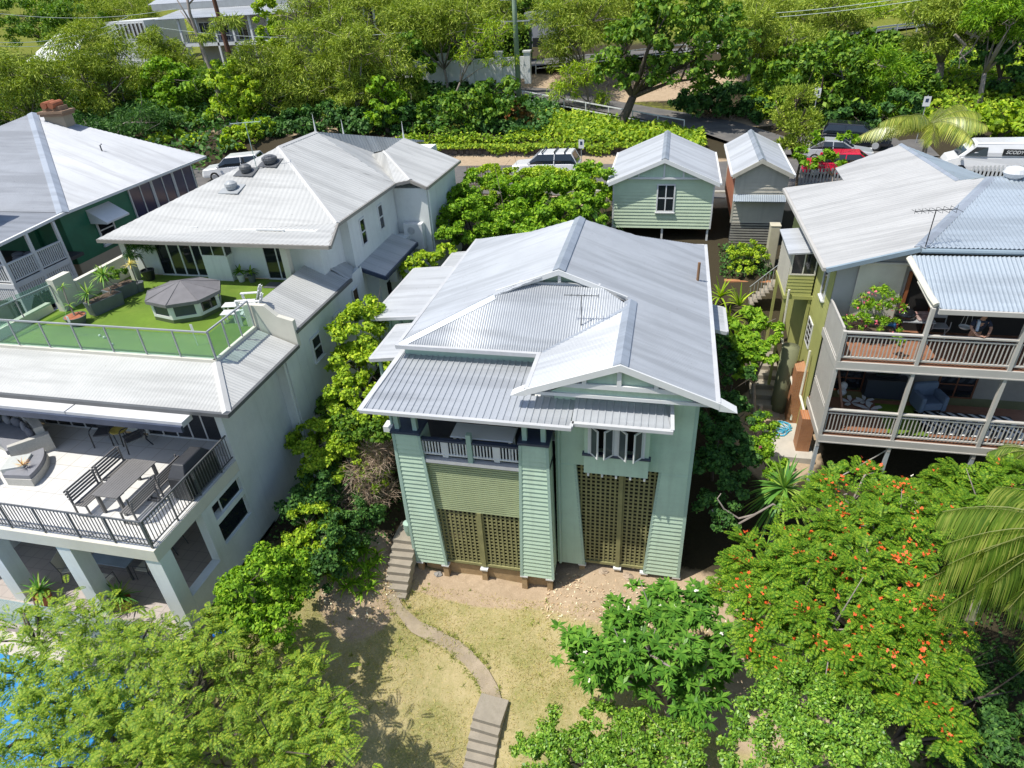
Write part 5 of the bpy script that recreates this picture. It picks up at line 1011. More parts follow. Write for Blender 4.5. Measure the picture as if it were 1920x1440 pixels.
for sgn, hnd in ((1, 11), (-1, 15)):
    hx, hy, hz = B_[hnd][:3]
    for k, (dx, dy, L) in enumerate(((-.6, -.5, .07), (-.8, -.2, .075), (-.9, .1, .07), (-.8, .35, .055))):
        B_.append((hx+sgn*dx*L*.6, hy+dy*L*.6-.02+.016*k, hz+.005, .009)); E_.append((hnd, len(B_)-1)); B_.append((hx+sgn*dx*L, hy+dy*L-.02+.016*k, hz-.015, .008)); E_.append((len(B_)-2, len(B_)-1))
    B_.append((hx-sgn*.02, hy+.04, hz+.015, .01)); E_.append((hnd, len(B_)-1)); B_.append((hx-sgn*.05, hy+.05, hz+.01, .009)); E_.append((len(B_)-2, len(B_)-1))
body = skinned('body', B_, E_, SKIN, man, 0, 1)
shirt = skinned('polo_shirt', [(0, .12, .93, .155, .12), (0, .1, 1.1, .155, .115), (0, .02, 1.3, .175, .125), (0, -.03, 1.43, .095, .08), (.18, -.02, 1.38, .08), (.26, -.09, 1.23, .062), (-.18, -.02, 1.38, .08), (-.26, -.09, 1.23, .062)], [(0, 1), (1, 2), (2, 3), (2, 4), (4, 5), (2, 6), (6, 7)], NAVYS, man)
q = MB(); q.hexa([(-.13, -.13, 1.1), (-.06, -.14, 1.1), (-.06, -.10, 1.1), (-.13, -.1, 1.1)], [(-.14, -.13, 1.42), (-.08, -.15, 1.42), (-.08, -.04, 1.44), (-.14, -.04, 1.43)]); o_ = q.build('shirt_stripe', mat('pale_blue_cloth', (.5, .58, .68), .8), man)
shorts = skinned('shorts', [(0, .13, .9, .15, .12), (.1, .12, .75, .1), (.11, .09, .5, .085), (-.1, .12, .75, .1), (-.11, .09, .5, .085)], [(0, 1), (1, 2), (0, 3), (3, 4)], SHORT, man)
q = MB(); q.ball((0, -.1, 1.7), (.085, .1, .085), 12, 8); q.build('hair', HAIR, man, smooth=True)
q = MB(); q.ball((0, -.205, 1.635), (.013, .02, .018), 6, 5)
for x in (-.085, .085): q.ball((x, -.1, 1.64), (.012, .022, .03), 6, 5)
q.build('face_features', SKIN, man, smooth=True); q = MB()
for x in (-.03, .03): q.ball((x, -.188, 1.665), (.012, .008, .007), 6, 4)
q.box(-.025, .025, -.192, -.18, 1.592, 1.598); q.build('eyes_and_mouth', BLACK, man)

# ------------------------------------------------------------------ small gabled sheds on the street
def gable_shed(name, label, x0, x1, y0, y1, zf, ze, xc, zc, over, wallm, roofm_, mtrim, ov=.25):
    t = thing(name, label, 'shed', (xc, y0, zf)); s1 = (zc-ze)/(xc-x0+ov); s2 = (zc-ze)/(x1+ov-xc)
    for a, b2 in ((x0-ov, xc), (xc, x1+ov)):
        q = MB(); za, zb = (ze, zc) if a < xc-.01 else (zc, ze); q.corr([(a, y0-over, za), (b2, y0-over, zb), (b2, y1, zb), (a, y1, za)], .19, .006); q.build('roof', roofm_, t)
    q = MB(); q.cap((xc, y0-over-.02, zc+.01), (xc, y1, zc+.01), .17, .17*s1, .17*s2, .03); q.build('ridge_capping', FLASH, t)
    q = MB(); q.beam((x0-ov-.04, y0-over, ze-.05), (x0-ov-.04, y1, ze-.05), .1, .1); q.beam((x1+ov+.04, y0-over, ze-.05), (x1+ov+.04, y1, ze-.05), .1, .1); q.build('gutter', WHITE, t)
    q = MB(); h = .2
    for x2, s_ in ((x0-ov, s1), (x1+ov, s2)):
        p = [(xc, zc), (x2, ze), (x2, ze-h), (xc, zc-h)]; q.prism(p if x2 < xc else p[::-1], y0-over-.05, y0-over)
    q.build('barge_board', mtrim, t)
    q = MB().fr((0, y0, 0)); q.boards(x0, x1, zf, ze-.1, .17, .032); q.boards(lambda z: max(x0, xc-(zc-.08-z)/s1), lambda z: min(x1, xc+(zc-.08-z)/s2), ze-.1, zc-.12, .17, .02); q.box(x0, x1, .012, .1, zf, ze-.1); q.build('gable_wall', wallm, t)
    q = MB(); q.box(x0+.01, x1-.01, y0+.12, y1-.1, zf, ze-.12); q.build('wall', wallm, t)
    for x in (x0, x1): q = MB(); q.box(x-.04, x+.04, y0-.03, y0+.1, zf, ze-.08); q.build('corner_board', mtrim, t)
    return t
S = gable_shed('garden_shed', 'pale green weatherboard shed with gable window on the street behind the main house', -2.68, 2.3, 34.0, 40.2, 5.42, 7.85, -.19, 9.02, .3, mat('sunlit_pale_green', (.54, .655, .47), .6, .06), ZINCL, WHITE)
window(S, (0, 33.975, 0), 0, -.42, .36, 6.35, 7.65, WHITE, DARKGLASS, 2, 2, .07, .05)
q = MB(); q.box(-1.95, 1.6, 33.82, 33.88, 7.98, 8.08)
for x in (-1.25, .0, .95): q.box(x-.22, x-.14, 33.82, 33.88, 8.08, 8.95-abs(x)*.42)
q.build('gable_trim', WHITE, S); q = MB().fr((0, 33.9, 0)); q.prism([(-1.9, 8.03), (1.6, 8.03), (-.19, 8.85)], 0, .03); q.build('gable_panel', GREENB, S)
q = MB(); q.box(-2.6, 2.2, 36.5, 36.7, 3, 5.4); q.build('brick_wall', DBRICK, S)
for x in (-2.55, -.1, 2.2): q = MB(); q.box(x-.05, x+.05, 34.05, 34.15, 3.4, 5.42); q.build('post', WHITE, S)
q = MB().fr((-2.6, 34.1, 0), 90)
for k in range(11): q.box(0, 1.9, -.02, .02, 3.9+.14*k, 3.97+.14*k)
q.build('slat_screen', mat('brown_slats', (.22, .14, .08), .8), S)
for x, lab in ((-.95, 'left'), (-.35, 'right')): q = MB(); q.lathe((x, 35.9, 3.9), [(.1, 0), (.16, .15), (.1, .45), (.06, .55), (.02, .56)], 10); solid('garden_urn', 'pale urn standing under the pale green shed, the %s one of two' % lab, 'urn', q, WARMWHITE, 'urns under the green shed')
S2 = gable_shed('garden_shed', 'narrow beige weatherboard shed between the green shed and the deck house', 3.3, 5.7, 34.0, 40.4, 5.78, 8.25, 4.37, 8.98, .25, BEIGEB, ZINCL, BEIGEB, .2)
q = MB(); q.corr([(3.25, 33.55, 7.0), (5.7, 33.55, 7.0), (5.7, 33.97, 7.22), (3.25, 33.97, 7.22)], .1, .012); q.build('awning', BLUEZINC, S2)
q = MB(); q.prism([(3.28, 8.2), (3.28, 5.9), (3.35, 5.9), (3.35, 8.2)][::-1], 34.2, 39.5); q.build('brick_side', mat('pink_brick', (.42, .17, .10), .85), S2)
q = MB().fr((0, 33.95, 0))
for k in range(17): q.box(3.32, 5.7, -.02, .02, 3.5+.135*k, 3.575+.135*k)
q.build('slat_screen', mat('grey_beige_slats', (.30, .29, .25), .7), S2); q = MB(); q.box(3.32, 5.7, 34.2, 34.3, 3.3, 5.75); q.build('undercroft_wall', mat('shed_dark', (.06, .065, .07), .8), S2)
# garden between the sheds and the decks
gb_ = MB(); gb_.box(3.0, 5.1, 30.3, 30.55, 3.6, 4.15); gb_.box(3.0, 5.1, 30.2, 30.3, 3.55, 3.8); solid('garden_edging', 'orange timber edging of the raised garden bed below the beige shed', 'edging', gb_, mat('orange_timber', (.40, .18, .08), .8, .15), bevel=.015)
q = MB(); q.box(4.9, 5.35, 31.6, 32.1, 4.2, 6.4); q.box(4.88, 5.37, 31.58, 32.12, 6.4, 6.46); solid('water_heater', 'tall beige hot water unit beside the deck house', 'water heater', q, mat('cream_metal', (.52, .48, .36), .5), bevel=.03)
t = thing('garden_stairs', 'narrow stairs with thin metal railing beside the sleep-out', 'stairs', (4.4, 28.6, 4))
for k in range(7): q = MB(); q.box(4.0+.14*k, 4.2+.14*k, 28.2, 29.0, 3.9+.15*k, 3.95+.15*k); q.build('step', CONC, t)
q = MB(); q.tube([(3.9, 28.2, 4.8), (5.0, 28.2, 5.95)], .02, 5)
for k in range(8): q.tube([(3.95+.14*k, 28.2, 3.95+.15*k), (3.95+.14*k, 28.2, 4.85+.147*k)], .012, 4)
q.build('handrail', MGREY, t)
q = MB()
rh = random.Random(4)
for k in range(9):
    n_ = 16; R = rh.uniform(.16, .3); cx, cy = 4.95+rh.uniform(-.12, .12), 21.9+rh.uniform(-.35, .25); zz = g(cx, cy)+.03+.012*k
    q.tube([(cx+R*cos(2*pi*i/n_)*(1+.2*sin(i*2.1+k)), cy+R*1.15*sin(2*pi*i/n_), zz+.015*sin(i*1.3+k)) for i in range(n_+1)], .018, 5)
q.tube([(5.0, 21.6, g(5, 21.6)+.04), (5.1, 21.1, g(5.1, 21.1)+.04), (5.3, 20.7, g(5.3, 20.7)+.05), (5.35, 20.3, g(5.35, 20.3)+.05)], .018, 5)
solid('garden_hose', 'tangled light blue garden hose on the pale paving below the brick pier', 'hose', q, mat('light_blue_hose', (.07, .38, .55), .45))
q = MB(); 
for k in range(8): y = 22.6+.45*k; q.box(3.9, 5.0, y, y+.5, 1.0, 1.75+.2*k)
solid('stone_stairs', 'rough stone stairs climbing along the brick piers of the deck house', 'stairs', q, CONC, bevel=.03)
q = MB(); q.tube([(4.05, 21.6, 1.2), (4.0, 21.6, 2.9)], [.09, .08], 8); solid('leaning_post', 'old grey timber post beside the stone stairs', 'post', q, mat('weathered_timber', (.30, .26, .22), .9))
q = MB(); q.box(4.3, 5.9, 20.2, 22.4, 1.0, 1.66); solid('paving', 'pale concrete paving pad under the blue hose', 'paving', q, CONCL, bevel=.02)
# ------------------------------------------------------------------ vehicles
PAINTW = mat('white_car_paint', (.72, .73, .74), .25, .03, coat=.6); PAINTR = mat('red_car_paint', (.62, .01, .05), .25, .05, coat=.6); PAINTB = mat('black_car_paint', (.012, .014, .02), .2, .1, coat=.7); PAINTS = mat('silver_car_paint', (.42, .44, .46), .25, .04, .8, coat=.6)
LAMP = mat('lamp_lens', (.6, .6, .58), .15); TAIL = mat('tail_lens', (.35, .02, .02), .2); RIM = mat('alloy_rim', (.4, .41, .42), .3); CARGLASS = glassmat('car_glass', (.02, .03, .04), .05)
def loft(mb, st):      # stations (x, zlow, zhigh, wlow, whigh)
    rings = []
    for x, z0, z1, w0, w1 in st:
        zm = z0+(z1-z0)*.35
        rings.append([mb.p(x, y, z) for y, z in ((-w0*.9, z0), (-w0, z0+.06*(z1 > z0+.2)), (-w0, zm), (-w1, z1-.05), (-w1*.9, z1), (w1*.9, z1), (w1, z1-.05), (w0, zm), (w0, z0+.06*(z1 > z0+.2)), (w0*.9, z0))])
    n = 10
    for a, b in zip(rings[:-1], rings[1:]):
        for i in range(n): j = (i+1) % n; mb.f.append([a[i], b[i], b[j], a[j]])
    mb.f.append(rings[0]); mb.f.append(rings[-1][::-1])
KINDS = {
 'wagon': dict(L=4.75, body=[(2.36, .35, .7, .78, .72), (2.2, .3, .92, .9, .84), (1.1, .28, 1.02, .93, .86), (-1.9, .28, 1.08, .93, .88), (-2.25, .32, 1.05, .9, .84), (-2.36, .4, .95, .82, .78)], cab=[(1.15, 1.0, 1.03, .86, .8), (.45, 1.02, 1.66, .87, .72), (-1.9, 1.05, 1.72, .88, .72), (-2.26, 1.05, 1.1, .85, .78)], roof=(.42, -1.95, .73, 1.66, 1.73), wb=1.4, wr=.36),
 'sedan': dict(L=4.6, body=[(2.3, .32, .6, .74, .68), (2.12, .25, .78, .86, .8), (1.1, .22, .92, .89, .82), (-1.3, .22, .97, .89, .82), (-2.1, .25, .95, .86, .78), (-2.3, .35, .82, .74, .7)], cab=[(1.05, .9, .94, .82, .78), (.3, .92, 1.4, .82, .62), (-.9, .94, 1.43, .82, .62), (-1.7, .94, .99, .8, .74)], roof=(.28, -.9, .63, 1.4, 1.44), wb=1.35, wr=.32),
 'hatch': dict(L=4.1, body=[(2.05, .32, .62, .74, .68), (1.88, .25, .82, .85, .78), (1.0, .22, .95, .87, .8), (-1.3, .22, 1.0, .87, .82), (-1.9, .25, 1.0, .85, .8), (-2.05, .38, .85, .76, .72)], cab=[(1.1, .93, .97, .8, .76), (.4, .95, 1.45, .81, .63), (-1.2, .98, 1.47, .82, .63), (-1.85, .98, 1.05, .8, .74)], roof=(.36, -1.25, .64, 1.45, 1.48), wb=1.25, wr=.31),
 'van': dict(L=4.9, body=[(2.42, .35, .75, .78, .7), (2.25, .3, 1.0, .9, .84), (1.75, .28, 1.15, .93, .86), (-2.2, .28, 1.2, .94, .92), (-2.42, .35, 1.15, .9, .88)], cab=[(1.75, 1.12, 1.16, .86, .82), (.95, 1.13, 1.92, .9, .76), (-2.1, 1.15, 2.0, .92, .78), (-2.42, 1.15, 1.6, .88, .78)], roof=(.95, -2.3, .79, 1.92, 2.02), wb=1.5, wr=.34)}
def car(name, label, cat, kind, paint, loc, deg, extra=None, group='cars parked in the street'):
    k = KINDS[kind]; t = thing(name, label, cat, (0, 0, 0), group); q = MB(); loft(q, k['body']); q.build('body', paint, t, smooth=False, bevel=.03)
    cb = k['cab']; q = MB(); loft(q, cb); q.build('windows', CARGLASS if kind != 'van' else paint, t)
    xf, xr, w, z0, z1 = k['roof']; q = MB(); q.hexa([(xf, -w, z0-.05), (xf, w, z0-.05), (xr, w, z1-.06), (xr, -w, z1-.06)], [(xf-.06, -w*.93, z0+.025), (xf-.06, w*.93, z0+.025), (xr+.05, w*.93, z1+.03), (xr+.05, -w*.93, z1+.03)]); q.build('roof', paint, t, bevel=.02)
    if kind != 'van':
        q = MB()
        for s in (-1, 1):
            for i in (0, 2): q.beam((cb[i][0], s*cb[i][4]*.99, cb[i][2]-.01), (cb[i+1][0], s*cb[i+1][4]*1.0, cb[i+1][2]-.03), .07, .06)
            xm = (cb[1][0]+cb[2][0])/2; q.beam((xm, s*cb[1][3]*1.005, cb[1][1]+.05), (xm-.03, s*cb[1][4]*1.01, cb[1][2]-.02), .09, .05, (1, 0, 0))
        q.build('pillars', paint, t)
    else:
        q = MB(); a, b = cb[0], cb[1]; q.hexa([(a[0]+.03, -.74, a[2]+.04), (a[0]+.03, .74, a[2]+.04), (b[0]+.06, .7, b[2]-.12), (b[0]+.06, -.7, b[2]-.12)][::-1], [(a[0]+.0, -.74, a[2]), (a[0]+.0, .74, a[2]), (b[0]+.0, .7, b[2]-.12), (b[0]+.0, -.7, b[2]-.12)][::-1]); q.build('windscreen', CARGLASS, t)
        for s in (-1, 1):
            q = MB(); q.hexa([(1.45, s*.885, 1.22), (.3, s*.92, 1.22), (.35, s*.835, 1.72), (.95, s*.83, 1.72)], [(1.45, s*.91, 1.22), (.3, s*.945, 1.22), (.35, s*.865, 1.72), (.95, s*.86, 1.72)]); q.build('side_window', CARGLASS, t)
    for x in (k['wb'], -k['wb']):
        for s in (-1, 1):
            y = s*(k['body'][2][3]-.1); r = k['wr']; q = MB(); n = 18
            ring = lambda yy, rr0: [q.p(x+rr0*cos(2*pi*i/n), yy, r+rr0*sin(2*pi*i/n)) for i in range(n)]
            A, B = ring(y-.11, r*.92), ring(y-.08, r); C_, D = ring(y+.08, r), ring(y+.11, r*.92)
            for U, W_ in ((A, B), (B, C_), (C_, D)):
                for i in range(n): j = (i+1) % n; q.f.append([U[i], W_[i], W_[j], U[j]])
            q.f.append(A[::-1]); q.f.append(D); wh = q.build('wheel', RUBBER, t)
            q = MB(); n = 18; A, D = ring(y+s*.1, r*.66), ring(y+s*.125, r*.6)
            for i in range(n): j = (i+1) % n; q.f.append([A[i], D[i], D[j], A[j]])
            q.f.append(D); q.build('rim', RIM, wh)
    fx = k['body'][1]; bx_ = k['body'][-2]
    for s in (-1, 1):
        q = MB(); q.box(fx[0]-.08, fx[0]+.1, s*.62-.16, s*.62+.16, .62, .78); q.build('headlight', LAMP, t, bevel=.02); q = MB(); q.box(bx_[0]-.09, bx_[0]+.05, s*.7-.1, s*.7+.1, .75, .98); q.build('tail_light', TAIL, t, bevel=.02)
        q = MB(); q.box(cb[0][0]-.25, cb[0][0]-.1, s*.9-.02+s*.05, s*.9+.02+s*.16, 1.0, 1.14) if s > 0 else q.box(cb[0][0]-.25, cb[0][0]-.1, -.9-.18, -.9-.05, 1.0, 1.14); q.build('mirror', paint, t, bevel=.02)
    if extra: extra(t, k)
    place(t, loc, radians(deg)); return t
def racks(t, k):
    for x in (.1, -.75, -1.45): q = MB(); q.box(x-.04, x+.04, -.78, .78, 1.78, 1.83); q.box(x-.03, x+.03, -.74, -.68, 1.68, 1.78); q.box(x-.03, x+.03, .68, .74, 1.68, 1.78); q.build('roof_rack', BLACK, t)
def textmesh(name, body, size, m_, parent, M):
    cu = bpy.data.curves.new(name, 'FONT'); cu.body = body; cu.size = size; cu.align_x = 'CENTER'; cu.align_y = 'CENTER'; cu.extrude = .004; cu.shear = .25; cu.offset = .004
    ob = bpy.data.objects.new(name, cu); COL.objects.link(ob); dg = bpy.context.evaluated_depsgraph_get(); me = bpy.data.meshes.new_from_object(ob.evaluated_get(dg)); bpy.data.objects.remove(ob)
    me.transform(M); return _link(name, me, m_, parent, np.zeros(3))
def signs(t, k):
    for s in (1, -1):
        q = MB(); q.box(-1.85, -.45, s*.935-.012, s*.935+.012, 1.28, 1.66); o = q.build('sign_panel', BLACK, t)
        M = Matrix.Translation((-1.05, s*.953, 1.47)) @ Matrix.Rotation(pi if s > 0 else 0, 4, 'Z') @ Matrix.Rotation(pi/2, 4, 'X'); textmesh('lettering', 'SCODY', .27, WHITE, o, M)
        q = MB(); q.box(-1.85+(.0 if s > 0 else .0), -1.74, s*.952-.004, s*.952+.004, 1.5, 1.62) if s > 0 else q.box(-1.8, -1.72, -.956, -.95, 1.5, 1.62); q.build('logo_patch', mat('orange_mark', (.6, .2, .02), .5), o)
zs = 5.03
car('parked_wagon', 'white four wheel drive with three black roof racks parked in front of the street wall', 'car', 'wagon', PAINTW, (-8.3, 45.6, zs), 178, racks)
car('parked_wagon', 'white four wheel drive parked between the two left house roofs', 'car', 'wagon', PAINTW, (-32.2, 44.9, zs), 196)
car('parked_wagon', 'black four wheel drive, the one parked deepest behind the silver car', 'car', 'wagon', PAINTB, (13.0, 53.3, zs+.12), -14)
car('parked_car', 'silver sedan parked between the red hatchback and the black four wheel drive', 'car', 'sedan', PAINTS, (11.1, 49.6, zs+.05), -8)
car('parked_car', 'red hatchback parked behind the dark picket fence', 'car', 'hatch', PAINTR, (10.5, 46.2, zs), 172)
car('parked_van', 'white delivery van with a black lettered side panel at the right edge', 'van', 'van', PAINTW, (19.2, 46.7, zs), 172, signs)
# ------------------------------------------------------------------ fences, poles, signs
def railfence(label, pts, h, n, name='white_railing', m_=WHITE, low=.35, w=.09):
    t = thing(name, label, 'fence', pts[0]); P = np.array(pts, float); seg = np.linalg.norm(np.diff(P, axis=0), axis=1); cum = np.concatenate([[0], np.cumsum(seg)])
    pt = lambda s: np.array([np.interp(s, cum, P[:, i]) for i in range(3)]); prev = None
    for k in range(n+1):
        p = pt(cum[-1]*k/n); q = MB(); q.box(p[0]-w/2, p[0]+w/2, p[1]-w/2, p[1]+w/2, p[2]-.5, p[2]+h-.03); q.build('post', m_, t)
        if prev is not None:
            for zz in (h, low): q = MB(); q.beam(prev+[0, 0, zz], p+[0, 0, zz], w*.8, w); q.build('rail', m_, t)
        prev = p
    return t
railfence('long white two rail fence along the low side of the sloping ramp road', [(1.0, 57.6, 5.4), (-5, 60.6, 5.95), (-14.6, 65.6, 6.85), (-18, 67.8, 7.3)], 1.0, 9)
railfence('white railing on top of the brown bank above the ramp road', [(-13.8, 71.4, 8.65), (-7.5, 73.2, 8.9), (-1.2, 75.2, 9.2), (4, 75.4, 9.5)], 1.0, 6)
railfence('pale guard rail beside the upper road at the right', [(6.0, 74.5, 9.7), (14, 78, 9.8), (24, 83.5, 10.0), (33, 88, 10.3)], .75, 12, 'guard_rail', mat('galvanised_rail', (.5, .52, .53), .4), .5, .14)
t = thing('white_wall', 'white rendered wall with square pillars along the upper road', 'wall', (-20, 71, 8)); a, b2 = at(735, 152, z=8.75), at(990, 139, z=9.0); a = np.array([a[0], a[1]]); b2 = np.array([b2[0], b2[1]])
q = MB(); q.beam((*a, 9.35), (*b2, 9.6), .25, 1.9); q.build('wall_panel', WHITE, t)
for k in range(6): p_ = a+(b2-a)*k/5; q = MB(); q.box(p_[0]-.3, p_[0]+.3, p_[1]-.3, p_[1]+.3, 8.2, 10.9); q.box(p_[0]-.38, p_[0]+.38, p_[1]-.38, p_[1]+.38, 10.9, 11.05); q.build('pillar', WHITE, t)
t = thing('power_pole', 'tall green grey power pole at the end of the white ramp railing', 'pole', (-14.3, 65.2, 6.8)); q = MB(); q.tube([(-14.3, 65.2, 6.3), (-14.42, 65.2, 22)], [.27, .17], 12); q.build('pole', mat('green_painted_pole', (.22, .30, .21), .8, .15), t, smooth=True)
for zz in (13.6, 15.3): q = MB(); q.beam((-15.6, 65.1, zz), (-13.0, 65.1, zz), .08, .1); q.build('cross_arm', MGREY, t)
t = thing('timber_pole', 'slim brown timber pole in front of the far white house', 'pole', (-44, 70, 9)); p0 = at(437, 125, y=74); p1 = at(410, -20, y=74); q = MB(); q.tube([(p0[0], 74, p0[2]-2), (p0[0]-.3, 74, p1[2]+1)], [.3, .22], 9); q.build('shaft', mat('brown_timber_pole', (.13, .06, .035), .9), t)
def wire(label, a, b, sag=.8, r=.022):
    a = np.array(a); b = np.array(b); q = MB(); q.tube([a+(b-a)*k/14-[0, 0, sag*4*(k/14)*(1-k/14)] for k in range(15)], r, 4); solid('power_line', label, 'power line', q, mat('wire_grey', (.35, .42, .40), .5), 'power lines over the street')
wire('upper power line crossing the trees at the far left', at(-30, 78, y=52), at(240, 31, y=62)); wire('lower power line crossing the trees at the far left', at(-30, 84, y=52), at(240, 45, y=62))
wire('dark single power line across the top left corner', at(-30, 22, y=70), at(330, 16, y=80)); wire('upper power line above the grass hill at the top right', at(1340, 30, y=70), at(1760, -14, y=64), .3); wire('lower power line above the grass hill at the top right', at(1340, 38, y=70), at(1760, -6, y=64), .3)
wire('power line running left from the green power pole', (-15.5, 65.1, 13.7), at(300, 52, y=78), 1.2); wire('power line running right from the green power pole', (-13.1, 65.1, 13.7), at(1150, 26, y=80), .4)
def sign(label, px, py, y, wd=.45, h=.65):
    p = at(px, py, y=y); t = thing('parking_sign', label, 'sign', (p[0], p[1], g(p[0], p[1])), 'parking signs of the street'); q = MB(); q.tube([(p[0], p[1]+.04, g(p[0], p[1])-.2), (p[0], p[1]+.04, p[2]+h*.6)], .03, 6); q.build('post', MGREY, t)
    q = MB().fr((p[0], p[1], p[2]), -8); q.box(-wd/2, wd/2, -.02, .0, -h/2, h/2); o = q.build('plate', WHITE, t); q = MB().fr((p[0], p[1], p[2]), -8); q.box(-wd*.22, wd*.22, -.026, -.021, -.06, .18); q.build('letter_mark', mat('sign_ink', (.03, .05, .1), .5), o)
sign('white parking sign above the olive bush by the parked cars', 1533, 174, 55); sign('white parking sign above the palm fronds near the van', 1738, 190, 54); sign('grey backed street sign standing behind the white racked car', 1090, 270, 48.5, .4, .6)
def picket(label, a, b, z, h, n, m_, name='picket_fence', gap=.5):
    t = thing(name, label, 'fence', (*a, z)); a = np.array(a); b = np.array(b); L = np.linalg.norm(b-a); deg = math.degrees(atan2(*(b-a)[::-1])); q = MB().fr((*a, z), deg)
    for k in range(n): u = L*(k+.5)/n; q.box(u-L/n*gap/2, u+L/n*gap/2, -.015, .015, .05, h)
    q.build('pickets', m_, t); q = MB().fr((*a, z), deg); q.box(0, L, .016, .05, .2, .28); q.box(0, L, .016, .05, h-.3, h-.22); q.build('rail', m_, t)
picket('grey picket fence in front of the red hatchback', (7.6, 43.0), (11.0, 43.6), 5.0, 1.15, 17, MGREY); picket('white picket fence in front of the white van', (17.5, 44.2), (25, 44.6), 5.0, 1.1, 34, WHITE)
picket('weathered timber gate beside the rear wing of the white house', (-13.2, 42.6), (-11.7, 42.8), 4.95, 1.5, 9, mat('grey_brown_gate', (.28, .22, .17), .9), 'timber_gate', .55)
# ------------------------------------------------------------------ houses across the upper road
t = thing('far_house', 'white two storey house with deep verandas behind the trees at the top left', 'house', (-52, 80, 9)); Y = 80
xa, xb = at(345, 60, y=Y)[0], at(492, 60, y=Y)[0]; ze_ = at(400, 31, y=Y)[2]; zf_ = at(400, 80, y=Y)[2]; zb_ = 9.0
q = MB(); q.box(xa, xb+6, Y+2.2, Y+12, 8, ze_+.1); q.build('wall', mat('far_cream_wall', (.45, .42, .38), .7), t)
q = MB(); q.corr([(xa-3.5, Y-.4, ze_), (xb+6, Y-.4, ze_), (xb+6, Y+2.6, ze_+.9), (xa-1.5, Y+2.6, ze_+.9)], .3, .01); q.build('veranda_roof', ZINC, t)
q = MB(); q.corr([(xa-6, Y+2.6, ze_+1.6), (xb+6, Y+2.6, ze_+1.6), (xb+2, Y+7.5, ze_+4), (xa-3, Y+7.5, ze_+4)], .3, .01); q.build('roof', ZINC, t)
q = MB(); q.box(xa-5.5, xb+5.6, Y+2.5, Y+2.7, ze_+.9, ze_+1.55); q.build('fascia', MGREY, t)
q = MB(); q.box(xa-3, xb+1, Y, Y+2.2, zf_-.35, zf_); q.build('veranda_floor', WHITE, t)
for k in range(6): x = xa+(xb-xa)*k/4.4-.5; q = MB(); q.box(x-.12, x+.12, Y, Y+.24, zb_-.5, ze_); q.build('post', WHITE, t)
q = MB().fr((0, Y+.1, 0)); q.rail(xa, xa+(xb-xa)*.7, zf_, 1.0, 30, 0, .06, .1); q.build('balustrade', mat('dark_balustrade', (.08, .09, .12), .6), t)
for k in range(3): window(t, (0, Y+2.19, 0), 0, xa+.8+2.6*k, xa+2.2+2.6*k, zf_+.1, zf_+2.1, WHITE, DARKGLASS, 2, 1, .08, .04, False, 'french_door')
q = MB(); q.corr([(xb-2, Y-1.5, zf_-.3), (xb+4, Y-1.5, zf_-.3), (xb+4, Y+2, zf_+.2), (xb-2, Y+2, zf_+.2)], .3, .01); q.build('lower_roof', ZINC, t)
q = MB(); p_ = at(255, 60, y=Y+3); q.box(p_[0]-2.5, p_[0]+3.2, Y+1, Y+9, 9, ze_); q.build('side_wing', WHITE, t)
for k in range(7): x = p_[0]+.6*k-1; window(t, (0, Y+.99, 0), 0, x, x+.35, ze_-2, ze_-.3, WHITE, DARKGLASS, 1, 1, .05, .03, False)
t = thing('far_house', 'dark timber house with white posts half hidden behind the feathery trees', 'house', (-32, 92, 11)); Y = 90; p_ = at(690, 25, y=Y); x = p_[0]; z = at(690, 50, y=Y)[2]
q = MB(); q.box(x-4.5, x+5, Y, Y+8, z-3, z+3); q.build('wall', mat('far_dark_boards', (.045, .035, .045), .8), t)
for k in range(5): q = MB(); xx = x-3.4+1.35*k; q.box(xx, xx+.28, Y-.1, Y-.01, z-.2, z+2.2); q.build('shutter', WHITE, t)
q = MB(); q.box(x+2.6, x+2.85, Y-1.2, Y-1, z-.5, z+5); q.build('post', WHITE, t); q = MB(); q.corr([(x-7, Y-2, z+3.2), (x+6.5, Y-2, z+3.2), (x+5, Y+4, z+5), (x-5, Y+4, z+5)], .3, .01); q.build('roof', ZINC, t)
t = thing('far_house', 'small white roofed cottage among the trees at the left edge', 'house', (-60, 62, 8)); p_ = at(85, 95, y=66); x, z = p_[0], p_[2]
q = MB(); q.box(x-2.2, x+2.8, 66, 72, z-4, z-.9); q.build('wall', MGREY, t); q = MB(); q.corr([(x-2.8, 65.6, z-1), (x+.6, 65.6, z-1), (x+.3, 69.5, z+1.4), (x-1.2, 69.5, z+1.4)], .25, .01); q.corr([(x+.6, 65.6, z-1), (x+3.6, 65.6, z-1), (x+2.6, 69.5, z+1.1), (x+.4, 69.5, z+1.4)], .25, .01); q.build('roof', WHITE, t)
t = thing('far_house', 'grey gabled garage behind the hedge right of the power pole', 'house', (-12, 82, 10)); p_ = at(1003, 60, y=84); x, z = p_[0], p_[2]; q = MB(); q.box(x-1.2, x+2.2, 84, 88, z-2.4, z+2); q.build('wall', mat('garage_grey', (.30, .31, .34), .7), t); q = MB(); q.box(x-.3, x+.9, 83.9, 83.99, z-2.4, z-.6); q.build('garage_door', BLACK, t)
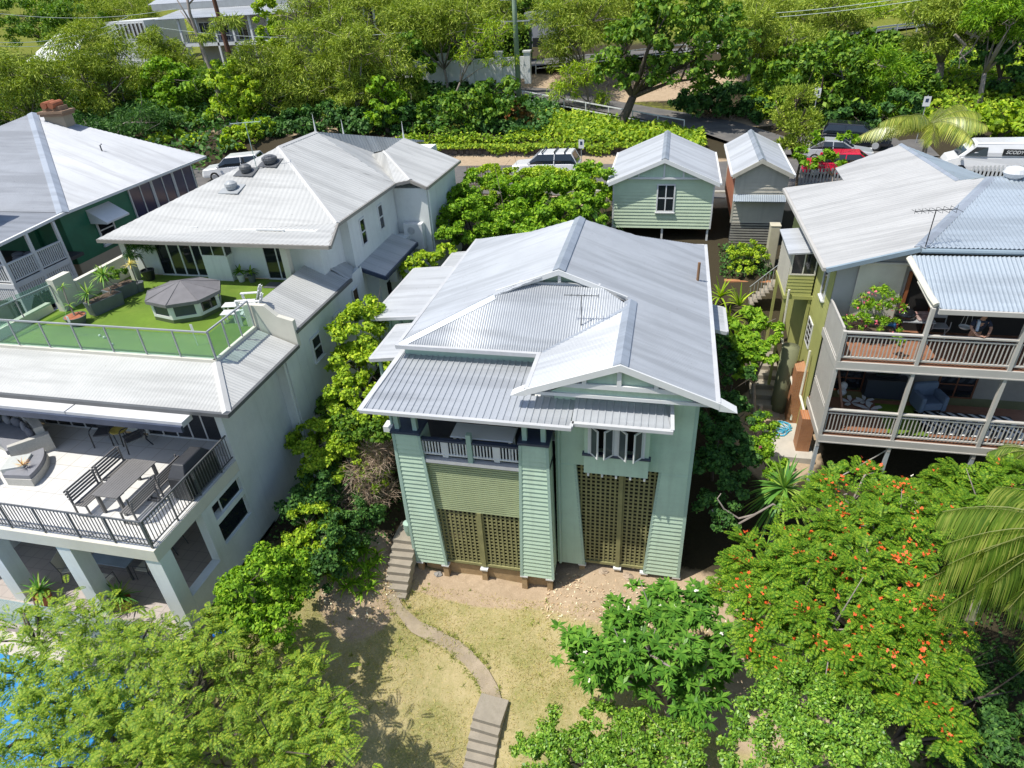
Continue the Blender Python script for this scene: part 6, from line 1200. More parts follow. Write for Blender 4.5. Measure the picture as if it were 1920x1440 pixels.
# ------------------------------------------------------------------ foliage builders (every leaf is a small face)
R_ = np.random.RandomState(11)
def unit(v): return v/(np.linalg.norm(v, axis=-1, keepdims=True)+1e-9)
def rdir(n): return unit(R_.normal(size=(n, 3)))
def quads(P, D, N, L, W, fold=.0, tip=.0):      # leaf: base P, axis D, normal N
    S = unit(np.cross(D, N)); L = np.broadcast_to(L, (len(P),))[:, None]; W = np.broadcast_to(W, (len(P),))[:, None]
    mid = P+D*L*.45; up = N*W*fold
    V = np.stack([P, mid+S*W*.5+up, P+D*L-N*L*tip, mid-S*W*.5+up], 1).reshape(-1, 3)
    return V, np.arange(len(P)*4).reshape(-1, 4)
def clumped(blobs, n, sub=14, spread=.33, shell=.72, low=-.35):
    """points through a crown made of lobes: each lobe carries sub-clumps on its shell"""
    B = np.array(blobs, float); vol = (B[:, 3]*B[:, 4]*B[:, 5])**.67; cnt = R_.multinomial(n, vol/vol.sum()); P = []; O = []
    for b, c in zip(B, cnt):
        if c == 0: continue
        K = sub; d = rdir(K*3); d = d[d[:, 2] > low][:K]; K = len(d); rad = R_.uniform(shell, 1.02, (K, 1)); cen = d*rad*b[3:6]
        k = R_.randint(0, K, c); s = spread*b[3:6].mean()*R_.uniform(.6, 1.25, K)[k][:, None]
        off = rdir(c)*(R_.uniform(0, 1, (c, 1))**.5)*s*[1, 1, .62]
        p = cen[k]+off; P.append(b[:3]+p); O.append(unit(unit(p/b[3:6])*.6+unit(off)*.8))
    return np.concatenate(P), np.concatenate(O)
def broad(blobs, n, L, W, sub=14, spread=.33, up=.7, droop=.2, shell=.72, low=-.35, var=.5, rnd=.6):
    P, O = clumped(blobs, n, sub, spread, shell, low); m_ = len(P)
    N = unit(O*.7+np.array([0, 0, up])+R_.normal(size=(m_, 3))*rnd); D = unit(np.cross(N, rdir(m_))+np.array([0, 0, -droop])); N = unit(N-D*(N*D).sum(1, keepdims=True))
    s = R_.uniform(1-var, 1+var, m_); return quads(P-D*L*.5, D, N, L*s, W*s, .12, .1)
def sliver(blobs, n, L, W, sub=16, spread=.4, droop=.7, shell=.6, low=-.2, rnd=.5):    # thin drooping needles
    P, O = clumped(blobs, n, sub, spread, shell, low); m_ = len(P)
    D = unit(O*.6+np.array([0, 0, -droop])+R_.normal(size=(m_, 3))*rnd); N = unit(np.cross(D, rdir(m_))); s = R_.uniform(.6, 1.4, m_)
    return quads(P, D, N, L*s, W, 0, .15)
def fronds(P, D, L, npair, pl, pw, droop=.3, hang=0.0, ang=.35, tw=.2):    # feather leaves: pairs of leaflets along an arching midrib
    m_ = len(P); L = np.broadcast_to(L, (m_,)); t = (np.arange(npair)+.6)/npair
    pos = P[:, None]+D[:, None]*(L[:, None]*t)[..., None]; pos[..., 2] -= droop*(L[:, None]*t**2)
    T = np.repeat(D[:, None], npair, 1).copy(); T[..., 2] -= 2*droop*t; T = unit(T)
    U = np.array([0, 0, 1.])+R_.normal(size=(m_, 1, 3))*tw; S = unit(np.cross(T, U)); N = unit(np.cross(S, T))
    ln = pl*np.sin(pi*(.12+.83*t))**.6; out = []
    for s_ in (1, -1):
        q = unit(S*s_*cos(ang)+T*sin(ang)+np.array([0, 0, -hang])+R_.normal(size=pos.shape)*.06); o = pos; l = ln[None, :, None]*R_.uniform(.85, 1.1, pos.shape[:2]+(1,)); w_ = T*pw*.5
        out.append(np.stack([o-w_*.6, o+q*l*.5+w_ - np.array([0, 0, .0]), o+q*l-np.array([0, 0, hang*.4])*l, o+q*l*.5-w_], 2))
    V = np.concatenate(out, 1).reshape(-1, 3); return V, np.arange(len(V)).reshape(-1, 4)
def joinq(*vf):
    V = []; F = []; n = 0
    for v, f in vf: V.append(v); F.append(f+n); n += len(v)
    return np.concatenate(V), np.concatenate(F)
def straps(c, n, L, W, up0=.1, up1=1.4, droop=.5, seg=4):      # rosette of strap leaves
    a = R_.uniform(0, 2*pi, n); e = R_.uniform(up0, up1, n); d = np.stack([np.cos(a)*np.cos(e), np.sin(a)*np.cos(e), np.sin(e)], 1); V = []; F = []
    S = np.stack([-np.sin(a), np.cos(a), np.zeros(n)], 1); Ls = L*R_.uniform(.7, 1.15, n); k0 = 0
    t = np.linspace(0, 1, seg+1); wd = W*np.array([.6, 1, .85, .55, .06])[:seg+1] if seg == 4 else W*np.interp(t, [0, .3, 1], [.6, 1, .05])
    pos = np.asarray(c)+d[:, None]*(Ls[:, None]*t)[..., None]; pos[..., 2] -= droop*(np.cos(e)[:, None]*Ls[:, None]*t**2)
    A = pos+S[:, None]*wd[None, :, None]*.5; B = pos-S[:, None]*wd[None, :, None]*.5; V = np.stack([A, B], 2).reshape(-1, 3)
    for i in range(n):
        for j in range(seg): o = (i*(seg+1)+j)*2; F.append([o, o+1, o+3, o+2])
    return V, np.array(F)
def limbs(base, tops, r0, bend=.12, split=.45, rmin=.02, n=6, lean=0):     # tapered trunk with limbs out to the given points
    mb = MB(); base = np.array(base, float); tops = [np.array(t, float) for t in tops]; cen = np.mean(tops, 0); fork = base+(cen-base)*split; fork[:2] = base[:2]+(cen-base)[:2]*split*.6+R_.normal(size=2)*bend
    mid = (base+fork)/2+np.append(R_.normal(size=2)*bend*.5, 0); mb.tube([base-[0, 0, .3], base+[0, 0, .05], mid, fork], [r0*1.25, r0, r0*.85, r0*.72], n+2)
    for t in tops:
        h = np.linalg.norm(t-fork); m1 = fork+(t-fork)*.5+R_.normal(size=3)*h*.1+[0, 0, h*.08]; r1 = max(rmin, r0*.5); mb.tube([fork, m1, t], [r1, r1*.6, rmin*.6], n)
        for _ in range(2): q = m1+(t-m1)*R_.uniform(.1, .7); e_ = q+R_.normal(size=3)*h*.2+[0, 0, h*.12]; mb.tube([q, e_], [r1*.4, rmin*.4], 4)
    return mb
# leaf paints
LF_OLIVE = leafmat('olive_feather_leaf', (.075, .115, .016), (.165, .225, .026), (.31, .355, .06), .3)
LF_GREEN = leafmat('mid_green_leaf', (.028, .07, .01), (.07, .145, .014), (.165, .24, .024), .3)
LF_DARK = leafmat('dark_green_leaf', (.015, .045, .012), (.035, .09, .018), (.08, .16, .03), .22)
LF_LIME = leafmat('lime_leaf', (.075, .14, .01), (.19, .29, .018), (.36, .42, .035), .38)
LF_BRIGHT = leafmat('bright_green_leaf', (.05, .115, .008), (.115, .225, .012), (.24, .345, .025), .35)
LF_FERN = leafmat('poinciana_leaf', (.025, .075, .006), (.068, .15, .01), (.20, .27, .02), .35)
LF_FEATHER = leafmat('feather_leaf', (.05, .105, .012), (.115, .19, .018), (.26, .30, .03), .35, clump=1.4)
LF_GLOSS = leafmat('glossy_leaf', (.04, .10, .012), (.10, .205, .018), (.225, .325, .04), .28, .4, spec=.4)
LF_PALM = leafmat('palm_leaf', (.085, .125, .016), (.18, .225, .028), (.34, .34, .07), .3, .35, spec=.6)
LF_PALMG = leafmat('green_palm_leaf', (.045, .09, .012), (.10, .165, .018), (.25, .28, .06), .3, .35, spec=.6)
LF_FRANG = leafmat('frangipani_leaf', (.03, .085, .012), (.062, .155, .018), (.125, .235, .03), .3, .35)
LF_YUCCA = leafmat('strap_leaf', (.035, .11, .025), (.09, .20, .03), (.26, .32, .06), .2, .4)
LF_DRY = leafmat('dry_twig', (.12, .085, .06), (.24, .18, .13), (.34, .28, .21), .05)
LF_VINE = leafmat('vine_leaf', (.06, .125, .01), (.15, .235, .016), (.30, .355, .028), .35, clump=.6)
LF_RED = leafmat('red_tip_leaf', (.05, .07, .015), (.10, .08, .02), (.24, .08, .03), .3)
FLW_O = mat('orange_flower', (.74, .105, .018), .6, .25, 5); FLW_P = mat('pink_flower', (.65, .12, .18), .6, .2); FLW_W = mat('white_flower', (.75, .72, .6), .6)
def plant(name, label, cat, base, VF, lm, trunk=None, bark=BARK, group=None, part='crown', extra=()):
    t = thing(name, label, cat, tuple(base), group); mesh_np(part, *VF, lm, t)
    if trunk is not None: trunk.build('trunk', bark, t, smooth=True)
    for nm, vf, m_ in extra: tag(mesh_np(nm, *vf, m_, t), kind='stuff' if nm == 'flowers' else None)
    return t
def Bp(px, py, y=None, z=None, rx=50, ry=None, rd=None):     # a lobe seen at a photo pixel, at a real distance, its size in photo pixels there
    p = at(px, py, y=y, z=z); k = mpp(p); rx_ = rx*k; rz = (ry or rx)*k; return (*p, rx_, (rd*k if rd else rx_), rz)
def petals(P, m_, r=.05, k=5):
    n = len(P); N = unit(R_.normal(size=(n, 3))*.5+[0, -.2, .9]); out = []
    for j in range(k):
        D = unit(np.cross(N, rdir(n))); out.append(quads(P, D, N, r, r*.75, .1))
    return joinq(*out)
# ------------------------------------------------------------------ near garden
def tree_from(name, label, cat, blobs, basexy, n, L, W, lm, kind='broad', r0=.12, bark=BARK, group=None, extra=(), tops=None, split=.5, **k):
    VF = broad(blobs, n, L, W, **k) if kind == 'broad' else sliver(blobs, n, L, W, **k); b = (basexy[0], basexy[1], g(*basexy))
    tp = tops or [np.array(q[:3])+[0, 0, q[5]*.2] for q in blobs][:9]
    mb = limbs(b, tp, r0, split=split)
    if kind != 'broad':      # pale twigs showing through the crown
        pv = VF[0][::4]; tw_ = pv[R_.choice(len(pv), 30)]; cen = [np.array(q[:3]) for q in blobs]
        for q in tw_: c0 = min(cen, key=lambda k: np.linalg.norm(k-q)); mb.tube([c0-[0, 0, .5], (c0+q)/2+R_.normal(size=3)*.25, q, q+R_.normal(size=3)*.5], [.06, .045, .03, .012], 4)
    return plant(name, label, cat, b, VF, lm, mb, bark, group, extra=extra)
# gap between the two houses
tree_from('leafy_tree', 'lime green leafy tree between the white house and the green house veranda', 'tree', [Bp(670, 625, y=19.5, rx=50), Bp(690, 690, y=18.6, rx=52), Bp(665, 745, y=17.6, rx=46), Bp(705, 770, y=17, rx=40), Bp(655, 690, y=18.5, rx=44), Bp(690, 590, y=20.5, rx=36)], (-10.3, 18), 13000, .14, .09, LF_LIME, r0=.13, sub=18)
tree_from('leafy_tree', 'bright leafy tree beside the white house side wall, left of the dry shrub', 'tree', [Bp(600, 830, y=16.2, rx=46), Bp(640, 850, y=16, rx=38), Bp(605, 885, y=15.4, rx=40), Bp(570, 830, y=16.4, rx=30), Bp(655, 815, y=16.8, rx=32)], (-10.9, 15.6), 12000, .12, .075, LF_LIME, r0=.09, sub=18)
tree_from('leafy_tree', 'small light green tree with open layered leaves below the white house windows', 'tree', [Bp(585, 965, y=13.9, rx=42, ry=26), Bp(560, 1005, y=13.4, rx=42, ry=24), Bp(610, 1000, y=13.5, rx=36, ry=24), Bp(580, 1035, y=13, rx=36, ry=22)], (-10.7, 12.3), 5500, .12, .075, LF_LIME, r0=.06, sub=16)
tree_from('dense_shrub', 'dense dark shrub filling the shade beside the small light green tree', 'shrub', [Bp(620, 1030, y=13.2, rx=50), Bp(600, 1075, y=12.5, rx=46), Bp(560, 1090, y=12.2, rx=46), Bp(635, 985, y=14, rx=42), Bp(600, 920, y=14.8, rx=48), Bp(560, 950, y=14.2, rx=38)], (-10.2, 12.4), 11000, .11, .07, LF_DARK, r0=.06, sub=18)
tree_from('round_shrub', 'big rounded bright green shrub at the corner of the white house patio', 'shrub', [Bp(490, 1085, y=10.4, rx=62), Bp(450, 1120, y=10.1, rx=48), Bp(530, 1110, y=10.4, rx=48), Bp(470, 1160, y=9.7, rx=50), Bp(545, 1070, y=11, rx=40), Bp(520, 1160, y=9.8, rx=50)], (-11.4, 10.3), 16000, .105, .065, LF_BRIGHT, r0=.07, sub=26, spread=.28)
P_, O_ = clumped([Bp(690, 890, y=16, rx=48, ry=55), Bp(715, 850, y=16.3, rx=30), Bp(660, 930, y=15.4, rx=34), Bp(715, 925, y=15.8, rx=26)], 5200, 20, .5, .4); D_ = unit(O_+R_.normal(size=O_.shape)*.7); tw = quads(P_, D_, unit(np.cross(D_, rdir(len(D_)))), .42*R_.uniform(.4, 1.2, len(P_)), .016)
b_ = (-9.2, 15.8, g(-9.2, 15.8)); lf = broad([Bp(670, 860, y=16.2, rx=38), Bp(695, 900, y=16, rx=36)], 1500, .1, .06)
plant('dry_shrub', 'half dead shrub of tangled brown twigs beside the left pier of the green house', 'shrub', b_, tw, LF_DRY, limbs(b_, [q[:3] for q in (Bp(690, 870, y=16), Bp(720, 880, y=16.1), Bp(660, 910, y=15.6), Bp(700, 930, y=15.6))], .05), BARKG, part='twigs', extra=(('leaves', lf, LF_LIME),))
tree_from('leafy_tree', 'mid green leafy tree close against the white house wall behind the lime tree', 'tree', [Bp(640, 600, y=21.5, rx=34), Bp(630, 680, y=20, rx=34), Bp(625, 770, y=18, rx=34), Bp(660, 800, y=16.6, rx=36), Bp(700, 820, y=16, rx=30)], (-11.2, 18.6), 8000, .13, .085, LF_GREEN, r0=.1, sub=18)
tree_from('shade_shrub', 'dark shrub in the shade below the dry shrub at the foot of the left pier', 'shrub', [Bp(650, 960, y=14.6, rx=42), Bp(690, 960, y=15, rx=34), Bp(640, 910, y=15.6, rx=42), Bp(670, 1000, y=14.2, rx=30)], (-9.8, 15), 6500, .1, .06, LF_DARK, r0=.05, sub=18)
V1 = []
for i in range(34): x = -9.35+R_.uniform(-.75, .75); y = 13.5+R_.uniform(-.8, .9); V1.append(straps((x, y, g(x, y)+.15), 16, .5, .06, .2, 1.2, .8))
plant('lush_groundcover', 'low clump of lush strap leaves beside the concrete steps', 'plant', (-9.3, 13.4, g(-9.3, 13.4)), joinq(*V1), LF_BRIGHT, part='leaves')
tree_from('leafy_shrub', 'narrow bright shrub growing between the white house and the rear porch roof', 'shrub', [Bp(800, 490, y=26, rx=26, ry=22), Bp(775, 505, y=25.4, rx=22), Bp(835, 480, y=26.6, rx=22)], (-10.9, 25.8), 2600, .15, .1, LF_LIME, r0=.06)
# back yard hedge
hb = [Bp(880, 395, y=32.5, rx=48), Bp(950, 385, y=33, rx=48), Bp(1020, 385, y=33, rx=50), Bp(1080, 385, y=33, rx=46), Bp(900, 440, y=30.5, rx=50), Bp(975, 430, y=30.5, rx=55), Bp(1040, 420, y=31, rx=50)]
tree_from('spreading_tree', 'bright green spreading tree filling the yard behind the pale zinc roof', 'tree', hb+[Bp(1110, 350, y=34.5, rx=44), Bp(1000, 455, y=30, rx=50), Bp(940, 460, y=29.6, rx=44), Bp(1060, 450, y=30.3, rx=44), Bp(1120, 400, y=32.3, rx=34), Bp(980, 365, y=34.4, rx=38), Bp(990, 400, y=32, rx=60), Bp(925, 355, y=34.4, rx=30), Bp(1035, 358, y=34.6, rx=36)], (-5.5, 33), 42000, .17, .11, LF_BRIGHT, r0=.16, sub=24, spread=.26)
tree_from('leafy_tree', 'smaller green tree at the yard corner beside the rear wing of the white house', 'tree', [Bp(850, 445, y=28.6, rx=30), Bp(890, 360, y=32.6, rx=40), Bp(870, 425, y=29.5, rx=48), Bp(905, 400, y=30.5, rx=36), Bp(860, 380, y=31.5, rx=28), Bp(925, 445, y=29.6, rx=30)], (-8.9, 29.8), 15000, .16, .1, LF_BRIGHT, r0=.1, sub=18)
V1 = [straps((x, y, g(x, y)+h), 26, 1.1, .055, .2, 1.3, .7) for x, y, h in ((-3.2, 31.5, 1.9), (-3.7, 32.3, 2.3), (-2.9, 32.6, 1.6))]
plant('cordyline_plant', 'spiky dark green plant against the left side of the pale green shed', 'plant', (-3.2, 32, g(-3.2, 32)), joinq(*V1), LF_DARK, limbs((-3.2, 32, g(-3.2, 32)), [(-3.2, 31.5, g(-3.2, 31.5)+1.9), (-3.7, 32.3, g(-3.7, 32.3)+2.3), (-2.9, 32.6, g(-2.9, 32.6)+1.6)], .05), part='leaves')
tree_from('street_hedge', 'light green hedge in front of the white racked car', 'hedge', [Bp(915, 322, y=39.3, rx=26, ry=13), Bp(965, 330, y=39, rx=28, ry=12), Bp(1000, 334, y=38.8, rx=36, ry=17), Bp(940, 350, y=37.6, rx=34, ry=18), Bp(1010, 355, y=37, rx=38, ry=18), Bp(1080, 360, y=36.6, rx=36, ry=18), Bp(1060, 338, y=38.6, rx=34, ry=18), Bp(1030, 330, y=38.9, rx=40, ry=15), Bp(1100, 330, y=39.3, rx=35, ry=16), Bp(1125, 365, y=37, rx=26, ry=24)], (-8, 39.6), 22000, .16, .1, LF_LIME, r0=.08, sub=22)
# right hand gap
V1 = [straps((x, y, g(x, y)+h), 30, 1.25, .08, .35, 1.4, .8) for x, y, h in ((3.0, 26.8, .6), (3.5, 27.6, .8), (2.7, 28.3, .7), (3.3, 25.6, .7))]
plant('strap_leaf_clump', 'big clump of arching yellow green strap leaves beside the right roof edge', 'plant', (3, 27, g(3, 27)), joinq(*V1), LF_LIME, part='leaves')
tree_from('layered_shrub', 'bright layered shrub tree at the foot of the stone stairs', 'shrub', [Bp(1400, 605, y=23.5, rx=36, ry=26), Bp(1430, 625, y=23, rx=36, ry=26), Bp(1395, 650, y=22.5, rx=34, ry=26), Bp(1430, 660, y=22.4, rx=32, ry=24), Bp(1400, 690, y=21.8, rx=26, ry=20)], (4.0, 22.2), 7000, .18, .1, LF_BRIGHT, r0=.1, bark=BARKG, sub=16, rnd=.35)
tree_from('shade_shrub', 'dark shrub added to deepen the shade along the right wall of the green house', 'shrub', [Bp(1375, 700, y=21, rx=36), Bp(1365, 760, y=19.6, rx=34), Bp(1370, 830, y=18, rx=36), Bp(1385, 660, y=22.6, rx=30), Bp(1350, 650, y=22.4, rx=24), Bp(1350, 800, y=18.6, rx=34), Bp(1340, 880, y=17, rx=34), Bp(1395, 780, y=19.4, rx=30), Bp(1370, 930, y=16.3, rx=34), Bp(1335, 950, y=15.9, rx=30), Bp(1330, 870, y=17.2, rx=36), Bp(1385, 870, y=17.4, rx=36), Bp(1325, 780, y=19, rx=34), Bp(1360, 980, y=15.4, rx=26)], (2.4, 19.5), 19000, .14, .08, LF_DARK, r0=.06)  # dark foliage added to imitate the deep shade over bare soil here
tree_from('flowering_shrub', 'light green shrub with small pink flowers below the paving pad', 'shrub', [Bp(1425, 800, y=19.3, rx=30), Bp(1415, 850, y=18.3, rx=34), Bp(1445, 870, y=17.9, rx=28), Bp(1460, 890, y=17.6, rx=26)], (4.4, 18.2), 6500, .1, .06, LF_BRIGHT, r0=.05, extra=(('flowers', petals(np.array([at(px, py, y=17.9) for px, py in ((1398, 862), (1440, 860), (1425, 840), (1405, 890))]), None, .1), FLW_P),))
tree_from('garden_shrub', 'yellow green shrub in the raised garden bed below the beige shed', 'shrub', [Bp(1385, 475, y=31.5, rx=22, ry=18), Bp(1405, 470, y=31.6, rx=22, ry=18), Bp(1425, 480, y=31.4, rx=18, ry=16), Bp(1390, 500, y=31, rx=26, ry=12)], (4.0, 31.4), 2600, .12, .07, LF_LIME, r0=.04)
# pandanus with a rosette of long blades
pc = at(1470, 915, z=2.9); V1 = joinq(straps(pc, 85, 1.25, .085, -.35, 1.35, .45), straps(pc-[0, 0, .25], 50, 1.3, .08, -.8, .3, .75))
plant('pandanus_tree', 'spiky pandanus rosette standing at the edge of the orange flowering tree', 'tree', (pc[0], pc[1], g(pc[0], pc[1])), V1, LF_YUCCA, limbs((pc[0], pc[1], g(pc[0], pc[1])), [pc], .1), BARKG, part='leaves')
bw = MB()
for pts in ([(1415, 965, 15.6), (1385, 972, 15.5), (1358, 955, 15.5), (1345, 935, 15.6), (1352, 925, 15.7)], [(1415, 965, 15.6), (1380, 985, 15.4), (1345, 975, 15.4), (1335, 955, 15.5)], [(1415, 965, 15.6), (1450, 945, 15.6), (1470, 960, 15.5)]): bw.tube([at(x, y, y=d) for x, y, d in pts], [.035, .03, .026, .02, .014][:len(pts)], 6)
solid('bare_branch', 'pale bare curling branch reaching into the shade left of the pandanus', 'branch', bw, BARKG)
# frangipani: whorls of big leaves on forked grey branches
def frangipani(label, blobs, base, nw, lm):
    P, O = clumped(blobs, nw, 12, .5, .75, -.15); out = []; tips = P
    for k in range(11): a = 2*pi*k/11+R_.uniform(0, 6, len(P)); e = R_.uniform(-.1, .55, len(P)); D = np.stack([np.cos(a)*np.cos(e), np.sin(a)*np.cos(e), np.sin(e)], 1)+O*.25; D = unit(D); S = unit(np.cross(D, [0, 0, 1.])); N = unit(np.cross(S, D)); out.append(quads(P, D, N,    .27*R_.uniform(.7, 1.15, len(P)), .092, .1, .25))
    tp = [P[i] for i in R_.choice(len(P), 26)]; mb = limbs(base, [np.array(q[:3]) for q in blobs], .13, split=.35); cen = [np.array(q[:3]) for q in blobs]
    for t_ in tp: c0 = min(cen, key=lambda q: np.linalg.norm(q-t_)); mb.tube([c0-[0, 0, .3], (c0+t_)/2-[0, 0, .12], t_], [.05, .04, .03], 6)
    fl = petals(P[R_.choice(len(P), 14)]+[0, 0, .12], None, .07); return plant('frangipani_tree', label, 'tree', base, joinq(*out), lm, mb, BARKG, extra=(('flowers', fl, FLW_W),))
fb = [Bp(1120, 1250, z=1.2, rx=50, ry=26), Bp(1230, 1270, z=1.1, rx=60, ry=28), Bp(1300, 1300, z=1.0, rx=50, ry=26), Bp(1200, 1150, z=2.2, rx=60, ry=34), Bp(1270, 1145, z=2.3, rx=60, ry=34), Bp(1130, 1200, z=1.9, rx=60, ry=36), Bp(1210, 1210, z=2.0, rx=70, ry=36), Bp(1290, 1200, z=2.2, rx=62, ry=36), Bp(1340, 1160, z=2.4, rx=45, ry=30), Bp(1320, 1250, z=1.6, rx=45, ry=30), Bp(1170, 1245, z=1.6, rx=45, ry=26), Bp(1080, 1225, z=1.7, rx=35, ry=22)]
fbx = at(1255, 1375, z=-.75); frangipani('frangipani tree with whorls of big glossy leaves on the lawn', fb, (fbx[0], fbx[1], g(fbx[0], fbx[1])), 620, LF_FRANG)
# poinciana with fern leaves and orange flowers
def fern_tree(name, label, blobs, base, nf, lm, L=.55, npair=12, pl=.15, pw=.05, flowers=0, r0=.16, bark=BARKG, droop=.35, fcol=None, group=None, up=.25, twigs=14, low=0, spread=.42, sub=16, shell=.7):
    P, O = clumped(blobs, nf, sub, spread, shell, low); O = O*[1, 1, .45]; O[:, 2] += up; D = unit(O+R_.normal(size=O.shape)*[.55, .55, .2]); VF = fronds(P, D, L*R_.uniform(.65, 1.2, len(P)), npair, pl, pw, droop)
    cen = [np.array(q[:3]) for q in blobs]; mb = limbs(base, cen, r0, split=.3)
    for t_ in P[R_.choice(len(P), twigs*2)]: c0 = min(cen, key=lambda q: np.linalg.norm(q-t_)); mb.tube([c0-[0, 0, .35], (c0+t_)/2+R_.normal(size=3)*.12, t_], [.04, .03, .015], 5)
    ex = ()
    if flowers: Q = P[R_.choice(len(P), flowers)]; Q = np.repeat(Q, 5, 0)+R_.normal(size=(flowers*5, 3))*.11+[0, 0, .1]; ex = (('flowers', petals(Q, None, .055), fcol),)
    return plant(name, label, 'tree', base, VF, lm, mb, bark, group, extra=ex)
pb = [Bp(1600, 930, z=3.6, rx=75, ry=34), Bp(1540, 985, z=3.5, rx=70, ry=36), Bp(1650, 1000, z=3.9, rx=80, ry=38), Bp(1710, 950, z=3.7, rx=60, ry=30), Bp(1440, 1050, z=2.9, rx=75, ry=38), Bp(1530, 1080, z=3.5, rx=80, ry=38), Bp(1620, 1080, z=3.9, rx=80, ry=38), Bp(1390, 1120, z=2.6, rx=50, ry=32), Bp(1450, 1140, z=2.9, rx=75, ry=38), Bp(1560, 1165, z=3.4, rx=80, ry=38), Bp(1680, 1090, z=3.8, rx=65, ry=36), Bp(1650, 1180, z=3.5, rx=70, ry=36), Bp(1440, 1210, z=2.5, rx=60, ry=32), Bp(1530, 1240, z=2.9, rx=70, ry=34), Bp(1640, 1270, z=3.1, rx=75, ry=34), Bp(1730, 1240, z=3.2, rx=60, ry=34), Bp(1720, 1340, z=2.8, rx=70, ry=36), Bp(1740, 1180, z=3.6, rx=55, ry=30)]
pbx = at(1560, 1250, z=-.3); fern_tree('poinciana_tree', 'wide flat crowned tree with fern leaves and orange flowers at the lower right', pb, (pbx[0]+.8, pbx[1]+.8, g(pbx[0]+.8, pbx[1]+.8)), 5000, LF_FERN, .42, 20, .11,       .026, 250, fcol=FLW_O, twigs=34, spread=.36, sub=13, bark=BARKG)
pb = [Bp(1830, 935, z=3.2, rx=70, ry=34), Bp(1900, 920, z=3.4, rx=60, ry=34), Bp(1800, 985, z=3.1, rx=70, ry=34), Bp(1880, 985, z=3.2, rx=70, ry=34), Bp(1780, 920, z=2.9, rx=40, ry=26)]
fern_tree('poinciana_tree', 'second fern leaved tree below the lower deck at the right edge', pb, (9.4, 14.6, g(9.4, 14.6)), 1900, LF_FERN, .42, 20, .11, .026, 18, fcol=FLW_O, twigs=10)
tree_from('white_flower_shrub', 'low shrub speckled with white flowers under the lower deck', 'shrub', [Bp(1710, 935, y=18.2, rx=45, ry=16), Bp(1740, 945, y=17.8, rx=40, ry=14)], (8.6, 17.8), 1600, .1, .06, LF_BRIGHT, extra=(('flowers', petals(at(1715, 928, y=18)[None]+R_.normal(size=(70, 3))*[.5, .3, .15], None, .06), FLW_W),))
# bottom shrubs
def Gz(x, y): return (x, y, g(x, y))
sb = [Bp(1500, 1330, z=3.2, rx=75, ry=45), Bp(1430, 1360, z=2.8, rx=65, ry=40), Bp(1580, 1350, z=3.3, rx=75, ry=45), Bp(1510, 1400, z=3.0, rx=80, ry=45), Bp(1600, 1420, z=3.1, rx=75, ry=45), Bp(1410, 1420, z=2.5, rx=65, ry=40), Bp(1540, 1285, z=3.0, rx=45, ry=30), Bp(1660, 1380, z=3, rx=55, ry=40)]
tree_from('glossy_shrub', 'glossy small leaved tree in the foreground in front of the orange flowering tree', 'tree', sb, (3.4, 9.0), 30000, .085, .045, LF_GLOSS, r0=.09, bark=BARKG, sub=26, spread=.3, var=.3)
sb = [Bp(1010, 1410, z=.3, rx=50, ry=28), Bp(1060, 1385, z=.5, rx=60, ry=32), Bp(1130, 1375, z=.6, rx=60, ry=34), Bp(1200, 1390, z=.7, rx=60, ry=34), Bp(1270, 1410, z=.8, rx=60, ry=34), Bp(1100, 1430, z=.6, rx=70, ry=36), Bp(1180, 1440, z=.7, rx=70, ry=36), Bp(1030, 1440, z=.3, rx=50, ry=28), Bp(1330, 1440, z=1, rx=60, ry=34)]
tree_from('foreground_hedge', 'broad bright green bush along the bottom of the picture right of the lawn steps', 'shrub', sb, (-.9, 9.0), 32000, .085, .05, LF_GLOSS, r0=.07, sub=26, spread=.3)
# bottom left feather leaved tree
fb = [Bp(60, 1195, z=2.81, rx=70, ry=34), Bp(160, 1210, z=2.91, rx=75, ry=36), Bp(260, 1225, z=2.86, rx=75, ry=36), Bp(350, 1200, z=2.70, rx=65, ry=32), Bp(40, 1270, z=3.02, rx=80, ry=40), Bp(150, 1290, z=3.12, rx=80, ry=40), Bp(270, 1290, z=3.07, rx=80, ry=40), Bp(380, 1270, z=2.86, rx=75, ry=38), Bp(470, 1235, z=1.80, rx=60, ry=34), Bp(500, 1190, z=1.59, rx=50, ry=30), Bp(60, 1370, z=3.17, rx=90, ry=44), Bp(190, 1380, z=3.28, rx=90, ry=44), Bp(320, 1380, z=3.22, rx=90, ry=44), Bp(440, 1350, z=2.26, rx=85, ry=42), Bp(540, 1310, z=1.95, rx=75, ry=40), Bp(560, 1390, z=2.00, rx=75, ry=42), Bp(610, 1350, z=1.80, rx=45, ry=34), Bp(100, 1440, z=3.22, rx=90, ry=40), Bp(280, 1450, z=3.28, rx=90, ry=40), Bp(460, 1440, z=2.32, rx=90, ry=40), Bp(620, 1430, z=1.90, rx=60, ry=36), Bp(540, 1240, z=1.64, rx=50, ry=30), Bp(410, 1190, z=2.39, rx=50, ry=26), Bp(140, 1185, z=2.70, rx=60, ry=22)]
fbx = at(330, 1500, z=-.2); fern_tree('feather_leaf_tree', 'large feathery leaved tree filling the bottom left corner over the pool', fb, (fbx[0], fbx[1], g(fbx[0], fbx[1])), 3500, LF_FEATHER, .44, 16, .1, .026, 0, r0=.16, bark=BARK, twigs=30, up=.35, spread=.75, sub=14, shell=.55, low=-.3, droop=.5)
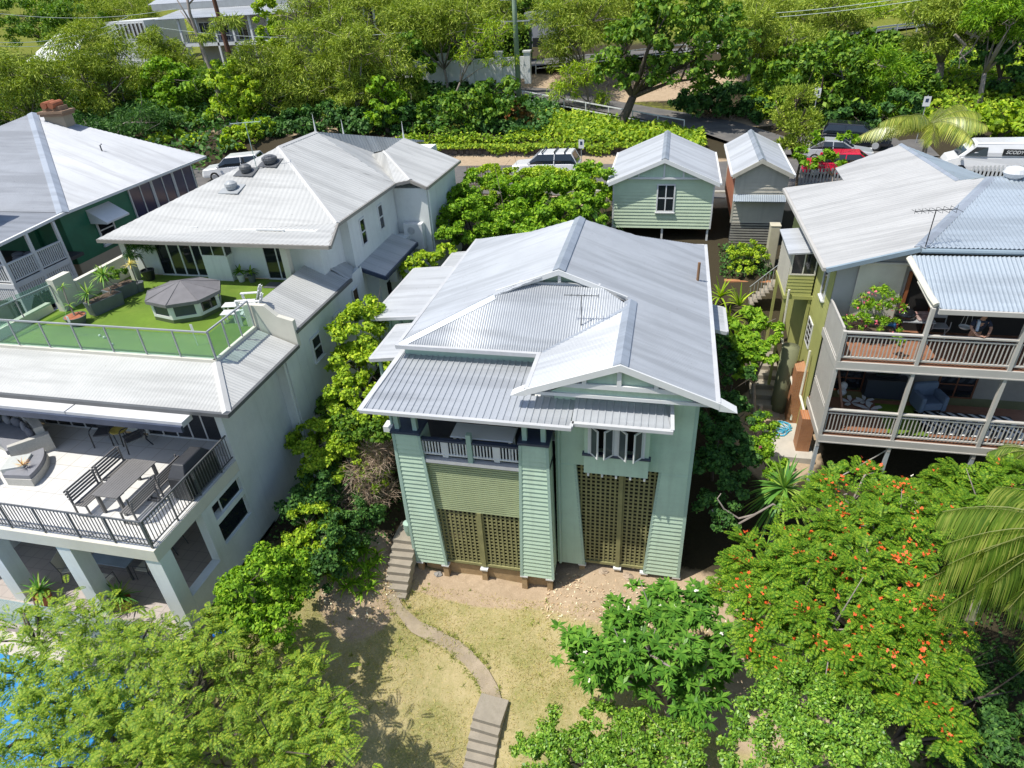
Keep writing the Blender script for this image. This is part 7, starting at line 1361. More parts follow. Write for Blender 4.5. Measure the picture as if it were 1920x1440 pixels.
tree_from('shade_shrub', 'dark shrub under the drooping palm in the bottom right corner', 'shrub', [Bp(1850, 1330, z=.8, rx=60, ry=36), Bp(1900, 1300, z=1, rx=60, ry=40), Bp(1830, 1390, z=.6, rx=60, ry=36), Bp(1900, 1390, z=.8, rx=60, ry=36), Bp(1800, 1440, z=.5, rx=50, ry=30), Bp(1880, 1250, z=1, rx=50, ry=30)], (5.6, 10.2), 9000, .12, .06, LF_DARK, sub=20)
# drooping palm at the right edge
def palm(name, label, head, base, n, L, npair, pl, pw, lm, droop=.6, hang=.8, e0=-.1, e1=1.2, r0=.14, az=None, bark=BARKG):
    a = R_.uniform(0, 2*pi, n) if az is None else np.array(az); n = len(a); e = R_.uniform(e0, e1, n); D = np.stack([np.cos(a)*np.cos(e), np.sin(a)*np.cos(e), np.sin(e)], 1); P = np.repeat(np.array(head)[None], n, 0).astype(float); Ls = L*R_.uniform(.85, 1.1, n)
    VF = fronds(P, D, Ls, npair, pl, pw, droop, hang, .45, .08); mb = MB(); mb.tube([np.array(base)-[0, 0, .3], (np.array(base)+head)/2+[.1, 0, 0], head], [r0*1.2, r0, r0*.85], 9); t = plant(name, label, 'palm', base, VF, lm, mb, bark, part='fronds')
    rb = MB()
    for i in range(n):
        pts = [P[i]+D[i]*Ls[i]*q-[0, 0, droop*Ls[i]*q*q] for q in np.linspace(0, 1, 8)]; rb.tube(pts, [.02*(1-.9*q)+.003 for q in np.linspace(0, 1, 8)], 4)
    rb.build('midribs', mat('palm_rib', (.17, .19, .05), .6), t); return t
ph = at(2040, 1010, z=6.6); palm('drooping_palm', 'tall palm with long drooping fronds cut by the right edge', ph, (ph[0]+2.6, ph[1]+.6, g(ph[0]+2.6, ph[1]+.6)), 0, 2.75, 100, .85, .042, LF_PALMG, .62, 2.0, .0, .6, .16, [2.85, 3.05, 3.22, 3.4, 3.52, 3.7, 3.85, 4.05, 4.3, 4.6, 2.5, 2.0, .8, 0, 5.4, 3.3, 3.6, 4.15])
ph = at(1935, 850, z=3.8); palm('drooping_palm', 'palm fronds hanging in front of the lower deck at the right edge', ph, (ph[0]+.2, ph[1], g(ph[0]+.2, ph[1])), 0, 1.4, 60, .45, .04, LF_PALMG, .8, 1.2, .2, .7, .1, [2.8, 3.3, 3.8, 4.3, 2.2, 1.2, 5.2])
ph = at(1745, 232, y=42.0); palm('street_palm', 'yellow green palm with arching fronds behind the ridge of the deck house', ph, (ph[0], ph[1], g(ph[0], ph[1])), 0, 3.4, 80, .85, .06, LF_PALM, .5, .9, .15, .8, .13, [.1, .6, 1.1, 1.7, 2.4, 2.9, 3.3, 3.9, 4.5, 5.1, 5.8])
# patio and terrace plants of the white house
def pot(c, r, h, m_, t): q = MB(); q.lathe(c, [(r*.7, 0), (r, h*.9), (r*1.05, h), (r*.9, h), (r*.88, h*.88), (.02, h*.88)], 14); q.build('pot', m_, t)
for lab, (px, py), L in (('spiky yucca in a pot on the patio edge beside the second white column', (88, 1130), .62), ('spiky yucca on the patio edge between the right hand columns', (237, 1140), .62)):
    p_ = at(px, py, z=1.3); p_[1] = max(p_[1], 9.5); t = thing('yucca_plant', lab, 'plant', (p_[0], p_[1], 1.3), 'yuccas on the patio'); pot((p_[0], p_[1], 1.3), .24, .4, TERRA, t); mesh_np('leaves', *straps((p_[0], p_[1], 1.85), 46, L, .06, -.25, 1.35, .25), LF_YUCCA, t)
def planterbox(label, c, deg, sx, kinds):
    t = thing('planter_box', label, 'planter', c, 'long grey planters on the roof lawn'); q = MB().fr(c, deg); q.hexa([(-sx*.46, -.2, 0), (sx*.46, -.2, 0), (sx*.46, .2, 0), (-sx*.46, .2, 0)], [(-sx*.5, -.24, .5), (sx*.5, -.24, .5), (sx*.5, .24, .5), (-sx*.5, .24, .5)]); q.build('box', PLANTER, t, bevel=.015); q = MB().fr(c, deg); q.box(-sx*.46, sx*.46, -.21, .21, .501, .515); q.build('soil', SOIL, t)
    return t
c1 = at(203, 585, z=TZ); c2 = at(236, 560, z=TZ); planterbox('long grey planter box on the roof lawn nearer the glass, with spiky plants', (c1[0]-.2, c1[1]+.2, TZ), 74, 1.25, 0); planterbox('long grey planter box on the roof lawn farther from the glass, with a bushy plant', (c2[0]-.2, c2[1]+.1, TZ), 74, 1.15, 0)
for lab, dx, dy, h in (('spiky plant at the near end of the nearer roof lawn planter', -.3, -.25, .35), ('tall spiky plant at the far end of the nearer roof lawn planter', -.1, .5, .75)):
    x, y = c1[0]+dx, c1[1]+dy; plant('spiky_plant', lab, 'plant', (x, y, TZ+.5), straps((x, y, TZ+.5+h), 40, .55, .05, -.3, 1.3, .3), LF_YUCCA, limbs((x, y, TZ+.5), [(x, y, TZ+.5+h)], .03), BARKG, 'spiky plants in the planters', part='leaves')
x, y = c2[0]-.2, c2[1]+.1; tree_from_z = lambda *a: None
def potplant(name, label, c, blobs, n, L, W, lm, group=None): return plant(name, label, 'plant', c, broad(blobs, n, L, W, sub=10), lm, limbs(c, [np.array(b[:3]) for b in blobs], .025), BARKG, group, part='leaves')
potplant('bushy_plant', 'bushy green plant growing in the farther roof lawn planter', (x, y, TZ+.5), [(x-.1, y-.25, TZ+1.0, .35, .35, .35), (x, y+.25, TZ+.95, .3, .3, .3)], 500, .14, .05, LF_GREEN)
x, y = c2[0]+.05, c2[1]+.75; t = thing('potted_plant', 'yellowish spiky plant in a dark round pot at the end of the planters', 'plant', (x, y, TZ)); pot((x, y, TZ), .22, .35, PLANTER, t); mesh_np('leaves', *straps((x, y, TZ+1.1), 36, .35, .04, -.3, 1.3, .3), leafmat('yellow_strap', (.3, .25, .05), (.45, .36, .1), (.5, .45, .15), .2), t); q = MB(); q.tube([(x, y, TZ+.3), (x, y, TZ+1.1)], .025, 6); q.build('stem', BARKG, t)
p_ = at(147, 607, z=TZ); t = thing('potted_plant', 'thin spiky plant in a wide bowl beside the cream parapet', 'plant', (p_[0], p_[1], TZ)); pot((p_[0], p_[1], TZ), .36, .32, PLANTER, t); q = MB(); q.lathe((p_[0], p_[1], TZ+.322), [(.34, 0), (.02, .01)], 14); q.build('soil', TERRA, t); q = MB(); q.tube([(p_[0], p_[1], TZ+.3), (p_[0]-.15, p_[1]+.1, TZ+.8), (p_[0]-.2, p_[1]+.2, TZ+1.35)], [.03, .025, .02], 6); q.build('stem', BARKG, t); mesh_np('leaves', *joinq(straps((p_[0]-.2, p_[1]+.2, TZ+1.35), 18, .4, .035, -.5, .9, .5), straps((p_[0]-.1, p_[1]+.05, TZ+.7), 14, .4, .035, -.3, .9, .5)), LF_YUCCA, t)
for lab, px, py in (('leafy plant in a white pot by the upper wall', 463, 521), ('leafy plant in a grey basket right of a white pot', 484, 521)):
    p_ = at(px, py, z=TZ); p_[1] = 21.1; t = thing('potted_plant', lab, 'plant', (p_[0], p_[1], TZ)); pot((p_[0], p_[1], TZ), .16, .3, WHITE if px < 470 else PLANTER, t); mesh_np('leaves', *straps((p_[0], p_[1], TZ+.4), 26, .4, .09, .1, 1.3, .7), LF_GREEN, t)
p_ = at(308, 512, z=TZ); p_[1] = 20.9; p_[0] = -20.35; t = thing('potted_plant', 'ferny plant in a black pot left of the glass doors', 'plant', (p_[0], p_[1], TZ)); pot((p_[0], p_[1], TZ), .26, .42, BLACK, t); mesh_np('leaves', *sliver([(p_[0]-.1, p_[1], TZ+1.2, .45, .45, .55)], 900, .18, .025), LF_DARK, t); q = MB(); q.tube([(p_[0], p_[1], TZ+.4), (p_[0]-.1, p_[1], TZ+1.1)], .03, 6); q.build('stem', BARKG, t)
p_ = at(40, 868, z=DZ+.62); plant('small_grass_plant', 'small orange tufted plant on the square coffee table', 'plant', (p_[0], p_[1], DZ+.5), straps((p_[0], p_[1], DZ+.52), 40, .3, .02, .2, 1.4, .3), leafmat('orange_tuft', (.35, .18, .06), (.5, .28, .1), (.55, .4, .2), .2), part='leaves')
p_ = at(20, 800, y=14.0); potplant('leafy_plant', 'dark leafy plant behind the curved sofa at the left edge', (p_[0], 14.0, DZ), [(p_[0], 13.9, DZ+.9, .6, .4, .6), (p_[0]-.9, 13.9, DZ+.8, .6, .4, .5)], 1100, .16, .07, LF_GREEN)
# oleander on the deck
ob = [Bp(1645, 560, y=20.9, rx=26, ry=30), Bp(1640, 590, y=20.8, rx=34, ry=24), Bp(1600, 605, y=20.7, rx=26, ry=14), Bp(1665, 608, y=20.6, rx=28, ry=14), Bp(1680, 575, y=20.9, rx=18, ry=18), Bp(1620, 570, y=20.9, rx=18, ry=16)]
P_ = clumped(ob, 60, 12, .4)[0]; plant('flowering_shrub', 'oleander with narrow leaves and pink flowers in the deck planter', 'shrub', (6.75, 20.75, rfloor+.4), broad(ob, 2600, .13, .03, sub=14, rnd=.8), LF_BRIGHT, limbs((6.75, 20.75, rfloor+.3), [np.array(b[:3]) for b in ob], .025), BARKG, part='leaves', extra=(('flowers', petals(P_, None, .05), FLW_P),))
plant('low_plant', 'small leafy plant growing through the deck railing beside the barbecue', 'plant', (7.55, 19.9, rfloor), broad([Bp(1685, 640, y=19.7, rx=12, ry=12)], 200, .12, .05), LF_BRIGHT, part='leaves')
tree_from('papaya_plant', 'thin pawpaw like plant with tufts of broad leaves in front of the red hatchback', 'plant', [Bp(1545, 290, y=41, rx=18, ry=12), Bp(1590, 258, y=41, rx=18, ry=12), Bp(1510, 305, y=40.5, rx=24, ry=14), Bp(1565, 303, y=40.8, rx=22, ry=12), Bp(1500, 290, y=41, rx=12, ry=16), Bp(1530, 260, y=41, rx=12, ry=12)], (9.4, 41), 900, .3, .17, LF_BRIGHT, r0=.06, bark=BARKG, sub=8)
tree_from('olive_bush', 'upright olive green bush on the verge beside the beige shed roof', 'shrub', [Bp(1490, 190, y=43.5, rx=36, ry=26), Bp(1475, 225, y=43, rx=32, ry=28), Bp(1500, 235, y=42.6, rx=36, ry=30), Bp(1490, 275, y=42, rx=30, ry=30)], (7.6, 42), 7000, .2, .07, LF_OLIVE, 'sliver', r0=.09, droop=-.4, spread=.4)
# ------------------------------------------------------------------ banks, hill and the trees beyond the street
def cover(name, label, polys, n, L, W, lm, h=.6, lump=.5):
    V = []
    for (x0, x1, ya, yb), share in polys:
        m_ = int(n*share); x = R_.uniform(x0, x1, m_); t = R_.uniform(0, 1, m_); y = np.interp(x, [x0, x1], [ya[0], ya[1]])*(1-t)+np.interp(x, [x0, x1], [yb[0], yb[1]])*t
        z = gz(x, y); b = .5+.5*np.sin(x*1.9+np.sin(y*1.3)*1.4)*np.cos(y*1.7+x*.5); z = z+R_.uniform(.02, 1, m_)*h*(1-lump+lump*b)
        N = unit(R_.normal(size=(m_, 3))*.55+[-.1, -.25, .8]); D = unit(np.cross(N, rdir(m_))); s = R_.uniform(.6, 1.35, m_); V.append(quads(np.stack([x, y, z], 1), D, N, L*s, W*s, .12, .1))
    o = mesh_np(name, *joinq(*V), lm); return tag(o, label, 'ground cover', kind='stuff')
cover('vine_cover', 'lime green creeping vine covering the bank above the stone wall', [((-13, 2.5, (52.4, 52.4), (62.5, 57.0)), .55), ((-22, -12, (52.2, 52.2), (53.2, 53)), .08)], 17000, .32, .19, LF_VINE, .8)
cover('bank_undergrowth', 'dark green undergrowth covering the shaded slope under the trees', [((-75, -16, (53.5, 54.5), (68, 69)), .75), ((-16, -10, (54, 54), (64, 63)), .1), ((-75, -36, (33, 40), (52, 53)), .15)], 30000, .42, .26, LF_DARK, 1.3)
cover('vine_cover', 'yellow green vine covering the bank behind the parked cars and the van', [((6.5, 16, (61.2, 58), (70, 72)), .4), ((16, 45, (57.5, 52), (74, 76)), .6)], 32000, .36, .22, LF_VINE, 1.0)
cover('hill_grass', 'light green grass and weeds on the hill above the upper road', [((-10, 60, (84, 96), (150, 160)), .7), ((-90, -10, (96, 92), (150, 150)), .3)], 30000, .7, .2, LF_OLIVE, .5)
cover('dry_grass', 'dry tufts of brown grass along the cut bank of the ramp road', [((-12, 3, (69.2, 68), (72.5, 74)), .6), ((2, 9, (61, 61), (63.5, 64)), .4)], 5000, .3, .05, LF_DRY, .5)
cover('side_undergrowth', 'low mixed undergrowth in the shade between and below the houses', [((-12.4, -8.6, (12.2, 14.8), (27, 27)), .35), ((5.5, 13, (13, 14), (18.6, 18.8)), .25), ((2.8, 5.2, (30.6, 30.8), (33.4, 33.4)), .15)], 9000, .12, .07, LF_DARK, .35)
x = R_.uniform(-24, 1, 3500); k = R_.uniform(0, 1, 3500)**1.5; hang = .35+.35*np.sin(x*.9)+.25*np.sin(x*2.3+1); P_ = np.stack([x, 51.42+R_.normal(size=3500)*.06, 5.85-k*np.clip(hang-.2, .03, .7)*1.1], 1); N = unit(R_.normal(size=(3500, 3))*.4+[0, -.8, .5]); o = mesh_np('vine_cover', *quads(P_, unit(np.cross(N, rdir(3500))), N, .26, .16, .1), LF_VINE); tag(o, 'trailing vine hanging over the face of the stone wall', 'ground cover', kind='stuff')
cover('garden_undergrowth', 'mixed green undergrowth on the slope below the deck house', [((2.5, 30, (2, 0), (9.5, 18.5)), .6), ((13.2, 32, (18, 18), (38, 38)), .4)], 16000, .2, .11, LF_GREEN, .5)
# lawn blades
V1 = []
for i in range(230):
    if i < 110: x, y = R_.uniform(-10.5, 2), R_.uniform(7.5, 14.2)
    else: k = R_.randint(0, len(pp)-1); t_ = R_.uniform(); sd_ = R_.choice([-1, 1])*R_.uniform(.18, .34); x = pp[k][0]*(1-t_)+pp[k+1][0]*t_+sd_*.55; y = pp[k][1]*(1-t_)+pp[k+1][1]*t_+sd_*.8
    V1.append(straps((x, y, g(x, y)), 12, R_.uniform(.08, .24), .014, .2, 1.4, .5))
o = mesh_np('grass_tufts', *joinq(*V1), leafmat('tuft_blade', (.10, .13, .025), (.17, .20, .04), (.30, .28, .09), .2, .7)); tag(o, 'scattered taller green tufts in the dry lawn and along the path', 'grass', kind='stuff')
m_ = 70000; x = R_.uniform(-11, 2.6, m_); y = R_.uniform(6.5, 14.1, m_); nn = np.sin(x*1.3+2*np.sin(y*.9))+np.sin(y*1.9+x*.7); keep = R_.uniform(-2.2, 2, m_) < nn; x, y = x[keep], y[keep]; z = gz(x, y)+.035*np.sin(x*2.1+np.sin(y*1.7))*np.cos(y*1.9+x*.6)-.01
D = unit(np.stack([R_.normal(size=len(x)), R_.normal(size=len(x)), np.abs(R_.normal(size=len(x)))*.6+.1], 1)); o = mesh_np('lawn_grass', *quads(np.stack([x, y, z], 1), D, unit(np.cross(D, rdir(len(x)))), R_.uniform(.05, .17, len(x)), .014), leafmat('dry_grass_blade', (.24, .19, .07), (.36, .29, .12), (.22, .25, .045), .15, .8)); tag(o, 'dry yellow green grass of the sloping lawn', 'grass', kind='stuff')
lit = rdir(900)*0; x = np.concatenate([R_.uniform(-3, 3.6, 700), R_.uniform(-10, -7.9, 350)]); y = np.concatenate([R_.uniform(13.4, 15.2, 700), R_.uniform(12, 15.2, 350)]); N = unit(R_.normal(size=(1050, 3))*.3+[0, 0, 1]); o = mesh_np('leaf_litter', *quads(np.stack([x, y, gz(x, y)+.03], 1), unit(np.cross(N, rdir(1050))), N, R_.uniform(.05, .16, 1050), .05, .1), leafmat('leaf_litter_paint', (.22, .14, .08), (.42, .31, .2), (.58, .47, .33), .05)); tag(o, 'fallen dry leaves and bark on the bare soil round the stumps', 'leaf litter', kind='stuff')
rk_ = random.Random(2)
for lab, px, py, s in (('rounded pale rock below the right lattice panels', 1132, 1075, .22), ('flat tan rock beside the right lattice post', 1178, 1083, .2), ('grey block rock under the flared right wall', 1210, 1092, .17), ('small tan rock at the left foot of the right lattice', 1113, 1066, .13), ('pale stone lying on the bare soil right of the house corner', 1300, 1098, .16), ('dark broken rock between the left stumps', 822, 1078, .16)):
    p = G(px, py); q = MB(); q.ball((p[0], p[1], p[2]+s*.25), (s, s*.8, s*.55), 7, 5); q.v = [(a+rk_.uniform(-.25, .25)*s, b+rk_.uniform(-.25, .25)*s, c+rk_.uniform(-.15, .15)*s) for a, b, c in q.v]; solid('garden_rock', lab, 'rock', q, mat('rock_'+lab.split()[0], (.42, .33, .24) if 'grey' not in lab and 'dark' not in lab else (.25, .24, .22), .9, .15, 3, bump=.4))

def bg(kind, label, lobes, y, base=None, n=None, lm=None, leaf=None, r0=.22, bark=None, name=None, cat='tree', group=None):
    B = [Bp(px, py, y=y+(q[0] if q else 0), rx=rx*1.18, ry=ry*1.18) for px, py, rx, ry, *q in lobes]; area = sum((b[3]*b[5]) for b in B)
    if base is None: c = np.mean([b[:2] for b in B], 0); base = (c[0], c[1])
    else: p = at(base[0], base[1], y=y); base = (p[0], y)
    if kind == 'feather' and n is None:
        B = B+[(b[0]+R_.normal()*b[3]*.9, b[1]+R_.normal()*.8, b[2]+R_.uniform(-.3, 1.0)*b[5], b[3]*.6, b[4]*.6, b[5]*.6) for b in B[:4]]
    if kind == 'feather': return tree_from(name or 'feathery_tree', label, cat, B, base, n or int(400*area)+4500, .42, .075, lm or LF_OLIVE, 'sliver', r0=r0, bark=bark or BARKG, group=group, split=.35, sub=22, spread=.42, droop=.45)
    return tree_from(name or 'leafy_tree', label, cat, B, base, n or int(200*area)+3000, leaf or .34, (leaf or .34)*.6, lm or LF_GREEN, r0=r0, bark=bark or BARK, group=group, split=.4, sub=20, spread=.3)
gF, gB = 'feathery trees on the bank across the street', 'leafy trees on the bank across the street'
bg('feather', 'olive feathery tree at the far left edge above the chimney house', [(20, 150, 55, 45), (60, 180, 50, 45), (20, 220, 55, 45), (80, 140, 35, 30)], 54, group=gF)
bg('feather', 'broad olive tree between the white cottage roof and the far white house', [(170, 90, 60, 35), (220, 120, 60, 40), (160, 150, 55, 40), (230, 180, 60, 40), (190, 220, 50, 35), (280, 150, 30, 30), (150, 190, 40, 40)], 60, group=gF)
bg('feather', 'dark olive feathery tree hanging over the chimney pots', [(150, 245, 45, 28), (210, 260, 40, 25), (265, 235, 40, 35), (100, 235, 30, 25)], 52, lm=LF_DARK, group=gF)
bg('broad', 'small leafy tree with pale leaves below the far white house veranda', [(310, 150, 40, 30), (345, 175, 40, 30), (310, 200, 40, 30), (360, 220, 35, 25)], 60, lm=LF_BRIGHT, group=gB)
bg('broad', 'lime leafy tree directly right of the leaning bare trunk', [(430, 150, 35, 28), (460, 180, 35, 30), (435, 210, 35, 28), (470, 230, 30, 24)], 57, lm=LF_LIME, group=gB)
bg('feather', 'drooping olive tree in front of the dark far house corner', [(490, 120, 45, 28), (530, 150, 45, 30), (480, 175, 45, 30), (540, 195, 35, 28), (470, 215, 30, 24)], 59, group=gF)
bg('feather', 'full olive tree above the ridge of the white house roof', [(590, 70, 45, 30), (630, 110, 50, 35), (580, 130, 50, 35), (640, 165, 45, 35), (590, 195, 45, 30)], 61, group=gF)
bg('feather', 'olive tree standing right of the dark far house', [(700, 95, 45, 30), (735, 135, 45, 32), (690, 150, 40, 32), (745, 175, 38, 26), (700, 205, 35, 25)], 60, group=gF)
bg('feather', 'tall airy yellow olive tree in front of the white wall at its left end', [(810, 30, 50, 30), (850, 60, 45, 30), (790, 75, 40, 28), (870, 20, 40, 26), (760, 40, 40, 30)], 66, (845, 215), r0=.16, group=gF)
bg('feather', 'thin pale tree with sparse foliage in front of the white wall pillars', [(900, 85, 35, 18), (930, 60, 35, 22), (880, 110, 28, 16), (940, 115, 26, 12)], 64, (850, 210), n=1600, r0=.12, lm=LF_LIME, group=gF)
bg('broad', 'dark layered shrub mass above the stone wall left of the power pole', [(830, 215, 45, 28), (880, 195, 48, 30), (930, 225, 45, 28), (870, 245, 50, 24), (945, 180, 34, 30), (800, 250, 40, 24)], 56, lm=LF_GREEN, group=gB, name='bank_shrub', cat='shrub')
bg('broad', 'red tipped shrub at the foot of the green grey power pole', [(965, 215, 20, 18), (985, 235, 22, 18), (955, 240, 20, 16)], 56.5, lm=LF_RED, group=None, name='bank_shrub', cat='shrub')
bg('broad', 'dark shrub below the olive trees behind the white house finials', [(690, 235, 40, 24), (740, 225, 35, 26), (650, 230, 35, 24), (770, 255, 34, 20)], 55.5, lm=LF_DARK, name='bank_shrub', cat='shrub', group=gB)
bg('broad', 'dark leafy tree behind the leftmost finial of the white house', [(560, 235, 40, 28), (610, 225, 36, 26), (525, 250, 36, 24)], 55.5, lm=LF_DARK, group=gB)
bg('broad', 'bright shrub with vines hanging under the olive trees', [(725, 190, 26, 34), (720, 225, 26, 24)], 55, lm=LF_BRIGHT, name='bank_shrub', cat='shrub', group=gB)
bg('feather', 'yellow olive feathery tree right behind the power pole', [(1040, 40, 45, 32), (1090, 70, 45, 32), (1040, 95, 36, 25), (1110, 30, 45, 30), (1060, 125, 26, 16)], 68, (1107, 212), r0=.2, group=gF)
bg('feather', 'small weeping yellow tree hanging over the white ramp railing', [(1075, 150, 26, 26), (1060, 175, 24, 22), (1100, 140, 24, 22), (1130, 190, 14, 22)], 63, (1106, 212), n=2400, r0=.15, lm=LF_LIME, group=gF)
bg('broad', 'large spreading green tree over the ramp road behind the green shed', [(1170, 90, 48, 36), (1230, 60, 60, 38), (1300, 70, 60, 38), (1360, 90, 50, 36), (1200, 140, 48, 32), (1280, 130, 56, 32), (1350, 150, 48, 32), (1150, 140, 32, 30), (1260, 20, 60, 30), (1330, 30, 50, 30), (1390, 130, 36, 30)], 58, (1160, 245), lm=LF_GREEN, leaf=.36, r0=.42, bark=BARK, group=gB)
bg('broad', 'dark bushy undergrowth tree right of the large spreading tree', [(1320, 195, 40, 26), (1370, 190, 40, 28), (1410, 215, 36, 24), (1290, 190, 30, 22)], 62, lm=LF_DARK, group=gB, name='bank_shrub', cat='shrub')
bg('feather', 'olive tree on the grass hill under the top right power lines', [(1440, 25, 45, 25), (1480, 50, 40, 25), (1420, 60, 34, 22)], 82, lm=LF_OLIVE, group=gF)
bg('broad', 'big green tree covered in vines above the olive bush', [(1500, 130, 50, 34), (1560, 105, 50, 32), (1540, 165, 55, 34), (1600, 150, 45, 32), (1480, 170, 40, 30), (1590, 195, 45, 28), (1530, 215, 40, 26)], 60, lm=LF_GREEN, group=gB, leaf=.38)
bg('feather', 'bright green feathery tree between the two white parking signs', [(1640, 120, 40, 26), (1670, 150, 36, 28), (1620, 165, 32, 28), (1650, 195, 34, 26)], 60, lm=LF_BRIGHT, group=gF)
bg('broad', 'dark tree in deep shade behind the palm fronds', [(1600, 225, 40, 26), (1650, 235, 36, 24), (1690, 200, 30, 26)], 57.5, lm=LF_DARK, group=gB)
bg('feather', 'tall grey trunked olive tree at the right with a bare dead limb', [(1770, 40, 50, 34), (1820, 20, 50, 30), (1750, 85, 40, 26), (1800, 75, 40, 28), (1720, 30, 40, 28)], 66, (1762, 130), r0=.4, group=gF)
bg('broad', 'dark green tree filling the top right corner', [(1880, 40, 50, 36), (1900, 100, 45, 38), (1850, 110, 40, 34), (1900, 165, 40, 34)], 64, lm=LF_DARK, group=gB)
bg('feather', 'light green feathery tree above the dark corner tree at the right edge', [(1890, 10, 50, 24), (1850, 40, 36, 22), (1915, 60, 36, 28)], 62, lm=LF_BRIGHT, group=gF)
bg('broad', 'green shrub beside the van at the right edge', [(1880, 220, 40, 26), (1910, 255, 36, 24), (1850, 240, 30, 22)], 54, lm=LF_LIME, group=gB, name='bank_shrub', cat='shrub')
bg('broad', 'dark trees behind the far left power lines', [(30, 30, 50, 28), (90, 45, 50, 28), (150, 30, 45, 26), (60, 70, 40, 20), (130, 65, 40, 20), (0, 60, 40, 26)], 92, lm=LF_GREEN, group=gB)
bg('feather', 'olive trees at the top edge left of the far white house', [(200, 20, 45, 26), (250, 25, 40, 22), (170, 50, 36, 20)], 96, group=gF)
bg('broad', 'tall narrow bright tree at the right end of the far white house', [(505, 40, 20, 40), (510, 90, 20, 34), (530, 60, 20, 30)], 76, lm=LF_LIME, group=gB)
bg('feather', 'pale twiggy tree left of the dark far house', [(555, 30, 36, 30), (580, 10, 36, 22), (545, 70, 26, 22)], 70, n=1700, lm=LF_OLIVE, group=gF)
bg('broad', 'dark green tree crowns above the white wall and clipped hedge', [(900, 30, 45, 26), (940, 15, 45, 24), (960, 55, 34, 20), (850, 25, 36, 24), (1000, 20, 36, 26)], 86, lm=LF_GREEN, group=gB)
bg('feather', 'scattered olive tree on the hill at the top right', [(1600, 20, 50, 18), (1660, 30, 46, 20), (1700, 60, 34, 18)], 92, lm=LF_LIME, group=gF)
bg('broad', 'dark bush at the upper road behind the guard rail', [(1590, 55, 36, 14), (1640, 45, 36, 16)], 92, lm=LF_DARK, group=gB, name='bank_shrub', cat='shrub')
bg('broad', 'light shrub row on the verge above the white parked car at the left', [(320, 262, 34, 16), (370, 270, 34, 16), (455, 262, 34, 20), (480, 245, 30, 20)], 53.2, lm=LF_LIME, group=gB, name='bank_shrub', cat='shrub')
bg('broad', 'low mixed shrubs along the top of the stone wall behind the finials', [(560, 280, 30, 12, .2), (650, 284, 26, 9), (790, 272, 30, 14, 1), (840, 283, 24, 9)], 53.4, lm=LF_BRIGHT, group=gB, name='bank_shrub', cat='shrub')
bg('feather', 'wide olive tree at the top edge left of the green power pole', [(900, 10, 50, 30), (860, 45, 40, 26), (930, 45, 40, 22), (820, 5, 40, 24)], 70, r0=.2, group=gF)
bg('feather', 'tall olive tree hiding the left end of the upper road', [(640, 30, 45, 30), (600, 20, 40, 26), (660, 60, 40, 26)], 72, r0=.2, group=gF)
bg('feather', 'bushy olive tree just right of the white cottage roof', [(330, 110, 26, 24), (300, 100, 30, 26), (350, 130, 26, 20)], 66, group=gF)
bg('feather', 'olive tree behind the large spreading green tree', [(1160, 30, 46, 30), (1200, 10, 46, 26), (1140, 70, 34, 26), (1230, 25, 40, 26)], 72, r0=.2, group=gF)
bg('feather', 'low yellow olive tree beside the guard rail above the vine bank', [(1440, 95, 36, 16), (1500, 75, 40, 18), (1400, 110, 30, 14), (1470, 60, 30, 14)], 70, group=gF)
bg('broad', 'distant dark tree row along the top of the grass hill', [(1300, -5, 60, 20), (1400, -2, 60, 16), (1520, -6, 60, 16), (1640, -8, 60, 16)], 120, lm=LF_GREEN, group=gB)
bg('broad', 'distant tree row at the top edge behind the far houses', [(60, 5, 70, 24), (200, 0, 60, 22), (560, -5, 60, 26), (760, 0, 60, 28), (880, -5, 60, 26), (1000, -5, 60, 22)], 115, lm=LF_GREEN, group=gB)
bg('feather', 'feathery shrub on the slope below the far white house', [(400, 150, 30, 22), (380, 190, 30, 24), (360, 160, 26, 20), (400, 215, 30, 22)], 61, lm=LF_GREEN, group=gF)
bg('broad', 'mid green tree on the slope behind the chimney pots, right of the feathery one', [(330, 235, 34, 26), (290, 215, 32, 24), (370, 245, 30, 22)], 55.5, lm=LF_GREEN, group=gB)
bg('feather', 'slim olive tree in the middle of the bank above the white house valley', [(660, 100, 34, 30), (680, 180, 32, 30), (650, 210, 30, 24)], 57, group=gF)
bg('broad', 'tall dark tree at the left end of the white wall', [(775, 130, 30, 28), (770, 180, 32, 28), (760, 90, 26, 24)], 62, lm=LF_GREEN, group=gB)
bg('feather', 'large olive crown at the top edge above the clipped hedge', [(760, 10, 50, 26), (800, 40, 40, 24), (720, 20, 44, 26), (740, 60, 34, 22)], 76, r0=.2, group=gF)
bg('feather', 'olive crown in front of the upper road right of the spreading tree', [(1400, 50, 40, 26), (1440, 70, 34, 22), (1390, 90, 30, 22)], 66, group=gF)
bg('broad', 'mid green tree above the vine bank between the guard rail and the palm', [(1700, 130, 40, 26), (1690, 165, 40, 26), (1730, 160, 34, 24)], 63, lm=LF_GREEN, group=gB)
bg('broad', 'green tree on the hill left of the grey trunked olive tree', [(1640, 80, 40, 22), (1680, 95, 34, 20), (1610, 95, 30, 18)], 72, lm=LF_GREEN, group=gB)
bg('feather', 'olive tree at the top edge over the guard rail', [(1560, 20, 44, 24), (1540, 60, 36, 20), (1590, 40, 34, 20)], 78, group=gF)
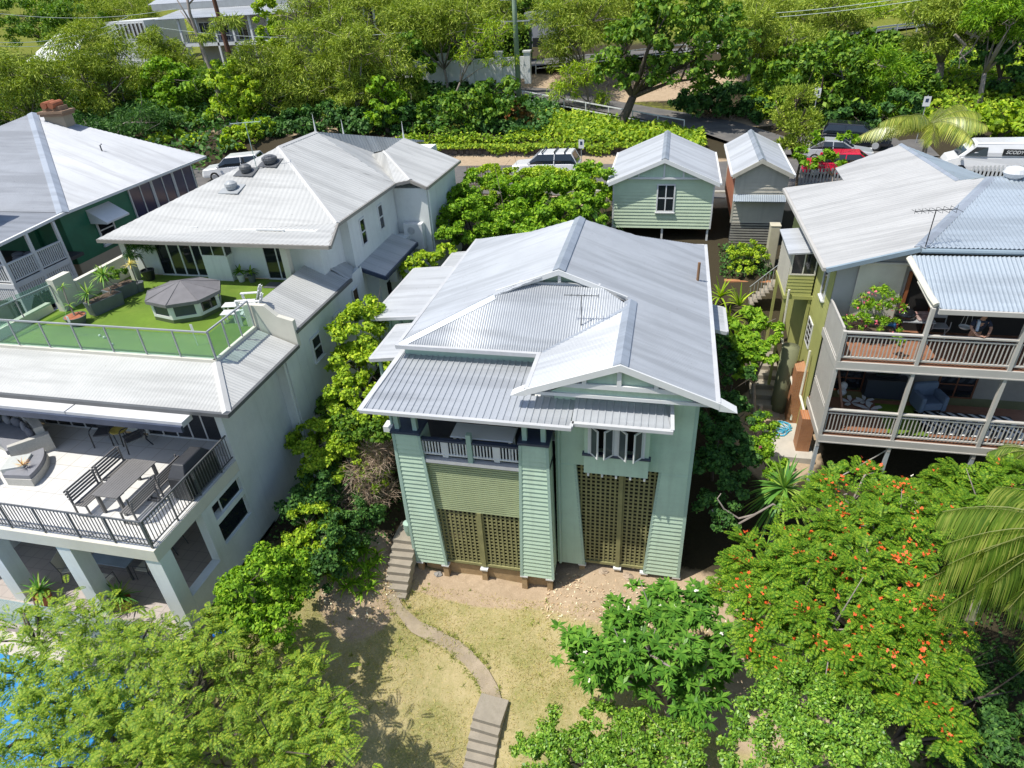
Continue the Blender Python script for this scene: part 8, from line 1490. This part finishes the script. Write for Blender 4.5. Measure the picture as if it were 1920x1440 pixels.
t = thing('clipped_hedge', 'clipped dark green hedge behind the white wall', 'hedge', (-20, 76, 9)); a, b2 = at(760, 95, y=76), at(985, 80, y=76); P_ = np.stack([R_.uniform(a[0], b2[0]+.5, 7000), R_.uniform(75.2, 77.2, 7000), np.zeros(7000)], 1); P_[:, 2] = R_.uniform(9, 12.4, 7000); k = R_.randint(0, 3, 7000); P_[k == 0, 2] = 12.4+R_.normal(size=(k == 0).sum())*.06; P_[k == 1, 1] = 75.2+R_.normal(size=(k == 1).sum())*.06; N = unit(R_.normal(size=(7000, 3))*.5+[0, -.6, .8]); mesh_np('leaves', *quads(P_, unit(np.cross(N, rdir(7000))), N, .34, .22, .1), LF_GREEN, t)
q = MB(); q.box(a[0], b2[0]+.5, 75.4, 77.1, 8.8, 12.2); q.build('twig_core', mat('hedge_core', (.02, .035, .01), .9), t)
# leaning bare gum trunk
q = MB(); pts = [(432, 245), (415, 190), (395, 130), (372, 70), (356, 25), (348, -20)]; q.tube([at(x, y, y=57) for x, y in pts], [.26, .22, .19, .16, .13, .1], 8)
for p0, p1 in (((360, 45), (320, -20)), ((365, 55), (338, 20)), ((352, 10), (390, -30))): q.tube([at(*p0, y=57), at(*p1, y=57.5)], [.08, .04], 5)
t = thing('leaning_gum_tree', 'long leaning bare pale trunk in front of the far white house', 'tree', tuple(at(432, 245, y=57))); q.build('trunk', BARKG, t, smooth=True); mesh_np('crown', *sliver([Bp(407, 50, y=57, rx=9, ry=16), Bp(448, 48, y=57, rx=10, ry=18), Bp(385, 70, y=57, rx=14, ry=9), Bp(425, 38, y=57, rx=14, ry=8)], 700, .6, .08), LF_OLIVE, t)
q = MB()
for pts in ([(1790, 65), (1810, 85), (1800, 100), (1812, 115)], [(1812, 60), (1835, 70), (1820, 95), (1800, 110), (1798, 128)], [(1835, 55), (1820, 72)]): q.tube([at(x, y, y=62) for x, y in pts], [.12, .1, .08, .06, .04][:len(pts)], 5)
solid('dead_limb', 'pale crooked dead limb in front of the dark trees at the top right', 'branch', q, BARKG)
